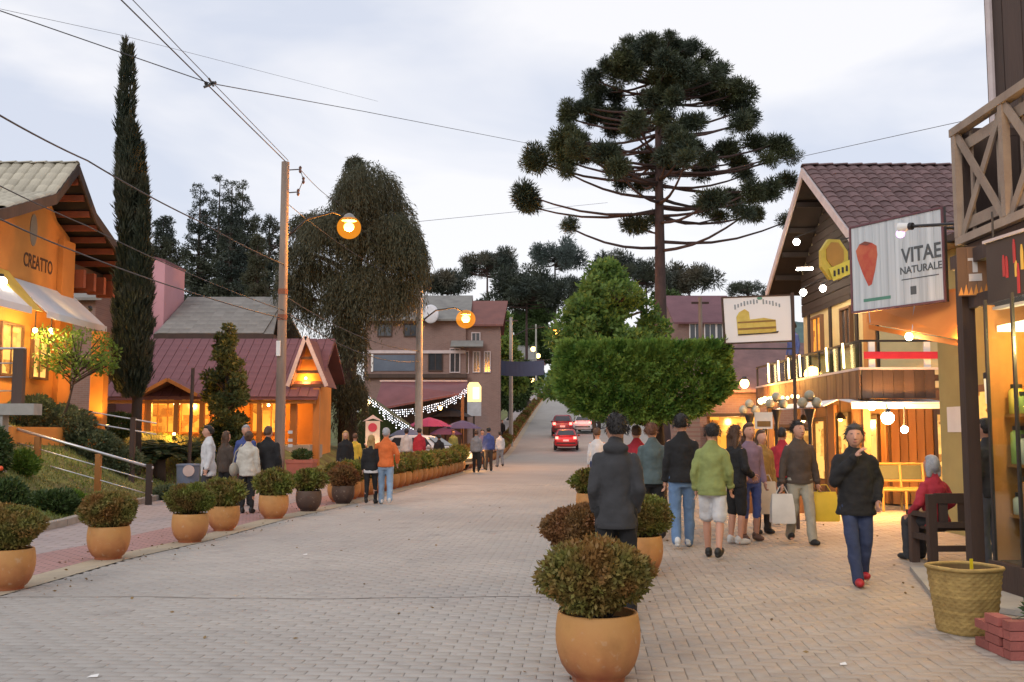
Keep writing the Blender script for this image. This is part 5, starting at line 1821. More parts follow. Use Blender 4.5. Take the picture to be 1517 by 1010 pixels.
# ------------------------------------------------------------------ white hanging sign on a pole
def hanging_sign():
    Y = 17.0
    a = at(1071, 510, Y); b = at(1174, 504, Y); c = at(1174, 436, Y); d = at(1071, 442, Y)
    foot = at(1179, 640, Y); foot.z = 0
    t = thing('hanging_sign', 'white rectangular sign with a yellow loaf drawing on a thin dark pole', 'sign', foot)
    MB().tube([foot, (foot.x, Y, 3.95)], 0.03, 10).build('pole', m_dark_wood, t)
    MB().tube([(foot.x, Y, 3.0), (a.x, Y, 3.0)], 0.016, 6).build('bracket', m_iron, t)
    w = b.x - a.x; h = ((d.z - a.z) + (c.z - b.z)) / 2
    o = (a + b + c + d) / 4
    M = face_matrix(o, Vector((1, 0.05, 0)))
    M = M @ Matrix.Rotation(R(2.5), 4, 'Z')
    MB().box((0, 0, 0), (w, h, 0.04), M=M).build('board', mat('white_enamel', (0.70, 0.71, 0.75), 0.4, (0.66, 0.67, 0.71), 2), t)
    for (cx, cy, sx, sy) in ((0, h / 2, w + 0.03, 0.025), (0, -h / 2, w + 0.03, 0.025), (-w / 2, 0, 0.025, h - 0.03), (w / 2, 0, 0.025, h - 0.03)):
        MB().box((cx, cy, 0), (sx, sy, 0.055), M=M).build('frame', m_dark_wood, t)
    def poly(pts, z, th, nm, m):
        return MB().prism([M @ Vector((x, y, z)) for (x, y) in pts], (M.to_3x3() @ Vector((0, 0, th)))).build(nm, m, t)
    ye = mat('loaf_yellow', (0.55, 0.45, 0.12), 0.6, (0.45, 0.33, 0.07), 9, amt=0.7)
    br = mat('loaf_brown', (0.25, 0.15, 0.05), 0.6)
    poly([(-0.36, -0.26), (0.30, -0.24), (0.30, -0.02), (0.1, 0.02), (-0.14, 0.0), (-0.15, 0.13), (-0.22, 0.18), (-0.32, 0.13), (-0.37, 0.05)], 0.0205, 0.006, 'loaf', ye)
    for (y0, th_) in ((-0.02, 0.028), (-0.13, 0.035)):
        poly([(-0.355, y0 - th_ - 0.01), (0.295, y0 - th_), (0.295, y0), (-0.355, y0 - 0.012)], 0.027, 0.004, 'slice_line', br)
    poly([(-0.36, -0.265), (0.32, -0.245), (0.34, -0.21), (0.2, -0.232), (-0.36, -0.242)], 0.0267, 0.006, 'shadow_line', m_iron)
    # arched dark lettering strokes over the loaf
    mk = mat('blue_grey_print', (0.26, 0.30, 0.34), 0.6)
    for k in range(15):
        if k == 8: continue
        u = -1 + 2 * k / 14
        x = u * 0.38; y = 0.30 - 0.08 * u * u
        MB().box((x, y, 0.022), (0.026, 0.06 if k % 3 else 0.085, 0.004), M=M).build('print_stroke', mk, t)
    poly([(0.02, 0.33), (0.08, 0.33), (0.1, 0.36), (0.05, 0.395), (0.0, 0.36)], 0.0205, 0.004, 'print_leaf', mat('green_print', (0.1, 0.27, 0.2), 0.6))


hanging_sign()
# small repeat of the loaf sign standing by the lanterns
Y = 18.3
t = thing('menu_board', 'small white board with brown loaf picture on a post among the walkers', 'sign', (at(1131, 640, Y).x, Y, 0))
o = at(1131, 622, Y)
MB().bx((o.x - 0.16, Y - 0.02, o.z - 0.16), (o.x + 0.16, Y + 0.01, o.z + 0.14)).build('board', m_white_paint, t)
MB().bx((o.x - 0.12, Y - 0.03, o.z - 0.12), (o.x + 0.12, Y - 0.021, o.z - 0.02)).build('loaf', mat('loaf_brown', (0.25, 0.15, 0.05), 0.6), t)
MB().tube([(o.x, Y, 0), (o.x, Y, o.z - 0.16)], 0.02, 8).build('post', m_iron, t)


# lantern posts in front of the chalet
def lantern(label, px, py, Y):
    p = at(px, py, Y)
    t = thing('lantern_post', label, 'lamp post', (p.x, Y, 0), 0, 'old-style lantern posts before the chalet')
    MB().lathe([(0.13, 0), (0.13, 0.08), (0.07, 0.2), (0.045, 0.35), (0.035, p.z - 0.5), (0.05, p.z - 0.42), (0.09, p.z - 0.28), (0.11, p.z - 0.22)], 12, (p.x, Y, 0)).build('post', m_iron, t, smooth='auto')
    for (dx, dz) in ((-0.13, 0.0), (0.13, 0.0), (0.0, 0.13)):
        MB().ball((p.x + dx, Y, p.z - 0.1 + dz), 0.095, 12, 8).build('globe', mat('frosted_glass_globe', (0.40, 0.40, 0.31), 0.3, (0.3, 0.3, 0.25), 3), t, smooth=True)
        MB().lathe([(0.07, -0.2), (0.05, -0.17)], 8, (p.x + dx, Y, p.z + dz)).build('holder', m_iron, t)


lantern('three-globe lantern post right of the white hanging sign pole', 1199, 588, 18.6)
lantern('three-globe lantern post left of the white hanging sign pole', 1150, 590, 20.0)
lantern('dark lantern post half lost against the brick shop', 1110, 600, 22.0)


# ------------------------------------------------------------------ the timber house at the right edge
def timber_house():
    t = thing('timber_house', 'dark timber house at the right picture edge with cross-braced balcony', 'building', (6, 10, 0))
    MB().bx((5.84, 4.5, 3.7), (9.0, 11.8, 9.5)).build('upper_wall', m_dark_wood, t)
    for k in range(16):
        y = 5.0 + k * 0.44
        MB().bx((5.80, y, 3.72), (5.837, y + 0.42, 9.5)).build('wall_board', m_dark_wood, t)
    MB().tube([(5.78, 11.86, 3.8), (5.78, 11.86, 9.5)], 0.045, 10).build('downpipe', m_pale_trim, t)
    # floor and beams
    MB().bx((5.13, 4.5, 3.55), (5.836, 11.42, 3.7)).build('balcony_floor', m_dark_wood, t)
    MB().bx((5.03, 4.5, 3.45), (5.127, 11.5, 3.6)).build('edge_beam', m_dark_wood, t)
    m_bal = mat('weathered_grey_brown_wood', (0.33, 0.26, 0.205), 0.75, (0.22, 0.165, 0.135), 3, bump=0.3, bscale=30, rnd=0.15)
    xb = 5.1
    zt, zb = 5.08, 3.72
    MB().bx((xb - 0.05, 4.5, zt - 0.09), (xb + 0.06, 11.45, zt)).build('top_rail', m_bal, t)
    MB().bx((xb - 0.035, 4.5, zb), (xb + 0.045, 11.43, zb + 0.09)).build('bottom_rail', m_bal, t)
    y = 11.38
    while y > 5:
        y2 = y - 1.12
        MB().bx((xb - 0.04, y - 0.045, zb + 0.091), (xb + 0.04, y + 0.045, zt - 0.091)).build('baluster_post', m_bal, t)
        iy0, iy1 = y - 0.17, y2 + 0.17
        a, b = zb + 0.22, zt - 0.24
        for q in ((iy0, iy1, a, b), (iy1, iy0, a, b)):
            MB().bar((xb + (0.012 if q[0] > q[1] else -0.012), y - 0.05 if q[0] > q[1] else y2 + 0.05, zb + 0.1), (xb + (0.012 if q[0] > q[1] else -0.012), y2 + 0.05 if q[0] > q[1] else y - 0.05, zt - 0.1), 0.022, 0.10, up=(0, 0, 1)).build('cross_brace', m_bal, t)
        for zz in (a, b):
            MB().bar((xb + 0.036, y - 0.05, zz), (xb + 0.036, y2 + 0.05, zz), 0.02, 0.13, up=(0, 0, 1)).build('panel_board', m_bal, t)
        for yy2 in (iy0 - 0.08, iy1 + 0.08):
            MB().bx((xb + 0.05, yy2 - 0.03, zb + 0.1), (xb + 0.07, yy2 + 0.03, zt - 0.1)).build('slat', m_bal, t)
        y = y2
    # end return of the balcony
    MB().bx((xb + 0.07, 11.36, zt - 0.09), (5.8, 11.44, zt)).build('end_rail', m_dark_wood, t)
    MB().bx((xb + 0.07, 11.36, zb), (5.8, 11.42, zt - 0.095)).build('end_panel', m_dark_wood, t)
    # post carrying the balcony
    MB().bx((4.98, 11.12, 0.02), (5.12, 11.27, 3.449)).build('post', m_dark_wood, t)
    MB().bx((5.05, 8.0, 2.96), (5.13, 11.119, 3.1)).build('beam', m_dark_wood, t)
    # shop inside: back wall, lit
    MB().bx((6.9, 4.5, 0), (7.0, 12.3, 3.54)).build('shop_back_wall', mat('pale_green_plaster', (0.50, 0.56, 0.30), 0.8, (0.42, 0.46, 0.25), 1), t)
    MB().bx((5.7, 11.9, 0), (6.899, 12.0, 3.54)).build('shop_side_wall', mat('pale_green_plaster', (0.5, 0.56, 0.3), 0.8), t)
    # glazed front: posts and panes
    for y in (10.32, 9.76, 9.2, 8.64):
        MB().bx((4.84, y - 0.015, 0.32), (4.87, y + 0.015, 2.95)).build('glazing_post', m_iron, t)
    for y in (10.04, 9.48, 8.92):
        MB().bx((4.85, y - 0.26, 0.33), (4.858, y + 0.26, 2.9)).build('glazing', m_glass, t)
    MB().bx((4.8, 8.6, 0.05), (5.5, 10.36, 0.32)).build('plinth', m_dark_wood, t)
    # shelves
    for z in (0.75, 1.25, 1.75):
        MB().bx((5.0, 8.65, z), (5.4, 10.3, z + 0.03)).build('shelf', m_honey_wood, t)
    MB().bx((4.95, 8.7, 2.62), (5.3, 10.28, 2.68)).build('showcase_light', glow('showcase_light', (1, 0.8, 0.4), 4), t)
    MB().bx((4.88, 10.33, 0.321), (5.419, 10.37, 2.9)).build('showcase_end', m_honey_wood, t)
    lamp_light(t, (4.93, 9.6, 2.45), 60, (1, 0.66, 0.24), 0.1)
    lamp_light(t, (4.7, 8.3, 3.3), 130, (1, 0.55, 0.16), 0.15)
    MB().ball((4.7, 8.3, 3.38), 0.07, 10, 7).build('porch_globe', m_bulb_warm, t, smooth=True)
    MB().bx((5.42, 8.6, 0.321), (5.46, 10.36, 2.9)).build('showcase_back', m_honey_wood, t)
    lamp_light(t, (6.2, 11.3, 2.6), 35, (1, 0.8, 0.4), 0.15)
    # pendant with a bucket-shaped shade
    s = thing('pendant_lamp', 'bucket-shaped yellow glass pendant lamp behind the post at the right', 'lamp', at(1478, 585, 10.7))
    p = at(1478, 600, 10.7)
    MB().lathe([(0.09, 0.0), (0.115, 0.02), (0.125, 0.3), (0.115, 0.3), (0.1, 0.02)], 18, p).build('shade', glow('yellow_glass_shade', (0.9, 0.62, 0.1), 0.55), s, smooth=True)
    MB().lathe([(0.128, 0.28), (0.13, 0.34), (0.11, 0.35)], 18, p).build('rim', m_iron, s)
    for sx in (-0.11, 0.11):
        MB().tube([p + Vector((sx, 0, 0.33)), p + Vector((0, 0, 0.62))], 0.008, 5).build('cord', m_iron, s)
    return t


timber_house()
# jars and boxes on the shelves
G_JAR = 'jars on the lit shelves at the right edge'
jc = [((0.30, 0.42, 0.10), 'green'), ((0.65, 0.48, 0.08), 'yellow'), ((0.5, 0.2, 0.06), 'amber'), ((0.55, 0.55, 0.45), 'pale')]
cnt = {}
for z, row in ((0.78, 'lowest'), (1.28, 'middle'), (1.78, 'top')):
    for k in range(9):
        y = 10.2 - k * 0.17
        col, cn = jc[(k * 7 + int(z * 10)) % 4]
        t = thing('jar', '%s jar, %s from the left on the %s shelf of the showcase' % (cn, ORD[k], row), 'jar', (5.08, y, z), 0, G_JAR)
        h = 0.2 + 0.08 * ((k * 5 + int(z * 4)) % 3)
        MB().lathe([(0.07, 0), (0.078, 0.01), (0.078, h - 0.05), (0.05, h - 0.02)], 12, (5.08, y, z)).build('body', mat('jar_' + cn, col, 0.2, spec=0.6), t, smooth=True)
        MB().lathe([(0.055, h - 0.02), (0.055, h + 0.02)], 12, (5.08, y, z)).build('lid', m_iron, t)


# plaques under the timber balcony
def plaques():
    o = at(1440, 402, 10.95)
    t = thing('wooden_plaque', 'brown wooden plaque with white T-shaped mark and painted flames under the balcony', 'sign', o)
    M = face_matrix(o, Vector((1, -0.35, 0)))
    for k in range(3):
        MB().box((-0.1 + k * 0.1, 0, 0), (0.098, 0.54, 0.04), M=M).build('board', m_brown_wood, t)
    wm = mat('worn_white_print', (0.55, 0.5, 0.48), 0.6)
    MB().box((0.03, 0.13, 0.023), (0.14, 0.03, 0.006), M=M).box((0.03, 0.05, 0.023), (0.05, 0.128, 0.006), M=M).build('mark', wm, t)
    MB().box((0.03, -0.07, 0.023), (0.13, 0.08, 0.006), M=M).build('mark', wm, t)
    for k in range(6):
        x = -0.12 + k * 0.05
        MB().prism([M @ Vector((x - 0.025, -0.26, 0.021)), M @ Vector((x + 0.025, -0.26, 0.021)), M @ Vector((x + 0.005, -0.17 + 0.03 * (k % 2), 0.021))], M.to_3x3() @ Vector((0, 0, 0.004))).build('flame', mat('flame_orange', (0.75, 0.28, 0.04), 0.5), t)
    MB().tube([o + Vector((0, 0, 0.27)), Vector((o.x, o.y, 3.5))], 0.012, 5).build('hanger', m_iron, t)
    a = at(1463, 352, 10.5); b = at(1545, 330, 9.6)
    o = at(1500, 400, 10.05)
    t = thing('dark_signboard', 'dark signboard with red bottles and yellow shapes at the right edge', 'sign', o)
    xd = Vector((b.x - a.x, b.y - a.y, 0)).normalized()
    M = face_matrix(o, xd)
    MB().box((0.1, 0, 0), (1.0, 0.68, 0.05), M=M).build('board', mat('charcoal_board', (0.035, 0.03, 0.03), 0.5), t)
    for (cx, cy, sx, sy) in ((0.1, 0.355, 1.04, 0.03), (0.1, -0.355, 1.04, 0.03)):
        MB().box((cx, cy, 0.01), (sx, sy, 0.08), M=M).build('frame', m_pale_trim, t)
    rd = mat('bottle_red', (0.42, 0.03, 0.04), 0.35); yl = mat('print_yellow', (0.7, 0.45, 0.08), 0.5)
    for (x, y, h, m_) in ((-0.1, 0.06, 0.22, rd), (-0.05, 0.04, 0.22, rd), (0.08, 0.18, 0.24, rd), (0.13, -0.1, 0.3, rd), (0.2, 0.1, 0.25, yl), (0.1, 0.0, 0.16, yl)):
        MB().prism([M @ Vector((x - 0.02, y - h / 2, 0.026)), M @ Vector((x + 0.02, y - h / 2, 0.026)), M @ Vector((x + 0.02, y + h / 4, 0.026)), M @ Vector((x + 0.008, y + h / 2, 0.026)), M @ Vector((x - 0.008, y + h / 2, 0.026)), M @ Vector((x - 0.02, y + h / 4, 0.026))], M.to_3x3() @ Vector((0, 0, 0.005))).build('bottle_picture', m_, t)
    MB().tube([M @ Vector((-0.3, 0.36, 0)), (M @ Vector((-0.3, 0.36, 0))) + Vector((0, 0, 0.3))], 0.012, 5).tube([M @ Vector((0.5, 0.36, 0)), (M @ Vector((0.5, 0.36, 0))) + Vector((0, 0, 0.3))], 0.012, 5).build('hangers', m_iron, t)


plaques()

# pale concrete apron before the timber house
ap = MB().prism([(4.62, 11.95, 0.004), (3.95, 9.6, 0.004), (5.2, 8.0, 0.004), (5.2, 11.95, 0.004)], (0, 0, 0.05)).build('concrete_apron', m_stone_slab)
ap['kind'] = 'structure'


# brick planter at the bottom right corner: each brick is a piece
def planter():
    x0, x1, y0, y1, h = 3.5, 4.9, 7.28, 7.75, 0.27
    t = thing('brick_planter', 'low red brick planter with green plants in the bottom right corner', 'planter', ((x0 + x1) / 2, (y0 + y1) / 2, 0))
    MB().bx((x0 + 0.06, y0 + 0.06, 0), (x1 - 0.06, y1 - 0.06, h - 0.05)).build('core', m_soil, t)
    bm_ = mat('red_planter_brick', (0.33, 0.10, 0.085), 0.8, (0.24, 0.075, 0.065), 6, bump=0.3, bscale=50, rnd=0.2)
    b1 = MB().box((0, 0, 0), (0.212, 0.1, 0.062)).mesh('brick'); b1.materials.append(bm_)
    for c in range(4):
        z = 0.033 + c * 0.068
        off = 0.11 if c % 2 else 0
        if off: obj_mesh('brick', b1, None, t, Matrix.Translation((x0 + 0.053, y0 + 0.05, z)) @ Matrix.Diagonal((0.5, 1, 1, 1)))
        x = x0 + 0.11 + off
        while x < x1 + 0.05:
            obj_mesh('brick', b1, None, t, Matrix.Translation((x, y0 + 0.05, z)) @ Matrix.Rotation(random.gauss(0, 0.008), 4, 'Z'))
            x += 0.22
        y = y0 + 0.215 + off * 0.5
        while y < y1:
            obj_mesh('brick', b1, None, t, Matrix.Translation((x0 + 0.05, y, z)) @ Matrix.Rotation(math.pi / 2 + random.gauss(0, 0.008), 4, 'Z'))
            y += 0.22
    V, Fc = ellipsoid_leaves(((x0 + x1) / 2 + 0.1, (y0 + y1) / 2, 0.36), (0.55, 0.22, 0.28), 1700, 0.1, 0.04, 0.5, 0.8, 0.3, 0.6)
    foliage('plants', [(V, Fc)], lf_shrub, t)


planter()


# woven basket
def basket():
    c = ground_at(1432, 936)
    t = thing('wicker_basket', 'tapered woven straw basket standing on the pavement before the dark post', 'basket', c, R(20))
    mb = MB()
    rows = 20
    hb, r0, r1 = 0.5, 0.20, 0.255
    n = 88
    def ring(u, off, amp):
        out = []
        for k in range(n):
            a = 2 * math.pi * k / n
            r = (r0 + (r1 - r0) * u)
            ca, sa = math.cos(a), math.sin(a)
            q = 1.0 / (abs(ca) ** 4 + abs(sa) ** 4) ** 0.25
            rr = r * (0.35 + 0.65 * q) * 1.0 + amp * math.sin(k * math.pi / 2 + off)
            out.append((rr * ca, rr * sa, 0.015 + u * hb))
        return out
    for j in range(rows):
        u0, u1, u2 = j / rows, (j + 0.5) / rows, (j + 0.97) / rows
        off = 0 if j % 2 else math.pi
        mb.loft([ring(u0, off, 0.001), ring(u0 + 0.006, off, 0.0035), ring(u1, off, 0.0045), ring(u2 - 0.006, off, 0.0035), ring(u2, off, 0.001)], cap=False)
    m_straw = mat('straw_weave', (0.42, 0.29, 0.10), 0.8, (0.27, 0.175, 0.06), 12, amt=0.6, bump=0.3, bscale=60, rnd=0.15)
    o = mb.build('weave', m_straw, t, local=True, smooth=True)
    o['kind'] = 'stuff'
    MB().loft([[(x * 0.97, y * 0.97, 0.004) for x, y, z in ring(0, 0, 0)], [(x * 0.96, y * 0.96, 0.03) for x, y, z in ring(0, 0, 0)]]).build('bottom', m_straw, t, local=True)
    rr = ring(1.0, 0, 0)
    MB().tube([Vector(p) for p in rr] + [Vector(rr[0])], 0.017, 7, cap=False).build('rim', m_straw, t, local=True, smooth=True)
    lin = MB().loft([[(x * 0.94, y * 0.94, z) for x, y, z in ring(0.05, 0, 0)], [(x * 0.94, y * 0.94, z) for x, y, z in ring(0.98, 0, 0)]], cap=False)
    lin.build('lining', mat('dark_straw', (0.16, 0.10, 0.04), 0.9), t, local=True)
    pz = thing('price_tag', 'small yellow tag sticking up from the woven basket', 'tag', c + Vector((0.06, 0, 0.47)))
    MB().box(c + Vector((0.06, 0.0, 0.52)), (0.03, 0.005, 0.12), rz=0.3).build('card', mat('tag_yellow', (0.8, 0.6, 0.02), 0.5), pz)


basket()


# bench seen from behind, dark wood
def bench():
    c = Vector((5.62, 12.55, 0))
    t = thing('park_bench', 'dark wooden slatted bench seen from behind beside the dark post', 'bench', c, R(4))
    L = 1.35
    def B(a, b, nm):
        MB().bx(a, b).build(nm, m_dark_wood, t, local=True)
    for s in (-1, 1):
        x = s * (L / 2 - 0.05)
        B((x - 0.05, -0.30, 0), (x + 0.05, -0.22, 0.86), 'leg')
        B((x - 0.05, 0.17, 0), (x + 0.05, 0.25, 0.6), 'leg')
        B((x - 0.05, -0.218, 0.58), (x + 0.05, 0.30, 0.64), 'armrest')
        B((x - 0.035, -0.218, 0.3), (x + 0.035, 0.168, 0.37), 'side_rail')
    for y in (-0.16, -0.03, 0.10):
        B((-L / 2 + 0.1, y - 0.055, 0.42), (L / 2 - 0.1, y + 0.055, 0.455), 'seat_slat')
    B((-L / 2 + 0.1, -0.29, 0.75), (L / 2 - 0.1, -0.235, 0.87), 'back_rail')
    B((-L / 2 + 0.1, -0.29, 0.46), (L / 2 - 0.1, -0.235, 0.53), 'back_rail')
    for k in range(5):
        x = -0.48 + k * 0.24
        B((x - 0.055, -0.275, 0.532), (x + 0.055, -0.25, 0.748), 'back_slat')
    B((-L / 2 + 0.1, -0.28, 0.18), (L / 2 - 0.1, -0.235, 0.25), 'stretcher')


bench()


# yellow framed bench by the chalet
def yellow_bench():
    c = ground_at(1340, 757)
    t = thing('yellow_bench', 'yellow framed bench with dark back panel before the timber shop front', 'bench', c, R(-8))
    m_y = mat('yellow_frame_paint', (0.42, 0.27, 0.07), 0.5, (0.33, 0.21, 0.055), 4)
    m_g = mat('dark_green_panel', (0.10, 0.11, 0.06), 0.6)
    for x in (-0.45, 0.0, 0.45):
        MB().tube([(x, 0.22, 0), (x, 0.2, 0.45), (x, 0.3, 0.95)], 0.025, 8).build('back_leg', m_y, t, local=True)
        MB().tube([(x, -0.2, 0), (x, -0.2, 0.45)], 0.025, 8).build('front_leg', m_y, t, local=True)
    for (y, z) in ((0.3, 0.95), (0.245, 0.6), (-0.2, 0.43), (0.2, 0.43)):
        MB().tube([(-0.47, y, z), (0.47, y, z)], 0.025, 8).build('rail', m_y, t, local=True)
    for k in range(5):
        y = -0.17 + k * 0.09
        MB().box((0, y, 0.465), (0.92, 0.075, 0.025)).build('seat_slat', m_y, t, local=True)
    MB().prism([(-0.42, 0.25, 0.63), (0.42, 0.25, 0.63), (0.42, 0.295, 0.92), (-0.42, 0.295, 0.92)], (0, 0.02, 0)).build('back_panel', m_g, t, local=True)
    s = thing('low_planter_box', 'long low wooden box on the ground behind the walking man', 'planter', ground_at(1150, 762))
    p = ground_at(1150, 762)
    MB().bx((p.x - 0.7, p.y + 0.3, 0), (p.x + 0.8, p.y + 0.7, 0.42)).build('box', m_brown_wood, s)
    V, Fc = ellipsoid_leaves((p.x + 0.05, p.y + 0.5, 0.45), (0.7, 0.18, 0.18), 900, 0.09, 0.04, 0.5, 0.6, 0.3)
    foliage('plants', [(V, Fc)], lf_shrub, s)


yellow_bench()

# ================================================================== LEFT SIDE BUILDINGS
def orange_house():
    XV, XW = -11.38, -12.25
    prof = [(20.6, 5.95), (22.5, 6.62), (24.8, 7.47), (26.0, 8.54), (27.2, 7.5), (29.0, 6.85), (31.2, 6.0)]
    t = thing('orange_restaurant', 'orange walled restaurant with pale flared tile roof and dark eaves', 'building', (-14, 25.5, 1.8))
    z0 = 1.2
    # gable wall towards the street
    pts = [(XW, 21.4, z0), (XW, 27.7, z0), (XW, 27.7, 6.95), (XW, 26.9, 7.25), (XW, 26.0, 8.1), (XW, 25.1, 7.25), (XW, 21.4, 5.95)]
    MB().prism(pts, (-0.25, 0, 0)).build('gable_wall', m_orange_wall, t)
    MB().bx((XW + 0.003, 27.0, z0), (XW + 0.14, 27.75, 6.8)).build('corner_pilaster', m_orange_wall, t)
    MB().bx((-20, 27.5, z0), (XW - 0.251, 27.7, 6.6)).bx((-20, 21.4, z0), (XW - 0.251, 21.6, 5.8)).build('side_wall', m_orange_wall, t)
    # roof
    rf = MB()
    for i in range(len(prof) - 1):
        (ya, za), (yb, zb) = prof[i], prof[i + 1]
        rf.prism([(XV, ya, za), (-22, ya, za), (-22, yb, zb), (XV, yb, zb)], (0, 0, -0.1))
    roof = rf.build('roof', m_soffit, t)
    tm = barrel_tile(0.3, 0.38, 'roof_tile', m_roof_pale)
    for i, nv in ((1, 8), (2, 5)):
        (ya, za), (yb, zb) = prof[i], prof[i + 1]
        tile_field(roof, (XV + 0.02, ya, za), (-5.4, 0, 0), (0, yb - ya, zb - za), 19, nv, tm)
    for i in (0, 3, 4, 5):
        (ya, za), (yb, zb) = prof[i], prof[i + 1]
        MB().slab([(XV, ya, za + 0.01), (-22, ya, za + 0.01), (-22, yb, zb + 0.01), (XV, yb, zb + 0.01)], 0.04).build('covering', m_roof_pale, roof)
    rt = barrel_tile(0.3, 0.42, 'ridge_tile', m_roof_pale)
    for k in range(16):
        obj_mesh('ridge_tile', rt, None, roof, Matrix.Translation((XV - 0.2 - k * 0.4, 26.0, 8.57)) @ Matrix.Rotation(math.pi / 2, 4, 'Z'))
    # verge boards
    for i in range(len(prof) - 1):
        (ya, za), (yb, zb) = prof[i], prof[i + 1]
        MB().prism([(XV + 0.003, ya, za - 0.22), (XV + 0.003, ya, za + 0.05), (XV + 0.003, yb, zb + 0.05), (XV + 0.003, yb, zb - 0.22)], (0.05, 0, 0)).build('verge_board', m_dark_wood, t)
    m_raf = mat('red_brown_rafter', (0.30, 0.08, 0.04), 0.6, (0.2, 0.06, 0.03), 4)
    for i in range(3, len(prof) - 1):
        (ya, za), (yb, zb) = prof[i], prof[i + 1]
        for q in range(3):
            u = (q + 0.5) / 3
            y = ya + (yb - ya) * u; z = za + (zb - za) * u - 0.2
            MB().bar((XV - 0.05, y, z), (-16, y, z), 0.1, 0.16).build('rafter', m_raf, t)
    for q in range(4):
        y = 27.85 + q * 0.7
        MB().bx((XW - 0.1 - 0.02 * q, y, 5.6), (XW + 0.35, y + 0.16, 6.1)).build('eave_bracket', m_raf, t)
    MB().bx((XW - 0.2, 27.76, 6.12), (XW + 0.0, 31.0, 6.3)).build('eave_beam', m_dark_wood, t)
    # painted emblem and lettering
    MB().prism([(XW + 0.003, 25.55 + 0.24 * math.cos(a) * 0.8, 6.75 + 0.42 * math.sin(a)) for a in [k * math.pi / 8 for k in range(16)]], (0.015, 0, 0)).build('emblem', mat('grey_brown_emblem', (0.33, 0.25, 0.18), 0.8, (0.24, 0.2, 0.16), 5), t)
    M = Matrix(((0, 0, 1, XW + 0.005), (1, 0, 0, 25.9), (0, 1, 0, 5.92), (0, 0, 0, 1)))
    text(t, 'CREATTO', 0.5, M, mat('brown_lettering', (0.10, 0.04, 0.02), 0.6), bold=0.008, sx=0.72)
    # windows and door glowing below the awning
    for (y, w) in ((23.0, 1.1), (24.6, 1.1), (26.1, 0.9)):
        window(t, (XW + 0.02, y, 3.6), (0, 1, 0), w, 1.3, m_brown_wood, m_lit_pane)
    # awnings
    for (ya, yb) in ((24.35, 27.95), (20.8, 23.55)):
        aw = MB().slab([(XW + 0.02, ya, 5.38), (XW + 0.02, yb, 5.38), (XW + 1.0, yb, 4.5), (XW + 1.0, ya, 4.5)], 0.03).build('awning', m_awning_white, t)
        MB().prism([(XW + 0.99, ya, 4.36), (XW + 0.99, ya, 4.52), (XW + 0.99, yb, 4.52), (XW + 0.99, yb, 4.36)], (0.02, 0, 0)).build('valance', m_awning_white, aw)
    MB().slab([(XW + 0.02, 23.56, 5.5), (XW + 0.02, 24.34, 5.5), (XW + 0.9, 24.34, 4.5), (XW + 0.9, 23.56, 4.5)], 0.02).build('lit_underside_panel', mat('painted_lamplight_yellow', (0.72, 0.52, 0.10), 0.7), t)  # panel whose yellow paints the lamplight on the lit underside
    # pillar at the corner of the terrace
    MB().bx((-11.3, 27.1, 1.3), (-10.95, 27.45, 4.3)).build('pillar', m_orange_wall, t)
    MB().bx((-11.9, 21.0, 1.2), (-11.0, 27.0, 1.72)).build('plinth', m_orange_wall, t)
    return t


orange_house()
G_OL = 'lamps on the orange restaurant'
for (p, e, lab, r) in ((at(52, 489, 24.4), 120, 'left bulb hanging under the white awning', 0.06), (at(76, 489, 25.0), 120, 'right bulb hanging under the white awning', 0.06)):
    bulb(lab, p, r, m_bulb_warm, e, (1, 0.62, 0.2), G_OL, arm=(p.x, p.y, p.z + 0.45))
p = at(2, 417, 23.2)
bulb('bright white floodlight at the left picture edge', p, 0.12, m_bulb_white, 130, (1, 0.8, 0.5), G_OL, arm=(p.x - 0.5, p.y + 0.2, p.z + 0.2))
# uplights in the garden that wash the pillar and the gable
for (p, aim, e, lab) in (((-10.6, 26.6, 1.75), (-11.4, 27.3, 4.2), 190, 'small garden uplight at the foot of the orange pillar'), ((-10.75, 25.6, 4.75), (-12.0, 27.3, 6.2), 60, 'small uplight above the white awning aimed at the gable')):
    u = thing('uplight', lab, 'lamp', p, 0, 'uplights of the orange restaurant')
    d = (Vector(aim) - Vector(p)).normalized()
    MB().tube([Vector(p) - d * 0.1, Vector(p) + d * 0.02], [0.05, 0.06], 10).build('housing', m_iron, u)
    MB().tube([Vector(p) + d * 0.021, Vector(p) + d * 0.03], [0.052, 0.052], 10).build('lens', m_bulb_sodium, u)
    lamp_light(u, Vector(p) + d * 0.06, e, (1, 0.5, 0.1), 0.05, spot=R(110), aim=aim)


# ------------------------------------------------------------------ pink house, grey roof, maroon porch
t = simple_house('pink_house', 'plain pink house wall behind the cypress', at(110, 430, 41).x, -14.2, 41, 43.5, 1.0, at(200, 388, 41).z, at(200, 376, 42).z, m_pink, m_roof_maroon, 'y', over=0.02)
t = simple_house('side_wing', 'low wing with dark maroon roof between the orange and pink houses', at(105, 440, 39).x, at(150, 440, 39).x, 38.5, 40.8, 1.0, at(125, 440, 39).z, at(125, 412, 39).z, m_brickwall, m_roof_grey)


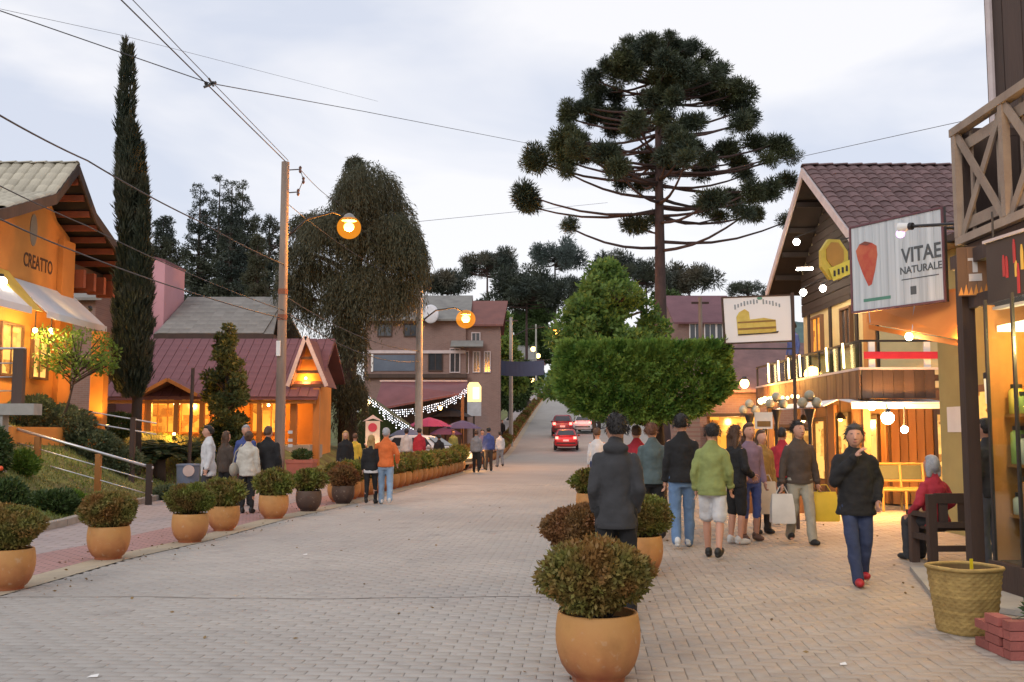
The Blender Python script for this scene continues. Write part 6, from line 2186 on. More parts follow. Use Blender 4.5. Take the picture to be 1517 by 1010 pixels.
def grey_house():
    Y0, Y1 = 40.0, 43.8
    xa, xb = at(228, 495, Y0).x, at(405, 495, Y0).x
    za, zb = at(300, 494, Y0).z, at(300, 441, Y1).z
    t = thing('grey_roofed_house', 'house with broad grey shingle roof behind the maroon porch', 'building', ((xa + xb) / 2, Y0, 1.2))
    MB().bx((xa + 0.2, Y0 + 0.5, 1.0), (xb - 0.2, Y1 + 2.5, za + 0.05)).build('wall', m_brickwall, t)
    roof = MB().prism([(xa, Y0, za), (xb, Y0, za), (xb - 0.6, Y1, zb), (xa + 0.4, Y1, zb)], (0, 0, -0.12)).prism([(xa + 0.4, Y1 + 0.005, zb), (xb - 0.6, Y1 + 0.005, zb), (xb, Y1 + 3, za), (xa, Y1 + 3, za)], (0, 0, -0.12)).build('roof', m_roof_grey, t)
    sh = MB().box((0, 0, 0), (0.44, 0.5, 0.03)).mesh('shingle'); sh.materials.append(m_roof_grey)
    tile_field(roof, (xa + 0.1, Y0 - 0.02, za), (xb - xa - 0.5, 0, 0), (0, Y1 - Y0, zb - za), 10, 9, sh, 0.02, name='shingle', jit=0.004)
    MB().bx((xa, Y0 - 0.06, za - 0.3), (xb, Y0 - 0.004, za - 0.02)).build('fascia', m_dark_wood, t)


grey_house()


def porch_house():
    Y0, Y1 = 35.2, 38.6
    xa, xb = at(150, 585, Y0).x, at(470, 585, Y0).x
    za, zb = at(300, 588, Y0).z, at(300, 503, Y1).z
    zg = 1.15
    t = thing('porch_restaurant', 'long maroon-roofed restaurant with glowing orange porch behind the lawn', 'building', ((xa + xb) / 2, Y0, zg))
    MB().bx((xa + 0.4, Y1 - 1.2, zg - 0.4), (xb - 0.3, Y1 + 1.0, za + 0.9)).build('wall', m_orange_wall, t)
    MB().bx((xa + 0.2, Y0 - 0.2, zg - 0.5), (xb - 0.2, Y1 - 1.21, zg)).build('porch_floor', m_stone_slab, t)
    roof = MB().prism([(xa, Y0, za), (xb, Y0, za), (xb, Y1, zb), (xa, Y1, zb)], (0, 0, -0.1)).prism([(xa, Y1 + 0.005, zb), (xb, Y1 + 0.005, zb), (xb, Y1 + 2.5, za + 0.8), (xa, Y1 + 2.5, za + 0.8)], (0, 0, -0.1)).build('roof', m_roof_maroon, t)
    tl = MB().box((0, 0, 0), (0.32, 0.44, 0.035)).mesh('roof_tile'); tl.materials.append(m_roof_maroon)
    tile_field(roof, (xa, Y0, za), (xb - xa, 0, 0), (0, Y1 - Y0, zb - za), 22, 10, tl, 0.02, jit=0.006)
    for px in (222, 262, 300, 345, 385, 412):
        x = at(px, 600, Y0 + 0.2).x
        MB().bx((x - 0.08, Y0 + 0.12, zg), (x + 0.08, Y0 + 0.28, za + 0.02)).build('porch_post', m_honey_wood, t)
    MB().bx((xa + 0.1, Y0 + 0.1, za - 0.22), (xb - 0.1, Y0 + 0.3, za - 0.103)).build('porch_beam', m_honey_wood, t)
    for px in (242, 290, 395):
        x = at(px, 610, Y1 - 1.2).x
        window(t, (x, Y1 - 1.23, zg + 1.15), (1, 0, 0), 1.1, 1.5, m_honey_wood, m_lit_orange, bars=2)
    # little porch gable on the left
    a, b, c = at(205, 583, Y0 - 0.5), at(248, 560, Y0 - 0.5), at(292, 583, Y0 - 0.5)
    pg = MB().prism([a, b, b + Vector((0, 0, -0.1)), a + Vector((0, 0, -0.1))], (0, 1.6, 0)).prism([b + Vector((0.003, 0, 0)), c, c + Vector((0, 0, -0.1)), b + Vector((0.003, 0, -0.1))], (0, 1.6, 0)).build('porch_gable', m_roof_maroon, t)
    MB().bar(a + Vector((0, -0.03, -0.05)), b + Vector((0, -0.03, -0.05)), 0.04, 0.12).build('barge_board', m_honey_wood, pg)
    MB().bar(b + Vector((0.01, -0.03, -0.05)), c + Vector((0.01, -0.03, -0.05)), 0.04, 0.12).build('barge_board', m_honey_wood, pg)
    # steep gable at the right end, glowing inside
    yg = Y0 + 0.3
    A, Bp, C = at(427, 572, yg), at(453, 499, yg), at(483, 580, yg)
    C.z = A.z
    gb = MB()
    gb.prism([A, Bp, Bp + Vector((0, 0, -0.14)), A + Vector((0.08, 0, -0.0))], (0, 2.2, 0))
    gb.prism([Bp + Vector((0.003, 0, 0)), C, C + Vector((-0.08, 0, 0.0)), Bp + Vector((0.003, 0, -0.14))], (0, 2.2, 0))
    g = gb.build('entrance_gable', m_roof_maroon, t)
    MB().prism([A + Vector((0.06, 0.5, 0)), C + Vector((-0.06, 0.5, 0)), Bp + Vector((0, 0.5, -0.16))], (0, 0.05, 0)).build('gable_panel', m_orange_wall, g)
    for u in (0.02, 0.3, 0.58):
        l = A.lerp(Bp, u); r_ = C.lerp(Bp, u)
        MB().bar(l + Vector((0.05, 0.2, 0)), r_ + Vector((-0.05, 0.2, 0)), 0.08, 0.1).build('tie_beam', m_brown_wood, g)
    MB().bar(A + Vector((-0.02, -0.04, 0)), Bp + Vector((0, -0.04, 0.02)), 0.05, 0.13).build('barge_board', m_pale_trim, g)
    MB().bar(Bp + Vector((0.01, -0.04, 0.02)), C + Vector((0.02, -0.04, 0)), 0.05, 0.13).build('barge_board', m_pale_trim, g)
    for px in (434, 468):
        x = at(px, 600, yg).x
        MB().bx((x - 0.11, yg + 0.05, gz(x, yg) - 0.2), (x + 0.11, yg + 0.27, A.z - 0.06)).build('gable_post', m_honey_wood, t)
    MB().ball(at(262, 598, 36.6), 0.12, 10, 7).build('porch_bulb', m_bulb_warm, t)
    lamp_light(t, at(262, 600, 36.4), 330, (1, 0.45, 0.08), 0.12)
    MB().ball(at(398, 600, 36.4), 0.05, 8, 6).build('porch_bulb', m_bulb_warm, t)
    lamp_light(t, at(398, 602, 36.3), 130, (1, 0.45, 0.08), 0.12)
    lamp_light(t, at(453, 562, yg + 0.35), 60, (1, 0.45, 0.08), 0.08)
    MB().ball(at(453, 560, yg + 0.35), 0.045, 8, 6).build('gable_bulb', m_bulb_warm, t)


porch_house()
# garden floodlights that throw orange pools on the lawn before the porch
for (px, Yq, lab) in ((205, 29.5, 'small ground lamp glowing orange left of the cycad'), (260, 30.2, 'small ground lamp glowing orange right of the cycad')):
    p = bank(px, Yq, 0.12)
    u = thing('ground_lamp', lab, 'lamp', p, 0, 'garden ground lamps')
    MB().tube([p + Vector((0, 0, -0.14)), p], [0.05, 0.06], 10).build('housing', m_iron, u)
    MB().ball(p + Vector((0, 0, 0.03)), 0.05, 8, 6).build('lens', m_bulb_sodium, u)
    lamp_light(u, p + Vector((0, -0.05, 0.15)), 70, (1, 0.42, 0.06), 0.05)


# ------------------------------------------------------------------ railings of the ramp
def ramp_rail():
    Y = 22.6
    t = thing('ramp_handrail', 'sloping steel handrail with wooden posts along the garden ramp', 'railing', (-9.5, Y, 0))
    a, b = at(-8, 626, Y), at(227, 693, Y)
    MB().tube([a, b], 0.032, 10).build('top_rail', m_steel, t, smooth=True)
    drop = (0.30, 0.60)
    for dz in drop:
        MB().tube([a + Vector((0, 0, -dz)), b + Vector((0, 0, -dz))], 0.014, 8).build('lower_rail', m_steel, t, smooth=True)
    for (px, m_) in ((55, m_honey_wood), (146, m_honey_wood), (222, m_dark_wood)):
        x = at(px, 680, Y).x
        u = (x - a.x) / (b.x - a.x)
        p = a.lerp(b, u)
        MB().bx((x - 0.06, Y - 0.05, min(gz(x, Y), p.z - 0.9) - 0.1), (x + 0.06, Y + 0.05, p.z - 0.034 if m_ is m_honey_wood else p.z + 0.06)).build('post', m_, t)
    Y = 25.8
    t = thing('terrace_handrail', 'thin upper handrail with dark posts along the terrace edge', 'railing', (-11, Y, 1.4))
    a, b = at(30, 592, Y), at(232, 627, Y)
    for dz in (0, 0.28):
        MB().tube([a + Vector((0, 0, -dz)), b + Vector((0, 0, -dz))], 0.02, 8).build('rail', m_steel, t, smooth=True)
    for px in (108, 198):
        x = at(px, 610, Y).x
        p = a.lerp(b, (x - a.x) / (b.x - a.x))
        MB().bx((x - 0.06, Y - 0.05, gz(x, Y) - 0.1), (x + 0.06, Y + 0.05, p.z + 0.05)).build('post', m_dark_wood, t)
    # raised deck at the left edge with its own steel railing
    Y = 19.6
    p0, p1 = at(-60, 612, Y), at(50, 606, Y)
    t = thing('raised_deck', 'concrete deck edge with steel railing and dark post at the left edge', 'deck', (p1.x - 1, Y, 0))
    MB().bx((p0.x - 1.0, Y, p1.z - 0.11), (p1.x, Y + 0.35, p1.z + 0.11)).build('slab', m_stone_slab, t)
    MB().bx((p0.x - 1.0, Y + 0.05, 0.6), (p1.x - 0.62, Y + 0.3, p1.z - 0.111)).build('support_wall', m_stone_slab, t)
    x = at(28, 560, Y + 0.15).x
    zt = at(28, 516, Y + 0.15).z
    MB().bx((x - 0.1, Y + 0.08, p1.z + 0.112), (x + 0.1, Y + 0.22, zt)).build('post', m_dark_wood, t)
    for k in range(4):
        z = zt - 0.02 - k * 0.27
        MB().tube([(x - 0.102 if k else x + 0.1, Y + 0.15, z + (0.02 if k == 0 else 0)), (p0.x - 1, Y + 0.15, z + (0.02 if k == 0 else 0))], 0.022 if k == 0 else 0.012, 8).build('rail', m_steel, t, smooth=True)


ramp_rail()
# dark sign post on the lawn
p = bank(283, 27.5)
t = thing('garden_post', 'thin dark post standing before the conical conifer', 'post', p)
MB().tube([p, Vector((p.x + 0.04, p.y, at(283, 545, 27.5).z))], 0.05, 8).build('shaft', m_dark_wood, t)
MB().lathe([(0.09, 0), (0.09, 0.06), (0.055, 0.1)], 10, p).build('base', m_dark_wood, t)
# litter bin by the white coat
p = ground_at(279, 742)
p = Vector((at(279, 690, 23.6).x, 23.6, 0))
t = thing('litter_bin', 'blue-grey litter bin with round pale emblem left of the white coat', 'bin', p)
MB().lathe([(0.22, 0.0), (0.24, 0.02), (0.26, 0.8), (0.275, 0.82), (0.275, 0.86), (0.24, 0.87), (0.22, 0.84)], 20, p).build('body', mat('blue_grey_plastic', (0.14, 0.17, 0.23), 0.5, (0.1, 0.12, 0.17), 3), t, smooth='auto')
MB().tube([p + Vector((0.1, -0.3, 0.72)), p + Vector((0.1, -0.27, 0.72))], 0.13, 18).build('emblem', mat('pale_sticker', (0.6, 0.45, 0.4), 0.6), t)
# red planter and lump of stone by the pole
p = Vector((at(457, 690, 31).x, 30.0, 0.0))
t = thing('square_planter', 'square terracotta planter box at the foot of the tall wooden pole', 'planter', p)
MB().loft([[(p.x + sx * w, p.y + sy * w, z) for sx, sy in ((-1, -1), (1, -1), (1, 1), (-1, 1))] for (w, z) in ((0.33, 0.0), (0.38, 0.7), (0.4, 0.7), (0.4, 0.8), (0.34, 0.8), (0.33, 0.74))]).build('box', mat('terracotta', (0.42, 0.13, 0.09), 0.8, (0.3, 0.1, 0.07), 3), t)
V, Fc = ellipsoid_leaves((p.x, p.y, 0.9), (0.3, 0.3, 0.18), 500, 0.1, 0.05, 0.5, 0.8, 0.3)
foliage('plants', [(V, Fc)], lf_shrub, t)


# ------------------------------------------------------------------ brick building up the street
def brick_building():
    Y = 66.0
    x0, x1 = at(540, 520, Y).x, at(690, 520, Y).x
    zr, zt = at(600, 474, Y).z, at(600, 440, Y + 4).z
    t = thing('brick_building', 'large pinkish brick building with grey roof up the street on the left', 'building', ((x0 + x1) / 2, Y, 0))
    MB().bx((x0, Y, -0.2), (x1, Y + 8, zr)).build('wall', m_brickwall, t)
    roof = MB().prism([(x0 - 0.4, Y - 0.5, zr - 0.1), (x1 + 0.3, Y - 0.5, zr - 0.1), (x1 + 0.3, Y + 4, zt), (x0 - 0.4, Y + 4, zt)], (0, 0, 0.12)).prism([(x0 - 0.4, Y + 8.5, zr - 0.1), (x1 + 0.3, Y + 8.5, zr - 0.1), (x1 + 0.3, Y + 4.005, zt), (x0 - 0.4, Y + 4.005, zt)], (0, 0, 0.12)).build('roof', m_roof_grey, t)
    # dormer arch and white dish
    # right wing with red roof, gable to the right
    xw = at(752, 480, Y).x
    zw, zrr = at(700, 482, Y).z, at(700, 448, Y + 3).z
    MB().bx((x1 + 0.002, Y + 0.3, -0.2), (xw - 0.5, Y + 6, zw)).build('wing_wall', m_brickwall, t)
    MB().prism([(x1 - 0.2, Y - 0.1, zw - 0.05), (xw - 0.3, Y - 0.1, zw - 0.05), (xw, Y + 3, zrr), (x1 - 0.2, Y + 3, zrr)], (0, 0, 0.12)).prism([(x1 - 0.2, Y + 3.005, zrr), (xw, Y + 3.005, zrr), (xw - 0.3, Y + 6.3, zw - 0.05), (x1 - 0.2, Y + 6.3, zw - 0.05)], (0, 0, 0.12)).build('wing_roof', m_roof_red, t)
    yq = Y - 0.03
    for (px, py, w, h, mm) in ((570, 489, 0.95, 0.85, None), (608, 489, 0.85, 0.85, None), (645, 536, 0.95, 1.2, None), (674, 534, 0.7, 1.6, None), (690, 536, 0.4, 1.5, None)):
        p = at(px, py, yq)
        window(t, (p.x, yq if px < 688 else Y + 0.27, p.z), (1, 0, 0), w, h, m_pale_trim if px > 650 else m_dark_wood, m_dark_pane)
    for (px, py, w, h) in ((706, 536, 0.5, 1.4), (722, 536, 0.45, 1.4), (705, 500, 0.6, 0.7)):
        p = at(px, py, Y + 0.27)
        window(t, (p.x, Y + 0.27, p.z), (1, 0, 0), w, h, m_pale_trim, m_dark_pane)
    a = at(584, 537, yq)
    MB().bx((a.x - 1.35, Y - 0.05, a.z - 0.55), (a.x + 1.35, Y - 0.004, a.z + 0.5)).build('wide_window', mat('blue_grey_glazing', (0.14, 0.17, 0.22), 0.2, (0.1, 0.12, 0.16), 1), t)
    MB().bx((a.x - 1.5, Y - 0.09, a.z - 0.6), (a.x - 1.37, Y - 0.003, a.z + 0.55)).build('window_jamb', m_white_paint, t)
    MB().bx((x0, Y - 0.12, a.z + 0.6), (x1, Y - 0.003, a.z + 0.8)).build('string_course', m_pale_trim, t)
    MB().bx((x0, Y - 0.3, a.z - 1.0), (x1 + 0.1, Y - 0.003, a.z - 0.75)).build('ledge', m_dark_wood, t)
    b = at(686, 511, Y - 0.6)
    MB().slab([(b.x - 0.8, Y - 0.9, b.z - 0.15), (b.x + 1.3, Y - 0.9, b.z - 0.15), (b.x + 1.3, Y - 0.004, b.z + 0.3), (b.x - 0.8, Y - 0.004, b.z + 0.3)], 0.06).build('door_canopy', m_roof_grey, t)
    d = thing('satellite_dish', 'round white dish on the eave beside the second concrete pole', 'dish', at(638, 465, Y - 0.7))
    c = at(638, 465, Y - 0.75)
    MB().ball(c, (0.52, 0.12, 0.62), 18, 10).build('reflector', mat('white_dish', (0.72, 0.74, 0.80), 0.5), d, smooth=True)
    MB().tube([c + Vector((0, 0.1, -0.2)), c + Vector((0, 0.7, -0.3))], 0.04, 6).build('arm', m_iron, d)


brick_building()


# ------------------------------------------------------------------ market with maroon roof, fairy lights, stall, parasols
def fairy(label, pts, drop, n, r, group, m=None, name='fairy_lights'):
    """a sagging cable with hanging drops of small bulbs"""
    m = m or m_led
    t = thing(name, label, 'string lights', pts[0], 0, group)
    P = [Vector(p) for p in pts]
    MB().tube(P, 0.012, 5).build('cable', m_iron, t)
    mb = MB()
    cum = [0]
    for i in range(len(P) - 1): cum.append(cum[-1] + (P[i + 1] - P[i]).length)
    for k in range(n):
        s = cum[-1] * (k + 0.5) / n
        i = max(j for j in range(len(cum) - 1) if cum[j] <= s)
        u = (s - cum[i]) / max(1e-6, cum[i + 1] - cum[i])
        p = P[i].lerp(P[i + 1], u)
        L = drop * random.uniform(0.2, 1.0)
        q = 0.0
        while q <= L:
            mb.ball(p + Vector((random.uniform(-0.02, 0.02), random.uniform(-0.02, 0.02), -q)), r * random.uniform(0.7, 1.1), 5, 4)
            q += 0.11
    o = mb.build('bulbs', m, t)
    o['kind'] = 'stuff'
    return t


def market():
    Y = 52.0
    x0, x1 = at(553, 600, Y).x, at(692, 600, Y).x
    zl, zt = at(600, 609, Y).z, at(600, 568, Y + 2.5).z
    t = thing('market_hall', 'open market building with maroon roof edged by white fairy lights', 'building', ((x0 + x1) / 2, Y, 0))
    MB().prism([(x0, Y, zl), (x1, Y, zl + 0.9), (x1 - 0.1, Y + 2.5, zt), (x0 + 0.1, Y + 2.5, zt)], (0, 0, 0.1)).build('roof', m_roof_maroon, t)
    MB().bx((x0 + 0.2, Y + 2.3, 0.2), (x1 - 0.1, Y + 2.6, zt - 0.1)).build('back_wall', m_dark_wood, t)
    for u in (0.05, 0.5, 0.95):
        x = x0 + (x1 - x0) * u
        MB().bx((x - 0.08, Y + 0.1, 0), (x + 0.08, Y + 0.26, zl + 0.9 * u - 0.02)).build('post', m_brown_wood, t)
    MB().bx((x0, Y + 2.42, zt + 0.1), (x1 - 0.1, Y + 2.52, zt + 0.18)).build('ridge_trim', m_pale_trim, t)
    fairy('dense white fairy lights along the sagging eave of the market hall', [at(553, 606, Y - 0.1), at(585, 608, Y - 0.1), at(620, 605, Y - 0.1), at(655, 596, Y - 0.1), at(680, 585, Y - 0.1), at(692, 574, Y - 0.1)], 0.45, 46, 0.03, 'fairy lights in the market')
    # tent-shaped stall in front with icicle lights
    Y2 = 46.0
    a, b, c = at(517, 628, Y2), at(545, 588, Y2), at(618, 640, Y2)
    s = thing('tent_stall', 'dark green tent-shaped stall outlined in white icicle lights', 'stall', (b.x, Y2, 0))
    MB().prism([a, b, b + Vector((0, 0, -0.08)), a + Vector((0, 0, -0.08))], (0, 2.2, 0)).prism([b + Vector((0.003, 0, 0)), c, c + Vector((0, 0, -0.08)), b + Vector((0.003, 0, -0.08))], (0, 2.2, 0)).build('roof', mat('dark_green_canvas', (0.03, 0.06, 0.03), 0.8, (0.02, 0.04, 0.02), 2), s)
    MB().prism([(a.x + 0.1, Y2 + 1.9, 0), (c.x - 0.1, Y2 + 1.9, 0), (c.x - 0.1, Y2 + 1.9, c.z - 0.1), (b.x, Y2 + 1.9, b.z - 0.12), (a.x + 0.1, Y2 + 1.9, a.z - 0.1)], (0, 0.05, 0)).build('back', mat('dark_green_canvas', (0.03, 0.06, 0.03), 0.8), s)
    for x in (a.x + 0.1, c.x - 0.1):
        MB().bx((x - 0.05, Y2 + 0.05, 0), (x + 0.05, Y2 + 0.15, a.z - 0.05)).build('post', m_dark_wood, s)
    MB().ball(at(546, 597, Y2 - 0.1), (0.06, 0.06, 0.13), 8, 6).build('lantern', m_bulb_warm, s)
    lamp_light(s, at(546, 612, Y2 + 0.3), 40, (1, 0.7, 0.35), 0.1)
    fairy('white icicle lights down the left slope of the tent stall', [a + Vector((0, -0.06, 0)), b + Vector((0, -0.06, 0.03))], 0.3, 14, 0.028, 'icicle lights on the tent stall')
    fairy('white icicle lights down the long right slope of the tent stall', [b + Vector((0, -0.06, 0.03)), b.lerp(c, 0.5) + Vector((0, -0.06, -0.05)), c + Vector((0, -0.06, 0))], 0.5, 30, 0.028, 'icicle lights on the tent stall')
    G = 'market parasols'
    for (px, py, Yq, r, col, lab, nm) in ((636, 628, 48, 1.1, (0.24, 0.03, 0.14), 'dark magenta parasol in the market', 'magenta'), (685, 631, 49, 0.95, (0.06, 0.06, 0.18), 'dark blue parasol right of the magenta one', 'navy'), (660, 640, 52, 0.9, (0.10, 0.035, 0.10), 'purple parasol behind the magenta one', 'purple'), (603, 642, 44.5, 0.85, (0.08, 0.13, 0.27), 'blue parasol above the roof of the white car', 'blue'), (668, 614, 54, 1.2, (0.04, 0.04, 0.05), 'black parasol under the fairy lights', 'black')):
        p = at(px, py, Yq)
        q = thing('parasol', lab, 'parasol', (p.x, Yq, 0), 0, G)
        mb = MB()
        n = 8
        top = Vector((p.x, Yq, p.z + 0.3 * r))
        rim = [Vector((p.x + r * math.cos(k * math.pi / 4), Yq + r * math.sin(k * math.pi / 4), p.z - 0.12)) for k in range(n)]
        mid = [top.lerp(v, 0.5) + Vector((0, 0, 0.06)) for v in rim]
        vs = [top] + mid + rim
        mb.add(vs, [(0, 1 + k, 1 + (k + 1) % n) for k in range(n)] + [(1 + k, 1 + n + k, 1 + n + (k + 1) % n, 1 + (k + 1) % n) for k in range(n)])
        cm = mat('parasol_' + nm, col, 0.8)
        mb.build('canopy', cm, q)
        MB().prism([v + Vector((0, 0, -0.004)) for v in rim], (0, 0, -0.1)).build('skirt', cm, q) if False else None
        MB().tube([(p.x, Yq, 0), top], 0.03, 8).build('pole', m_dark_wood, q)
        MB().lathe([(0.25, 0), (0.25, 0.08), (0.05, 0.12)], 12, (p.x, Yq, 0)).build('base', m_iron, q)
    bulb('small orange lamp glowing under the market roof', at(652, 604, 50.5), 0.1, m_bulb_sodium, 60, (1, 0.5, 0.15), None)


market()


# standing board (white with red roundel) by the couple
p = at(553, 660, 34.0)
t = thing('notice_board', 'white notice board with a red roundel left of the man in orange', 'sign', (p.x, 34.0, 0))
o = at(552, 642, 34.0)
MB().bx((o.x - 0.24, 34.0, o.z - 0.42), (o.x + 0.24, 34.04, o.z + 0.42)).build('board', mat('cream_board', (0.66, 0.58, 0.52), 0.6), t)
MB().prism([(o.x - 0.34, 33.98, o.z + 0.40), (o.x, 33.98, o.z + 0.62), (o.x + 0.34, 33.98, o.z + 0.40), (o.x, 33.98, o.z + 0.5)], (0, 0.1, 0)).build('roof', m_pale_trim, t)
MB().tube([(o.x, 33.99, o.z + 0.2), (o.x, 33.975, o.z + 0.2)], 0.15, 18).build('roundel', mat('roundel_red', (0.5, 0.05, 0.09), 0.5), t)
for s in (-0.2, 0.2):
    MB().bx((o.x + s - 0.03, 34.042, 0), (o.x + s + 0.03, 34.09, o.z + 0.4)).build('leg', m_brown_wood, t)
bulb('small warm lamp at the foot of the notice board', at(556, 663, 33.6), 0.09, m_bulb_warm, 25, (1, 0.55, 0.2), None)

# lit yellow pylon sign
Y = 58.0
o = at(702, 590, Y)
t = thing('pylon_sign', 'tall sign with glowing yellow top and pale blue lower panel', 'sign', (o.x, Y, 0.2))
zt, zm, zb = at(702, 566, Y).z, at(702, 595, Y).z, at(702, 616, Y).z
MB().lathe([(0.36, 0), (0.36, 0.1)], 4) 
pts = [(o.x - 0.42, zm), (o.x + 0.42, zm), (o.x + 0.42, zt - 0.25), (o.x + 0.25, zt), (o.x - 0.25, zt), (o.x - 0.42, zt - 0.25)]
MB().prism([(x, Y, z) for x, z in pts], (0, 0.16, 0)).build('light_box', glow('yellow_sign_glow', (1.0, 0.66, 0.03), 0.95), t)
MB().bx((o.x - 0.05, Y - 0.02, zm + 0.15), (o.x + 0.3, Y - 0.003, zt - 0.3)).build('white_panel', glow('white_sign_glow', (1, 0.92, 0.6), 1.3), t)
MB().bx((o.x - 0.42, Y + 0.01, zb), (o.x + 0.42, Y + 0.15, zm - 0.004)).build('lower_panel', mat('pale_blue_panel', (0.42, 0.52, 0.62), 0.5), t)
MB().bx((o.x - 0.06, Y + 0.04, 0), (o.x + 0.06, Y + 0.12, zb - 0.003)).build('post', m_iron, t)

# banner over the left pavement
Y = 72.0
a, b = at(736, 555, Y), at(806, 533, Y)
t = thing('street_banner', 'plain slate blue banner hung across the left side of the street', 'banner', ((a.x + b.x) / 2, Y, 0.3))
n = 12
vs = []
for k in range(n + 1):
    u = k / n; x = a.x + (b.x - a.x) * u
    sg = 0.12 * math.sin(math.pi * u)
    vs += [(x, Y + 0.06 * math.sin(u * 9), b.z - sg), (x, Y + 0.06 * math.sin(u * 9 + 0.6), a.z - sg)]
MB().add(vs, [(2 * k, 2 * k + 1, 2 * k + 3, 2 * k + 2) for k in range(n)]).build('cloth', mat('slate_blue_cloth', (0.10, 0.115, 0.19), 0.8, (0.085, 0.1, 0.165), 1), t)
MB().tube([(a.x, Y, b.z + 0.15), (a.x, Y, a.z - 0.2)], 0.06, 8).build('end_pole', m_white_paint, t)
MB().tube([(at(758, 533, Y).x - 4.5, Y, b.z + 0.25), (a.x, Y, b.z), (b.x, Y, b.z), (b.x + 3.0, Y, b.z + 0.2)], 0.02, 5).build('cable', m_iron, t)
# low pale wall with gate pillar on the far left pavement
yw0, yw1 = 62.0, 96.0
t = thing('roadside_wall', 'low pale wall along the far left pavement', 'wall', (XG(62), 62, 0))
vs = []; ysw = [yw0 + (yw1 - yw0) * k / 12 for k in range(13)]
for k in range(12):
    y0_, y1_ = ysw[k], ysw[k + 1]
    p0, p1 = Vector((XG(y0_) - 0.3, y0_, rz_(y0_))), Vector((XG(y1_) - 0.3, y1_, rz_(y1_)))
    MB().prism([p0, p1, p1 + Vector((0, 0, 1.25)), p0 + Vector((0, 0, 1.25))], (-0.25, 0, 0)).build('panel', m_stone_slab, t)
for (px, py, Yq, lab) in ((753, 580, 104, 'yellow globe lamp beside the far left trees'), (775, 578, 112, 'brighter globe lamp glowing over the far walkers'), (787, 562, 150, 'distant orange lamp at the top of the street'), (790, 517, 170, 'distant amber lamp above the banner'), (797, 527, 175, 'faint reddish lamp above the banner')):
    bulb(lab, at(px, py, Yq), 0.3 if Yq < 140 else 0.42, m_bulb_warm if Yq < 120 else m_bulb_sodium, 0, None, 'distant lamps up the street', arm=None)
for (px, Yq) in ((753, 104), (775, 112)):
    p = at(px, 580, Yq)
    t = thing('lamp_stand', 'thin dark stand of the %s globe lamp up the street' % ('left' if px == 753 else 'right'), 'lamp post', (p.x, Yq, gz(p.x, Yq)), 0, 'stands of the far globe lamps')
    MB().tube([(p.x, Yq, gz(p.x, Yq) - 0.2), (p.x, Yq, p.z - 0.28)], 0.06, 8).build('post', m_iron, t)
    MB().lathe([(0.2, 0), (0.2, 0.1), (0.1, 0.25)], 10, (p.x, Yq, gz(p.x, Yq))).build('base', m_iron, t)
# distant houses that close the top of the street
t = simple_house('far_house', 'small far house with grey roof at the top of the street', at(735, 560, 190).x, at(790, 560, 190).x, 190, 200, 6, at(760, 540, 190).z, at(760, 512, 195).z, m_brickwall, m_roof_grey)
t = simple_house('far_house', 'far pale house below the third street lamp', at(770, 540, 210).x, at(806, 540, 210).x, 210, 220, 8, at(790, 540, 210).z, at(790, 522, 215).z, m_cream, m_roof_red)

# ================================================================== POLES, LAMPS, WIRES
m_pole1 = mat('weathered_wooden_pole', (0.30, 0.24, 0.20), 0.9, (0.20, 0.15, 0.125), 3, amt=0.7, bump=0.4, bscale=12, stretch=(1, 1, 0.15))
m_pole2 = mat('concrete_pole', (0.42, 0.40, 0.37), 0.9, (0.32, 0.30, 0.28), 3, amt=0.6, bump=0.3, bscale=15)


def pole(label, px, ptop, Y, r0, r1, m, name='utility_pole'):
    a = at(px, ptop, Y)
    z0 = gz(a.x, Y)
    t = thing(name, label, 'pole', (a.x, Y, z0))
    MB().tube([(a.x, Y, z0 - 0.1), (a.x, Y, a.z)], [r0, r1], 14).build('shaft', m, t, smooth='auto')
    return t, Vector((a.x, Y, a.z)), z0


def lamp_halo():  # see-through emissive skin imitating a halo of lamp light
    if 'lamp_halo' in MATS: return MATS['lamp_halo']
    m = bpy.data.materials.new('orange_halo_glow'); m.use_nodes = True
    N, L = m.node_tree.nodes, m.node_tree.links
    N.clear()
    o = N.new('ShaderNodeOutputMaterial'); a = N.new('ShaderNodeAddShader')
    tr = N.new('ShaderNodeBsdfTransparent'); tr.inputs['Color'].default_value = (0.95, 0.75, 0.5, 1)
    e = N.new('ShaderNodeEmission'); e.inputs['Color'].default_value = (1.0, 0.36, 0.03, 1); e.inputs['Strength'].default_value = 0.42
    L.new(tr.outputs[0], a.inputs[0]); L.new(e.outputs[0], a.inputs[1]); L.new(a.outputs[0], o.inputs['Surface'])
    MATS['lamp_halo'] = m
    return m


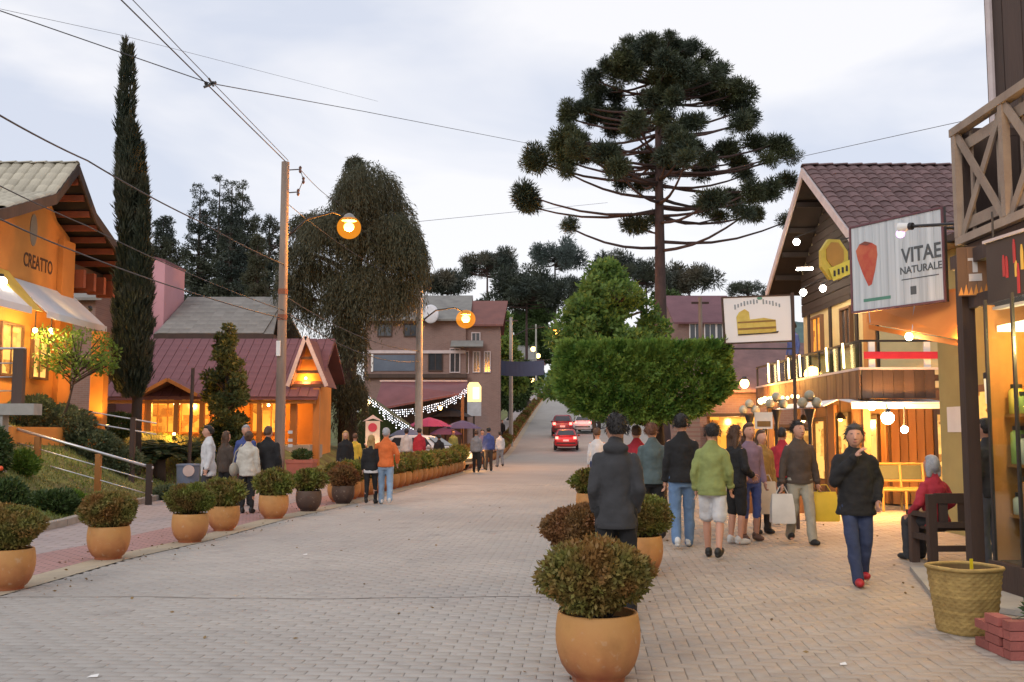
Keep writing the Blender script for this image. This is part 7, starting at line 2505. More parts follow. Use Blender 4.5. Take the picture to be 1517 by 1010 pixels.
def street_lamp(label, p, arm_from, energy, r=0.17):
    p = Vector(p)
    t = thing('street_lamp', label, 'street lamp', p, 0, 'orange sodium street lamps')
    a = Vector(arm_from)
    pts = [a, a.lerp(p, 0.35) + Vector((0, 0, 0.5)), a.lerp(p, 0.75) + Vector((0, 0, 0.55)), p + Vector((0, 0, 0.28))]
    MB().tube(pts, [0.04, 0.035, 0.03, 0.03], 8).build('arm', m_iron, t, smooth=True)
    MB().lathe([(0.05, 0.42), (0.12, 0.38), (0.2, 0.28), (0.235, 0.19), (0.22, 0.19), (0.1, 0.3)], 18, p).build('hood', mat('grey_lamp_hood', (0.25, 0.24, 0.23), 0.5), t, smooth=True)
    MB().ball(p, (r * 0.8, r * 0.8, r * 0.7), 16, 10).build('globe', m_bulb_sodium, t, smooth=True)
    MB().ball(p + Vector((0, 0, -0.02)), (r * 1.85, r * 1.85, r * 1.75), 20, 14).build('halo_shell', lamp_halo(), t, smooth=True)  # glowing shell added round the bulb to paint an orange halo
    lamp_light(t, p + Vector((0, 0, -r)), energy, (1, 0.45, 0.08), r)
    lamp_light(t, p + Vector((0, r + 0.15, 0.0)), energy * 0.8, (1, 0.45, 0.08), r)
    return t


t, top1, z0 = pole('tall weathered wooden utility pole in front of the weeping tree', 423, 240, 30.0, 0.155, 0.12, m_pole1)
MB().bx((top1.x - 0.12, 29.80, at(417, 515, 29.9).z - 0.25), (top1.x - 0.0, 29.88, at(417, 515, 29.9).z + 0.2)).build('junction_box', m_white_paint, t)
for dz in (0.25, 0.95):
    MB().tube([(top1.x, 30, top1.z - dz), (top1.x + 0.45 - 0.08 * (dz > 0.5), 30, top1.z - dz + 0.03)], 0.018, 6).build('bracket', m_iron, t)
for (dx, dz) in ((0.45, 0.22), (0.55, 0.55), (0.4, 0.92)):
    MB().lathe([(0.02, -0.12), (0.05, -0.06), (0.03, 0.0), (0.05, 0.05), (0.02, 0.1)], 10, (top1.x + dx, 30, top1.z - dz)).build('insulator', mat('brown_insulator', (0.12, 0.07, 0.06), 0.3), t)
MB().tube([(top1.x + 0.45, 30, top1.z - 0.22), (top1.x + 0.55, 30, top1.z - 0.55), (top1.x + 0.4, 30, top1.z - 0.92)], 0.012, 5).build('jumper_wire', m_iron, t)
for (pz, col) in ((640, (0.65, 0.65, 0.66)), (652, (0.6, 0.6, 0.62)), (660, (0.66, 0.66, 0.66))):
    p = at(430, pz, 29.84)
    MB().box(p, (0.13, 0.012, 0.09 + 0.03 * (pz % 2)), rz=0.25).build('sticker', mat('pale_sticker_grey', (0.62, 0.62, 0.63), 0.6), t)
m_rust = mat('rusty_pole_band', (0.30, 0.12, 0.07), 0.8, (0.2, 0.08, 0.05), 6)
for pz in (432, 470):
    z = at(423, pz, 30).z
    MB().lathe([(0.145, -0.08), (0.148, 0.08)], 14, (top1.x, 30, z)).build('band', m_rust, t)
street_lamp('largest glowing orange street lamp, in front of the weeping tree', at(517, 336, 30.6), (top1.x, 30, at(423, 345, 30).z - 0.2), 800, 0.2)
t, top2, z0 = pole('pale concrete pole before the brick building', 622, 418, 45.0, 0.19, 0.13, m_pole2)
for k in range(3):
    MB().bx((top2.x - 0.5, 44.95, top2.z - 0.3 - 0.001), (top2.x + 0.5, 45.05, top2.z - 0.2)).build('cross_arm', m_dark_wood, t) if k == 0 else None
street_lamp('second orange street lamp, against the red roof of the brick building', at(690, 472, 45.8), (top2.x, 45, at(622, 478, 45).z), 1000, 0.24)
t, top3, z0 = pole('thin pale pole beside the slate blue banner', 757, 470, 75.0, 0.16, 0.12, m_pole2)
MB().bx((top3.x - 0.5, 74.95, top3.z - 0.3), (top3.x + 0.5, 75.05, top3.z - 0.2)).build('cross_arm', m_dark_wood, t)
street_lamp('third orange street lamp, at the left edge of the green tree', at(823, 493, 75.6), (top3.x, 75, at(757, 500, 75).z), 500, 0.27)
t, top4, z0 = pole('thin far pole right of the red lamp glow', 794, 480, 130.0, 0.14, 0.1, m_pole2)
MB().bx((top4.x - 0.6, 129.95, top4.z - 0.3), (top4.x + 0.6, 130.05, top4.z - 0.2)).build('cross_arm', m_dark_wood, t)
t, top5, z0 = pole('bare grey pole right of the big pine trunk', 1037, 440, 52.0, 0.13, 0.1, m_pole1)
MB().bx((top5.x - 0.45, 51.95, top5.z - 0.35), (top5.x + 0.45, 52.05, top5.z - 0.25)).build('cross_arm', m_dark_wood, t)


def wire(label, pts, r, sag=0.0, group='overhead wires'):
    P = [Vector(p) for p in pts]
    out = []
    for i in range(len(P) - 1):
        for k in range(10):
            u = k / 10
            q = P[i].lerp(P[i + 1], u)
            q.z -= sag * 4 * u * (1 - u)
            out.append(q)
    out.append(P[-1])
    o = MB().tube(out, r, 5).build('overhead_wire', mat('dark_cable', (0.06, 0.06, 0.07), 0.6), None)
    tag(o, label, 'wire', group)


def ext(a, b, u):
    return Vector(a) + (Vector(b) - Vector(a)) * u


# two lines from the top of the tall pole up over the left of the picture
A1, B1 = top1 + Vector((0.0, 0, 0.02)), at(180, 0, 20.5)
A2, B2 = top1 + Vector((0.08, 0, 0.05)), at(197, 0, 20.5)
wire('thick upper line from the pole top to the upper left, left of a pair', [ext(A1, B1, 1.6), A1], 0.016)
wire('thinner line from the pole top to the upper left, right of a pair', [ext(A2, B2, 1.6), A2], 0.010)
c1, c2 = ext(A1, B1, 0.575), ext(A2, B2, 0.575)
cm = (c1 + c2) / 2
t = thing('line_spacer', 'small dark cross-shaped spacer where the overhead wires cross', 'spacer', cm)
MB().bar(c1 + Vector((-0.06, 0, -0.1)), c2 + Vector((0.08, 0, 0.02)), 0.05, 0.05).bar(cm + Vector((-0.02, 0, 0.12)), cm + Vector((0.1, 0, -0.08)), 0.05, 0.05).build('clamp', m_iron, t)
MB().ball(c1, 0.05, 8, 6).ball(c2, 0.045, 8, 6).build('insulator', m_iron, t)
wire('long grey line running from the top left corner across the spacer to the sky', [at(-60, -5, 21), cm, at(540, 165, 40), at(900, 235, 75)], 0.013)
wire('faint line above the long grey line in the top left', [at(-60, 0, 24), at(180, 52, 27), at(560, 150, 50)], 0.006)
wire('thick black cable from the left edge past the cypress to the tall pole', [at(-60, 135, 15), at(130, 238, 20.5), at(300, 330, 26), at(421, 392, 29.9)], 0.018, 0.05)
wire('upper of two black cables crossing the orange gable', [at(-60, 245, 16), at(130, 335, 21), at(280, 405, 26), at(421, 460, 29.9)], 0.012, 0.03)
wire('lower black cable crossing the lettering on the orange gable', [at(-60, 295, 15), at(110, 372, 20), at(280, 432, 25.5), at(421, 472, 29.9)], 0.016, 0.03)
wire('thin cable sagging from the tall pole to the second pole, upper', [at(424, 300, 30), at(622, 425, 45)], 0.012, 0.3)
wire('thin cable sagging from the tall pole to the second pole, middle', [at(424, 440, 30), at(622, 520, 45)], 0.016, 0.35)
wire('thin cable sagging from the tall pole to the second pole, lowest', [at(424, 462, 30), at(622, 535, 45)], 0.016, 0.5)
wire('thin line from the pole bracket towards the lamp glow', [top1 + Vector((0.45, 0, -0.22)), at(500, 300, 36), at(622, 422, 45)], 0.01, 0.1)
wire('faint line through the sky right of the second lamp', [at(600, 330, 60), at(740, 316, 70), at(900, 300, 85)], 0.014)
wire('thin line rising to the right above the chalet ridge', [at(1150, 240, 34), at(1400, 185, 27), at(1560, 150, 24)], 0.009)


# ================================================================== CARS
def car(label, loc, rz, col, s=(1, 1, 1), brake=True, head=False, group=None, two=None):
    t = bpy.data.objects.new('car', None)
    link(t, None, Matrix.Translation(Vector(loc)) @ Matrix.Rotation(rz, 4, 'Z') @ Matrix.Diagonal((*s, 1)))
    tag(t, label, 'car', group)
    paint = mat('car_paint_' + col[1], col[0], 0.28, tuple(c * 0.92 for c in col[0]), 1.0, spec=0.6)

    def ring(w, z0, z1, y, n=16, e=0.45):
        out = []
        for k in range(n):
            a = 2 * math.pi * (k + 0.5) / n
            c, sn = math.cos(a), math.sin(a)
            out.append((w * math.copysign(abs(c) ** e, c), y, (z0 + z1) / 2 + (z1 - z0) / 2 * math.copysign(abs(sn) ** e, sn)))
        return out
    st = [(-2.02, 0.60, 0.42, 0.72), (-2.0, 0.74, 0.33, 0.86), (-1.9, 0.80, 0.26, 0.97), (-1.3, 0.825, 0.22, 1.0), (0.0, 0.83, 0.22, 0.98), (0.9, 0.82, 0.22, 0.96), (1.5, 0.80, 0.24, 0.88), (1.88, 0.74, 0.28, 0.78), (1.98, 0.64, 0.36, 0.70), (2.0, 0.5, 0.42, 0.64)]
    MB().loft([ring(w, a, b, y) for (y, w, a, b) in st]).build('body', paint, t, local=True, smooth=True)
    cb = [(0.93, 0.77, -1.92, 1.02), (1.05, 0.76, -1.86, 0.85), (1.25, 0.68, -1.68, 0.52), (1.40, 0.60, -1.48, 0.22), (1.455, 0.53, -1.32, 0.0), (1.47, 0.40, -1.1, -0.25)]

    def cring(z, w, y0, y1, n=20, e=0.38):
        out = []
        for k in range(n):
            a = 2 * math.pi * (k + 0.5) / n
            c, sn = math.cos(a), math.sin(a)
            out.append((w * math.copysign(abs(c) ** e, c), (y0 + y1) / 2 + (y1 - y0) / 2 * math.copysign(abs(sn) ** e, sn), z))
        return out
    MB().loft([cring(*q) for q in cb]).build('cabin', paint, t, local=True, smooth=True)
    gl = m_dark_pane
    MB().prism([(-0.60, -1.885, 1.04), (0.60, -1.885, 1.04), (0.50, -1.575, 1.36), (-0.50, -1.575, 1.36)], (0, -0.03, 0.012)).build('rear_window', gl, t, local=True)
    MB().prism([(-0.62, 0.865, 1.04), (0.62, 0.865, 1.04), (0.50, 0.33, 1.37), (-0.50, 0.33, 1.37)], (0, 0.03, 0.015)).build('windscreen', gl, t, local=True)
    for sd in (-1, 1):
        for (a, b, c, d) in ((-1.45, -0.55, -0.58, -1.22), (-0.48, 0.62, 0.28, -0.45)):
            MB().prism([(sd * 0.755, a, 1.03), (sd * 0.755, b, 1.03), (sd * 0.622, c, 1.36), (sd * 0.622, d, 1.36)], (sd * 0.02, 0, 0.006)).build('side_window', gl, t, local=True)
        MB().ball((sd * 0.88, 0.55, 1.02), (0.09, 0.06, 0.07), 10, 6).build('wing_mirror', paint, t, local=True, smooth=True)
        for y in (-1.25, 1.28):
            wl = MB()
            n = 20
            prof = [(0.17, -0.09), (0.27, -0.1), (0.31, -0.07), (0.315, 0.0), (0.31, 0.07), (0.27, 0.1), (0.17, 0.09)]
            wl.loft([[(sd * 0.76 + x, y + r * math.cos(2 * math.pi * k / n), 0.315 + r * math.sin(2 * math.pi * k / n)) for k in range(n)] for (r, x) in prof])
            w_ = wl.build('wheel', mat('tyre_rubber', (0.03, 0.03, 0.03), 0.9), t, local=True, smooth='auto')
            MB().tube([(sd * 0.86, y, 0.315), (sd * 0.868, y, 0.315)], 0.17, 14).build('rim', m_steel, w_, local=True)
        tl = glow('brake_light', (1.0, 0.05, 0.03), 9) if brake else mat('tail_light_red', (0.4, 0.02, 0.02), 0.3)
        MB().box((sd * 0.62, -2.0, 0.86), (0.2, 0.07, 0.17)).build('tail_light', tl, t, local=True)
        hl = glow('head_light', (1.0, 0.62, 0.25), 14) if head else mat('head_light_glass', (0.6, 0.6, 0.6), 0.1)
        MB().ball((sd * 0.58, 1.93, 0.66), (0.15, 0.08, 0.085), 12, 8).build('head_light', hl, t, local=True, smooth=True)
    MB().box((0, -2.03, 0.50), (1.3, 0.04, 0.10)).build('bumper_strip', m_iron, t, local=True)
    MB().box((0, -2.035, 0.68), (0.40, 0.02, 0.13)).build('number_plate', mat('plate_white', (0.7, 0.7, 0.7), 0.4), t, local=True)
    MB().box((0, 1.995, 0.45), (1.0, 0.03, 0.14)).build('grille', m_iron, t, local=True)
    if head:
        lamp_light(t, WM[t.name] @ Vector((0, 2.3, 0.66)), 25, (1, 0.55, 0.2), 0.1)
    if brake:
        lamp_light(t, WM[t.name] @ Vector((0, -2.35, 0.86)), 14, (1, 0.1, 0.05), 0.3)
    return t


RD = -math.atan(0.066)
p = at(839, 667, 72)
car('bright red hatchback driving away, nearest car on the street', (p.x, 72, rz_(72)), RD, ((0.50, 0.025, 0.03), 'red'), group='cars going up the street')
p = at(834, 642, 84)
car('taller dark red car just ahead of the red hatchback', (p.x, 84, rz_(84)), RD, ((0.20, 0.02, 0.035), 'dark_red'), (1.06, 1.05, 1.2), group='cars going up the street')
p = at(868, 634, 88)
car('white car with red brake lights to the right of the dark red car', (p.x, 88, rz_(88)), RD - 0.15, ((0.66, 0.66, 0.68), 'white'), group='cars going up the street')
p = at(633, 690, 43.0)
car('parked white car behind the row of potted shrubs with its headlights on', (p.x, 42.8, 0.0), -math.pi / 2 - 0.42, ((0.72, 0.72, 0.74), 'white'), (1, 1, 1), brake=False, head=True)

# ================================================================== PEOPLE
def cloth(name, c, rough=0.85):
    return mat('cloth_' + name, c, rough, tuple(x * 0.7 for x in c), 7, amt=0.5, bump=0.7, bscale=9)


SKIN = mat('skin', (0.50, 0.27, 0.19), 0.55, (0.45, 0.23, 0.16), 8)
SKIN2 = mat('skin_tan', (0.40, 0.21, 0.14), 0.55, (0.36, 0.18, 0.12), 8)
H_BLACK = mat('hair_black', (0.018, 0.014, 0.013), 0.5, (0.01, 0.008, 0.008), 20, bump=0.6, bscale=60)
H_BROWN = mat('hair_brown', (0.09, 0.045, 0.025), 0.5, (0.05, 0.025, 0.015), 20, bump=0.6, bscale=60)
H_GREY = mat('hair_grey', (0.36, 0.36, 0.38), 0.6, (0.25, 0.25, 0.27), 20, bump=0.6, bscale=60)
H_BLOND = mat('hair_blond', (0.40, 0.26, 0.10), 0.5, (0.28, 0.17, 0.06), 20, bump=0.6, bscale=60)
H_RED = mat('hair_reddish', (0.16, 0.06, 0.03), 0.5, (0.1, 0.04, 0.02), 20, bump=0.6, bscale=60)


def cap(mb, a, b, ra, rb, n=10):
    mb.tube([a, b], [ra, rb], n)
    mb.ball(a, ra, n, 6); mb.ball(b, rb, n, 6)


def ell_loft(mb, rings, n=18):
    mb.loft([[(cx + rx * math.cos(2 * math.pi * k / n), cy + ry * math.sin(2 * math.pi * k / n), z) for k in range(n)] for (z, rx, ry, cx, cy) in rings])


FOLDS = []
for _k in range(5):
    _t = bpy.data.textures.new('folds', 'CLOUDS')
    _t.noise_scale = 0.07 + 0.018 * _k; _t.noise_depth = 2
    FOLDS.append(_t)


def remesh_queue(mb, name, m, parent, vox, smooth=4, fold=0.0):
    me = mb.mesh('tmp')
    o = bpy.data.objects.new('tmp', me)
    md = o.modifiers.new('r', 'REMESH'); md.mode = 'VOXEL'; md.voxel_size = vox
    if fold:
        dm = o.modifiers.new('d', 'DISPLACE'); dm.texture = FOLDS[len(QUEUE) % len(FOLDS)]; dm.strength = fold; dm.mid_level = 0.5; dm.texture_coords = 'LOCAL'
    if smooth:
        sm = o.modifiers.new('s', 'SMOOTH'); sm.factor = 0.5; sm.iterations = smooth
    queue(o, name, m, parent, True)


def person(label, loc, rz, h, top, bottom, shoes, hair, skin=None, arms=None, legs=None, vox=0.02, lean=0.0, drop=0.0, head_turn=0.0, group=None, extras=None, tilt=0.0, build_w=1.0):
    """local forward is -Y; top = (kind, material, hem height), bottom = (kind, material)"""
    skin = skin or SKIN
    t = bpy.data.objects.new('person', None)
    link(t, None, place(loc, rz, h / 1.75))
    tag(t, label, 'person', group)
    arms = arms or {}
    legs = legs or {}

    def up(p):
        x, y, z = p
        z -= drop
        return Vector((x, y - lean * (z - 0.92 + drop), z))
    S = {}
    W = build_w
    for s in (-1, 1):
        sh = (s * 0.156 * W, 0, 1.38)
        el, wr = arms.get(s, ((s * 0.205 * W, 0.025, 1.12), (s * 0.22 * W, -0.04, 0.88)))
        kn, an = legs.get(s, ((s * 0.10, -0.015, 0.49), (s * 0.105, 0.03, 0.085)))
        S[s] = dict(sh=up(sh), el=up(el), wr=up(wr), hip=up((s * 0.09, 0, 0.92)), kn=Vector(kn), an=Vector(an))
    hc = up((0, -0.02, 1.635))
    # --- body: one continuous surface
    b = MB()
    ell_loft(b, [(z - drop, rx * W, ry, 0, cy - lean * (z - 0.92)) for (z, rx, ry, cy) in ((0.80, 0.10, 0.085, 0), (0.86, 0.135, 0.10, 0.01), (0.94, 0.138, 0.10, 0.012), (1.06, 0.12, 0.085, 0.0), (1.2, 0.125, 0.09, -0.004), (1.34, 0.13, 0.09, 0.0), (1.42, 0.11, 0.07, 0.005), (1.48, 0.07, 0.062, 0.006))])
    cap(b, up((0, 0.01, 1.44)), up((0, -0.005, 1.56)), 0.06, 0.054)
    Mh = Matrix.Rotation(head_turn, 4, 'Z') @ Matrix.Rotation(tilt, 4, 'X')

    def hp(x, y, z): return hc + Mh @ Vector((x, y, z))
    b.ball(hc, (0.080, 0.100, 0.114), 18, 12, M=Mh)
    b.ball(hp(0, -0.028, -0.055), (0.056, 0.060, 0.058), 12, 8, M=Mh)
    cap(b, hp(0, -0.088, 0.022), hp(0, -0.108, -0.018), 0.010, 0.016, 8)
    b.ball(hp(0, -0.083, -0.053), (0.026, 0.014, 0.012), 8, 6, M=Mh)
    for s in (-1, 1):
        b.ball(hp(s * 0.078, 0.008, -0.005), (0.014, 0.024, 0.032), 8, 6, M=Mh)
        q = S[s]
        cap(b, q['sh'], q['el'], 0.052, 0.042); cap(b, q['el'], q['wr'], 0.041, 0.028)
        cap(b, q['hip'], q['kn'], 0.083, 0.054); cap(b, q['kn'], q['kn'].lerp(q['an'], 0.35), 0.052, 0.056); cap(b, q['kn'].lerp(q['an'], 0.35), q['an'], 0.055, 0.036)
        ft = Vector((0, -1, 0))
        cap(b, q['an'] + Vector((0, 0.02, -0.045)), q['an'] + Vector((s * 0.015, -0.13, -0.055)), 0.032, 0.025)
        # hand: palm, four fingers of different lengths, thumb on the side
        d = (q['wr'] - q['el']).normalized()
        side = Vector((0, -1, 0)) - d * Vector((0, -1, 0)).dot(d)
        if side.length < 0.2: side = Vector((1, 0, 0)) - d * d.x
        side.normalize()
        nrm = d.cross(side) * (-s)
        pc = q['wr'] + d * 0.05
        Mp = Matrix(((side.x, nrm.x, d.x), (side.y, nrm.y, d.y), (side.z, nrm.z, d.z))).to_4x4()
        b.ball(pc, (0.042, 0.02, 0.055), 12, 8, M=Mp)
        for i, L in enumerate((0.066, 0.078, 0.072, 0.056)):
            f0 = pc + d * 0.038 + side * (0.034 - i * 0.0235)
            f1 = f0 + (d * 0.9 + nrm * 0.25 + side * (0.09 - 0.06 * i)) * L * 0.55
            f2 = f1 + (d * 0.6 + nrm * 0.75) * L * 0.5
            cap(b, f0, f1, 0.0092, 0.0085, 7); cap(b, f1, f2, 0.0085, 0.0075, 7)
        t0 = pc - d * 0.02 + side * 0.034
        t1 = t0 + (side * 0.75 + d * 0.6 + nrm * 0.25) * 0.042
        cap(b, t0, t1, 0.013, 0.0105, 7); cap(b, t1, t1 + (d * 0.9 + side * 0.25 + nrm * 0.3) * 0.032, 0.0105, 0.0085, 7)
    remesh_queue(b, 'body', skin, t, vox if vox > 0.012 else 0.008, 2)
    # --- eyes, brows, lips
    if vox < 0.016:
        e = MB()
        for s in (-1, 1):
            MB().ball(hp(s * 0.031, -0.079, 0.012), (0.012, 0.008, 0.007), 8, 6, M=Mh).build('eye', mat('eye_dark', (0.03, 0.02, 0.018), 0.2), t, local=True, smooth=True)
            MB().ball(hp(s * 0.032, -0.086, 0.033), (0.02, 0.006, 0.005), 8, 5, M=Mh).build('eyebrow', hair[1], t, local=True, smooth=True)
        MB().ball(hp(0, -0.0935, -0.054), (0.022, 0.007, 0.006), 8, 5, M=Mh).build('lips', mat('lips', (0.40, 0.13, 0.11), 0.5), t, local=True, smooth=True)
    cv = max(vox, 0.014)
    # --- upper garment
    kind, m_top, hem = top
    j = MB()
    pad = {'jacket': 0.028, 'puffer': 0.045, 'shirt': 0.016, 'coat': 0.034, 'hoodie': 0.03}[kind]
    prof = [(0.84, 0.150, 0.120, 0.012), (0.94, 0.152, 0.120, 0.012), (1.06, 0.138, 0.106, 0.0), (1.2, 0.142, 0.110, -0.004), (1.34, 0.148, 0.110, 0.0), (1.41, 0.135, 0.088, 0.005), (1.46, 0.092, 0.07, 0.005), (1.50, 0.058, 0.056, 0.004)]
    rg = [(hem - drop, (0.152 if hem > 0.8 else 0.165) * W + pad, 0.12 + pad, 0, 0.012 - lean * (hem - 0.92))]
    for (z, rx, ry, cy) in prof:
        if z > hem + 0.04:
            pd = pad * (1.0 if z < 1.4 else 0.55)
            rg.append((z - drop, rx * W + pd, ry + pd, 0, cy - lean * (z - 0.92)))
    ell_loft(j, rg)
    ar = {'jacket': (0.068, 0.060, 0.047), 'puffer': (0.084, 0.076, 0.056), 'shirt': (0.060, 0.052, 0.042), 'coat': (0.072, 0.063, 0.052), 'hoodie': (0.070, 0.062, 0.048)}[kind]
    for s in (-1, 1):
        q = S[s]
        cap(j, q['sh'] + Vector((0, 0, -0.012)), q['el'], ar[0], ar[1]); cap(j, q['el'], q['wr'] + (q['el'] - q['wr']) * 0.06, ar[1], ar[2])
    if kind in ('jacket', 'puffer', 'coat'):
        cap(j, up((0, 0.012, 1.46)), up((0, 0.008, 1.50)), 0.078, 0.072, 14)
    if kind == 'hoodie':
        j.ball(up((0, 0.075, 1.475)), (0.125, 0.075, 0.06), 14, 8)
        cap(j, up((0, 0.012, 1.46)), up((0, 0.02, 1.51)), 0.085, 0.075, 14)
    remesh_queue(j, {'shirt': 'shirt', 'puffer': 'puffer_jacket', 'coat': 'coat', 'hoodie': 'hooded_jacket', 'jacket': 'jacket'}[kind], m_top, t, cv, 4, {'puffer': 0.05, 'shirt': 0.022}.get(kind, 0.036))
    # --- lower garment
    bk, m_bot = bottom
    g = MB()
    ell_loft(g, [(z - drop, rx * W, ry, 0, cy) for (z, rx, ry, cy) in ((0.80, 0.13, 0.10, 0.008), (0.86, 0.152, 0.115, 0.012), (0.95, 0.142, 0.108, 0.012), (1.04, 0.12, 0.09, 0.0))])
    for s in (-1, 1):
        q = S[s]
        if bk == 'trousers':
            cap(g, q['hip'], q['kn'], 0.102, 0.076); cap(g, q['kn'], q['an'] + Vector((0, 0, -0.02)), 0.076, 0.066)
        elif bk == 'slim':
            cap(g, q['hip'], q['kn'], 0.094, 0.064); cap(g, q['kn'], q['an'], 0.064, 0.046)
        elif bk == 'shorts':
            e = q['hip'].lerp(q['kn'], 0.86)
            cap(g, q['hip'], e, 0.098, 0.10)
        elif bk == 'capri':
            cap(g, q['hip'], q['kn'], 0.094, 0.064); cap(g, q['kn'], q['kn'].lerp(q['an'], 0.3), 0.064, 0.062)
        elif bk == 'kneepants':
            e = q['hip'].lerp(q['kn'], 1.0)
            cap(g, q['hip'], e, 0.104, 0.082)
    remesh_queue(g, {'shorts': 'shorts', 'capri': 'capri_trousers', 'kneepants': 'knee_shorts'}.get(bk, 'trousers'), m_bot, t, cv, 3, 0.03)
    # --- shoes
    for s in (-1, 1):
        q = S[s]
        sm = MB().ball((0, 0, 0), (0.05, 0.14, 0.05), 14, 8)
        sm.ball((0, 0.07, 0.035), (0.047, 0.062, 0.06), 12, 8)
        fa = Vector((0, -0.055, -0.04))
        lift = max(0.0, q['an'].z - 0.085)
        sm.v = [Vector(p) for p in sm.v]
        for p in sm.v:
            p.z = max(p.z, -0.038)
        Ms = Matrix.Translation(q['an'] + fa) @ Matrix.Rotation(-min(0.9, lift * 5.0), 4, 'X') @ Matrix.Rotation(s * 0.14, 4, 'Z')
        sm.v = [tuple(Ms @ p) for p in sm.v]
        sm.build('shoe', shoes, t, local=True, smooth=True)
    # --- hair
    style, m_h = hair
    if style == 'none':
        pass
    else:
        hb = MB().ball((0, 0, 0), (0.098, 0.120, 0.130), 24, 16)
        vs = []
        for p in hb.v:
            p = Vector(p)
            d = Vector((p.x / 0.098, p.y / 0.120, p.z / 0.130))
            front = sstep((-d.y + 0.02) / 0.32)
            line = 0.66 if style != 'hat' else 0.2
            low = -0.45 if style in ('short', 'hat') else -0.75
            k = 1.0
            if d.z < line and front > 0: k = 1 - 0.42 * front * sstep((line - d.z) / 0.25)
            if d.z < low: k = min(k, 1 - 0.35 * sstep((low - d.z) / 0.25))
            if abs(d.x) > 0.7 and d.z < 0.1 and d.y < 0.35 and style in ('short', 'hat'): k = min(k, 0.84)
            vs.append(hc + Mh @ (p * k + Vector((0, 0.012, 0.016))))
        hb.v = [tuple(p) for p in vs]
        if style == 'long':
            for sx in (-0.055, 0.0, 0.055):
                cap(hb, hp(sx, 0.055, -0.02), hp(sx * 1.3, 0.075, -0.23), 0.05, 0.035, 8)
        if style == 'bob':
            for sx in (-0.07, 0.0, 0.07):
                cap(hb, hp(sx, 0.04, 0.0), hp(sx * 1.1, 0.05, -0.12), 0.045, 0.035, 8)
        if style == 'bun':
            hb.ball(hp(0, 0.12, 0.04), 0.045, 10, 8)
        if style != 'hat' and vox < 0.03:
            remesh_queue(hb, 'hair', m_h, t, max(0.012, vox * 0.8), 1, 0.022)
        else:
            hb.build('knit_hat' if style == 'hat' else 'hair', m_h, t, local=True, smooth=True)
    if vox < 0.014 and not drop: details(t, hem, W, hc, Mh, pad, m_top, m_h, S, bottom, kind)
    return t


def details(t, hem, W, hc, Mh, pad, m_top, m_h, S, bottom, kind):
    # ribbed hem and cuffs, back pockets on trousers, loose strands over the hair
    MB().lathe([(0.152 * W + pad + 0.004, 0.0), (0.152 * W + pad + 0.012, 0.02), (0.152 * W + pad + 0.006, 0.05)], 28, (0, 0.012, hem - 0.012), 1, (0.12 + pad) / (0.152 * W + pad), cap=False).build('hem_band', m_top, t, local=True, smooth=True)
    for s in (-1, 1):
        q = S[s]
        d = (q['wr'] - q['el']).normalized()
        c = q['wr'] - d * 0.02
        MB().tube([c - d * 0.03, c - d * 0.02, c + d * 0.012, c + d * 0.018], [0.047, 0.055, 0.053, 0.042], 14).build('cuff', m_top, t, local=True, smooth=True)
    n = 520
    dd = rand_dirs(n); dd[:, 2] = np.abs(dd[:, 2]) * 1.15 - 0.3
    dd = unit(dd); ok = (dd[:, 1] > -0.35) | (dd[:, 2] > 0.6)
    dd = dd[ok]
    P = dd * np.array([0.097, 0.119, 0.128]) + np.array([0, 0.012, 0.016])
    T = np.stack([dd[:, 0] * 0.4, np.full(len(dd), 0.55), -0.9 + 0.7 * dd[:, 2]], 1) + RNG.normal(0, 0.3, (len(dd), 3)) + dd * 0.25
    V, Fc = blades(P, T, RNG.uniform(0.03, 0.065, len(dd)), RNG.uniform(0.004, 0.009, len(dd)))
    Rm = np.array(Mh.to_3x3())
    V = V @ Rm.T + np.array(hc)
    me = np_mesh('hair_strands', V, Fc); me.materials.append(m_h)
    obj_mesh('hair_strands', me, None, t)


def walk(s, lead=1, k=1.0):
    """leading leg forward, trailing heel lifted"""
    return {lead: ((lead * 0.095, -0.14 * k * s / 0.25, 0.50), (lead * 0.10, -s * 0.95, 0.09)),
            -lead: ((-lead * 0.095, 0.02, 0.49), (-lead * 0.10, s * 0.9, 0.14))}


J_NAVY = cloth('navy_jeans', (0.035, 0.05, 0.11)); J_BLUE = cloth('blue_jeans', (0.13, 0.22, 0.38)); J_LIGHT = cloth('light_jeans', (0.26, 0.37, 0.52))
C_BLACK = cloth('black', (0.014, 0.014, 0.016)); C_CHAR = cloth('charcoal', (0.045, 0.045, 0.05)); C_KHAKI = cloth('khaki', (0.33, 0.31, 0.25)); C_DKBROWN = cloth('dark_brown', (0.075, 0.055, 0.045))
C_GREEN = cloth('olive_green', (0.25, 0.29, 0.10)); C_WHITE = cloth('white', (0.62, 0.62, 0.64)); C_CREAM = cloth('cream', (0.55, 0.52, 0.46)); C_TEAL = cloth('grey_teal', (0.09, 0.125, 0.13)); C_RED = cloth('red', (0.42, 0.03, 0.05))
C_ORANGE = cloth('orange', (0.68, 0.16, 0.04)); C_PURPLE = cloth('purple_check', (0.25, 0.17, 0.24)); C_BLUE = cloth('blue', (0.06, 0.09, 0.28)); C_GREY = cloth('grey', (0.22, 0.23, 0.26))
S_BLACK = mat('shoe_black', (0.02, 0.02, 0.02), 0.5); S_WHITE = mat('shoe_white', (0.6, 0.6, 0.6), 0.5); S_RED = mat('shoe_red', (0.45, 0.02, 0.03), 0.45); S_BROWN = mat('shoe_brown', (0.12, 0.06, 0.04), 0.5)
PI = math.pi
NEAR = 0.011

def G(px, py): return ground_at(px, py)
def GX(px, Y): return Vector(((px - CXP) / FPX * Y * 1.0, Y, gz((px - CXP) / FPX * Y, Y)))


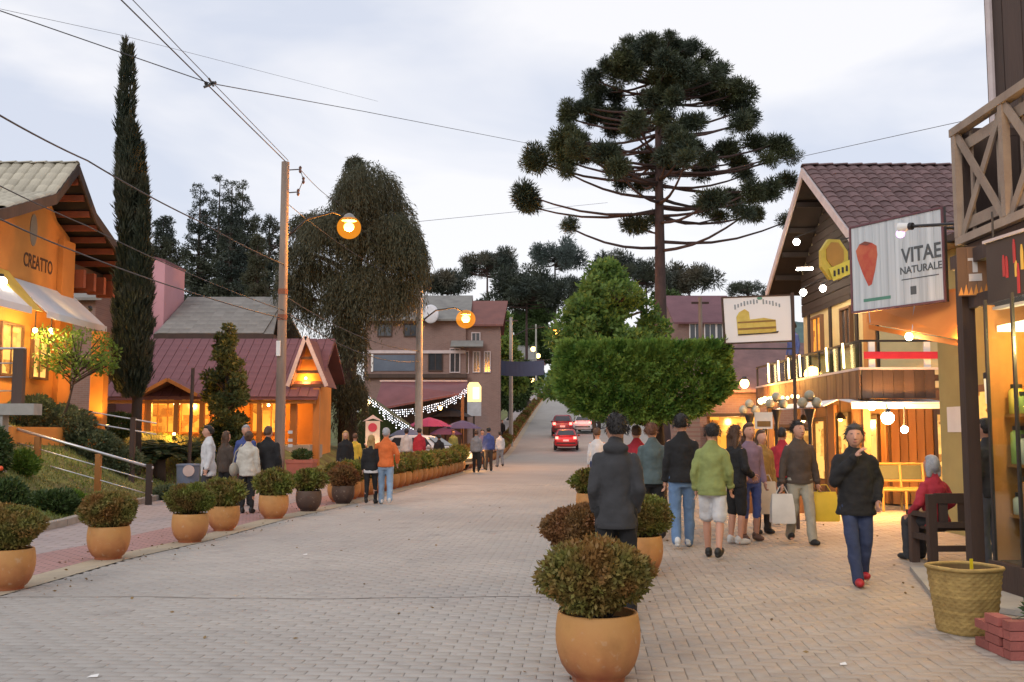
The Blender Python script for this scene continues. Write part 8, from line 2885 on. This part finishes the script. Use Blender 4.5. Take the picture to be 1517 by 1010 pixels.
G_R = 'people walking on the right pavement'
pocket = {1: ((0.195, 0.06, 1.12), (0.165, -0.08, 0.93)), -1: ((-0.195, 0.06, 1.12), (-0.165, -0.08, 0.93))}
person('person in a dark hooded jacket seen from behind beside the foreground pot', GX(911, 8.8), PI - 0.05, 1.74, ('hoodie', C_CHAR, 0.80), ('trousers', C_BLACK), S_BLACK, ('short', H_BLACK), arms=pocket, vox=NEAR, group=G_R, build_w=0.9, head_turn=0.3)
person('person in a grey-teal jacket and dark trousers walking away, right of the dark hoodie', G(968, 800), PI + 0.05, 1.72, ('jacket', C_TEAL, 0.86), ('trousers', C_BLACK), S_BLACK, ('short', H_RED), legs=walk(0.2, 1), vox=NEAR, group=G_R, head_turn=-0.5)
person('person in a black jacket and blue jeans seen from behind', G(1012, 812), PI - 0.08, 1.83, ('jacket', C_BLACK, 0.88), ('trousers', J_BLUE), S_WHITE, ('short', H_BLACK), legs=walk(0.2, -1), vox=NEAR, group=G_R, build_w=1.0, head_turn=-0.25)
person('person in an olive green sweater and white shorts walking away', G(1057, 828), PI - 0.35, 1.70, ('jacket', C_GREEN, 0.84), ('shorts', C_WHITE), S_BLACK, ('short', H_BLACK), arms={1: ((0.225, 0.07, 1.13), (0.22, -0.02, 0.90)), -1: ((-0.225, 0.0, 1.13), (-0.22, -0.12, 0.92))}, legs=walk(0.2, 1), vox=NEAR, group=G_R, lean=0.05, head_turn=0.35)
person('person in a black jacket and knee shorts with long brown hair facing right', G(1092, 806), PI / 2 + 0.5, 1.68, ('jacket', C_BLACK, 0.86), ('kneepants', C_BLACK), S_WHITE, ('long', H_BROWN), arms={1: ((0.24, 0.02, 1.13), (0.13, -0.2, 1.02)), -1: ((-0.24, 0.02, 1.13), (-0.13, -0.2, 1.02))}, vox=NEAR, group=G_R)
person('person in a purple checked top and blue capri trousers among the walkers', G(1113, 801), 0.25, 1.72, ('shirt', C_PURPLE, 0.86), ('capri', C_BLUE), S_BROWN, ('long', H_BROWN), vox=0.015, group=G_R)
bm = person('person in a brown jacket and khaki trousers walking towards the camera with bags', G(1187, 806), 0.1, 1.74, ('jacket', C_DKBROWN, 0.88), ('trousers', C_KHAKI), S_BLACK, ('short', H_BLACK), arms={1: ((0.235, 0.02, 1.12), (0.27, 0.02, 0.88)), -1: ((-0.235, 0.02, 1.12), (-0.27, -0.02, 0.87))}, legs=walk(0.2, 1), vox=NEAR, group=G_R, build_w=1.04, head_turn=0.2)
person('person in a black puffer jacket and jeans with red shoes, one hand at the mouth', G(1272, 866), -0.08, 1.66, ('puffer', C_BLACK, 0.78), ('trousers', J_NAVY), S_RED, ('bun', mat('dark_grey_hair', (0.06, 0.055, 0.055), 0.6, (0.035, 0.03, 0.03), 18, bump=0.6, bscale=60)), arms={-1: ((-0.245, -0.05, 1.15), (-0.045, -0.20, 1.42)), 1: ((0.255, 0.06, 1.13), (0.205, -0.10, 0.93))}, legs={1: ((0.085, -0.02, 0.48), (0.085, 0.14, 0.12)), -1: ((-0.085, -0.12, 0.50), (-0.045, -0.17, 0.09))}, vox=NEAR, group=G_R, build_w=1.08, head_turn=-0.2)
person('person in red with short grey hair sitting on the dark bench', (5.22, 12.62, 0.0), PI + 0.35, 1.68, ('jacket', C_RED, 0.86), ('trousers', C_CHAR), S_BLACK, ('bob', H_GREY), arms={1: ((0.27, 0.02, 1.16), (0.2, -0.22, 1.02)), -1: ((-0.27, 0.02, 1.16), (-0.2, -0.22, 1.02))}, legs={1: ((0.12, -0.40, 0.52), (0.13, -0.36, 0.085)), -1: ((-0.12, -0.40, 0.52), (-0.13, -0.42, 0.085))}, drop=0.40, vox=0.014, lean=0.05)
person('figure in dark top and grey jeans behind the dark post, modelling a glass reflection', (5.48, 11.75, 0.0), PI + 0.4, 1.74, ('jacket', C_CHAR, 0.86), ('trousers', cloth('reflection_grey_jeans', (0.12, 0.13, 0.16))), S_BLACK, ('short', H_BLACK), vox=0.016)  # solid figure added in place of a reflection in the glass
person('person in a dark blue jacket half cut by the right picture edge', (4.6, 8.72, 0.0), PI / 2 + 0.3, 1.5, ('jacket', cloth('midnight_blue', (0.025, 0.03, 0.055)), 0.84), ('trousers', C_BLACK), S_BLACK, ('short', H_BLACK), vox=0.016)
G_B = 'people half hidden behind the walkers'
person('person in red half hidden between the dark hoodie and the teal jacket', GX(942, 17.5), PI, 1.70, ('jacket', C_RED, 0.86), ('trousers', C_CHAR), S_BLACK, ('short', H_BROWN), group=G_B)
person('person in a pale top just left of the dark hoodie', GX(884, 24.0), PI, 1.68, ('shirt', C_WHITE, 0.86), ('trousers', J_NAVY), S_BLACK, ('short', H_BROWN), group=G_B)
person('person with dark hair in a yellow-brown top behind the checked top', GX(1126, 16.2), 0.3, 1.62, ('jacket', cloth('ochre', (0.30, 0.18, 0.05)), 0.84), ('trousers', C_CHAR), S_BLACK, ('long', H_BROWN), group=G_B)
person('person in a red jacket behind the man with bags', GX(1157, 17.8), 2.6, 1.66, ('jacket', C_RED, 0.86), ('trousers', C_CHAR), S_BLACK, ('short', H_BLACK), group=G_B)
person('person in a blue shirt standing on the chalet balcony', (7.3, 26.2, 2.75), -1.2, 1.7, ('shirt', C_BLUE, 0.86), ('trousers', C_CHAR), S_BLACK, ('short', H_BLACK), group=None)

G_L = 'people on the left pavement'
person('person in a white coat walking to the left past the potted shrubs', GX(311, 20.8), -PI / 2 + 0.35, 1.72, ('coat', C_WHITE, 0.72), ('trousers', C_CHAR), S_BLACK, ('short', H_BLACK), vox=0.015, group=G_L, legs=walk(0.14, 1))
person('person in dark clothes right beside the white coat', GX(337, 21.8), 2.6, 1.60, ('jacket', C_DKBROWN, 0.82), ('trousers', C_BLACK), S_BLACK, ('long', H_BROWN), group=G_L)
person('person in a cream jacket and black trousers seen from behind with a shoulder bag', G(366, 760), PI, 1.60, ('jacket', C_CREAM, 0.80), ('slim', C_BLACK), S_BLACK, ('bun', H_BROWN), vox=0.015, group=G_L)
person('person in a blue and white jacket facing the camera beyond the cream jacket', GX(366, 22.4), 0.2, 1.74, ('jacket', C_BLUE, 0.84), ('trousers', C_CHAR), S_BLACK, ('short', H_GREY), vox=0.015, group=G_L)
person('broad person in black seen from behind by the tall pole', GX(399, 20.6), PI - 0.25, 1.70, ('jacket', C_BLACK, 0.80), ('trousers', C_BLACK), S_BLACK, ('short', H_BROWN), vox=0.016, group=G_L, build_w=1.25)
cm_ = G(571, 747)
person('person in an orange jacket and light jeans with an arm round a companion', cm_, PI + 0.12, 1.68, ('jacket', C_ORANGE, 0.86), ('trousers', J_LIGHT), S_WHITE, ('short', H_GREY), arms={1: ((0.33, -0.05, 1.28), (0.42, -0.16, 1.33)), -1: ((-0.27, 0.03, 1.14), (-0.26, -0.1, 0.95))}, legs=walk(0.18, 1), vox=0.015, group=G_L, build_w=1.08)
ph = person('person all in black with a white hem beside the orange jacket', G(549, 747), PI - 0.05, 1.52, ('jacket', C_BLACK, 0.86), ('slim', C_BLACK), S_BLACK, ('long', H_BLOND), legs=walk(0.14, -1), vox=0.016, group=G_L)
person('blond person in black facing the camera behind the rusty potted shrub', GX(513, 28.0), 0.1, 1.62, ('jacket', C_BLACK, 0.84), ('trousers', C_CHAR), S_BLACK, ('long', H_BLOND), group=G_L)
person('person in a yellow top half hidden right of the blond one in black', GX(527, 31.0), PI, 1.55, ('shirt', cloth('yellow', (0.6, 0.42, 0.05)), 0.86), ('trousers', C_CHAR), S_BLACK, ('short', H_BROWN), group=G_L)
G_F = 'people near the white car and farther up'
for (px, Y, rz, h, top, bot, hr, lab) in (
    (603, 39.5, PI, 1.72, C_WHITE, C_CHAR, H_BLACK, 'person in a white shirt before the white car'),
    (622, 39.2, PI, 1.74, C_RED, C_CHAR, H_BLACK, 'person in a crimson shirt before the white car'),
    (651, 38.6, PI, 1.5, C_BLACK, C_BLACK, H_BLACK, 'person in black beside the bonnet of the white car'),
    (672, 47.5, 0.4, 1.7, C_GREEN, C_CHAR, H_BROWN, 'person in a pale green top beyond the white car'),
    (706, 40.5, PI, 1.66, C_GREY, C_BLACK, H_BROWN, 'person in light grey walking up just past the white car'),
    (724, 42.0, PI, 1.78, C_BLUE, C_DKBROWN, H_BLACK, 'person in dark blue beside the light grey walker'),
    (715, 44.0, 0.0, 1.7, C_PURPLE, C_CHAR, H_BLACK, 'person in mauve behind the light grey walker'),
    (741, 47.0, PI + 0.4, 1.62, C_WHITE, C_GREY, H_BLACK, 'person in a white top farther up the left pavement'),
    (744, 78.0, 0.0, 1.75, C_BLACK, C_BLACK, H_BLACK, 'person all in black alone on the far left pavement'),
    (776, 118.0, PI, 1.75, C_BLACK, C_BLACK, H_BLACK, 'left one of two dark walkers far up the street'),
    (784, 118.0, PI, 1.7, C_DKBROWN, C_BLACK, H_BLACK, 'right one of two dark walkers far up the street'),
    (804, 150.0, PI, 1.75, C_GREY, C_BLACK, H_BLACK, 'greyish walker near the top of the street')):
    x = (px - CXP) / FPX * Y
    person(lab, (x, Y, gz(x, Y)), rz, h, ('jacket', top, 0.85), ('trousers', bot), S_BLACK, ('short', hr), vox=0.03, group=G_F, legs=walk(0.13, random.choice((-1, 1))))


# bags the people carry
def tote(label, p, w, h, m, rz=0.0, group=None):
    p = Vector(p)
    t = thing('shopping_bag', label, 'bag', p, rz, group)
    MB().loft([[(sx * w * q, sy * d, z) for sx, sy in ((-1, -1), (-0.3, -1.15), (0.35, -1.1), (1, -1), (1, 1), (0, 1.1), (-1, 1))] for (z, q, d) in ((0, 0.45, 0.07), (0.02, 0.5, 0.075), (h * 0.55, 0.48, 0.06), (h, 0.42, 0.02))]).build('bag', m, t, local=True, smooth='auto')
    MB().tube([(-w * 0.25, 0, h), (-w * 0.1, 0, h + 0.1), (w * 0.1, 0, h + 0.1), (w * 0.25, 0, h)], 0.008, 6).build('handle', m, t, local=True)


Mb = WM[bm.name]
wl = Mb @ Vector((-0.28, -0.03, 0.80)); wr = Mb @ Vector((0.29, 0.03, 0.80))
tote('white shopping bag carried in front of the brown jacket, on the left', (wl.x, wl.y, 0.30), 0.34, 0.42, mat('white_plastic_bag', (0.62, 0.60, 0.57), 0.5), group='shopping bags')
tote('bright yellow shopping bag carried on the right of the brown jacket', (wr.x + 0.08, wr.y, 0.32), 0.40, 0.42, mat('yellow_bag', (0.66, 0.46, 0.04), 0.5), group='shopping bags')
p = GX(1133, 16.0)
tote('pale cream bag hanging beside the checked top', (p.x, p.y, 0.33), 0.3, 0.5, mat('cream_bag', (0.62, 0.55, 0.45), 0.6), group='shopping bags')
p = G(366, 760)
t = thing('shoulder_bag', 'grey-beige shoulder bag at the left side of the cream jacket', 'bag', p + Vector((-0.29, -0.05, 0.72)))
MB().ball(p + Vector((-0.27, -0.05, 0.86)), (0.09, 0.13, 0.14), 14, 9).build('pouch', mat('beige_leather', (0.32, 0.29, 0.24), 0.6), t, smooth=True)
MB().tube([p + Vector((-0.29, -0.05, 0.98)), p + Vector((-0.24, -0.06, 1.2)), p + Vector((-0.13, 0.0, 1.36))], 0.014, 6).build('strap', mat('beige_leather', (0.32, 0.29, 0.24), 0.6), t)
MB().lathe([(0.185, 0.0), (0.195, 0.03), (0.19, 0.09), (0.18, 0.09)], 20, (0, -0.005, 0.80), 1, 0.8, cap=False).build('shirt_hem', C_WHITE, ph, local=True, smooth=True)

# scraps and fallen leaves on the street
for (px, py, w, lab) in ((452, 822, 0.06, 'small white paper scrap on the left of the street'), (138, 1003, 0.07, 'white paper scrap in the bottom left of the street'), (1249, 985, 0.05, 'tiny pale scrap near the bottom right pavement')):
    q = G(px, py)
    t = thing('paper_scrap', lab, 'litter', q)
    MB().add([(q.x - w / 2, q.y - w / 3, 0.004), (q.x + w / 2, q.y - w / 4, 0.006), (q.x + w / 2.4, q.y + w / 3, 0.018), (q.x - w / 3, q.y + w / 2.6, 0.008)], [(0, 1, 2, 3)]).build('paper', m_white_paint, t)
n = 420
ly = RNG.uniform(6, 24, n); lx = np.where(RNG.random(n) < 0.6, np.array([XL(v) for v in ly]) - RNG.random(n) * 2.0 + 0.4, RNG.uniform(-5, 6, n))
V, Fc = blades(np.stack([lx, ly, np.full(n, 0.008)], 1), np.stack([RNG.normal(0, 1, n), RNG.normal(0, 1, n), RNG.random(n) * 0.15], 1), RNG.uniform(0.03, 0.06, n), RNG.uniform(0.015, 0.03, n))
me = np_mesh('fallen_leaves', V, Fc); me.materials.append(leaf_mat('dry_leaves', (0.12, 0.07, 0.03), (0.26, 0.17, 0.07), None, 0.0))
tag(obj_mesh('fallen_leaves', me), 'scattered small dry leaves along the pots and kerb', 'leaves', kind='stuff')
flush()
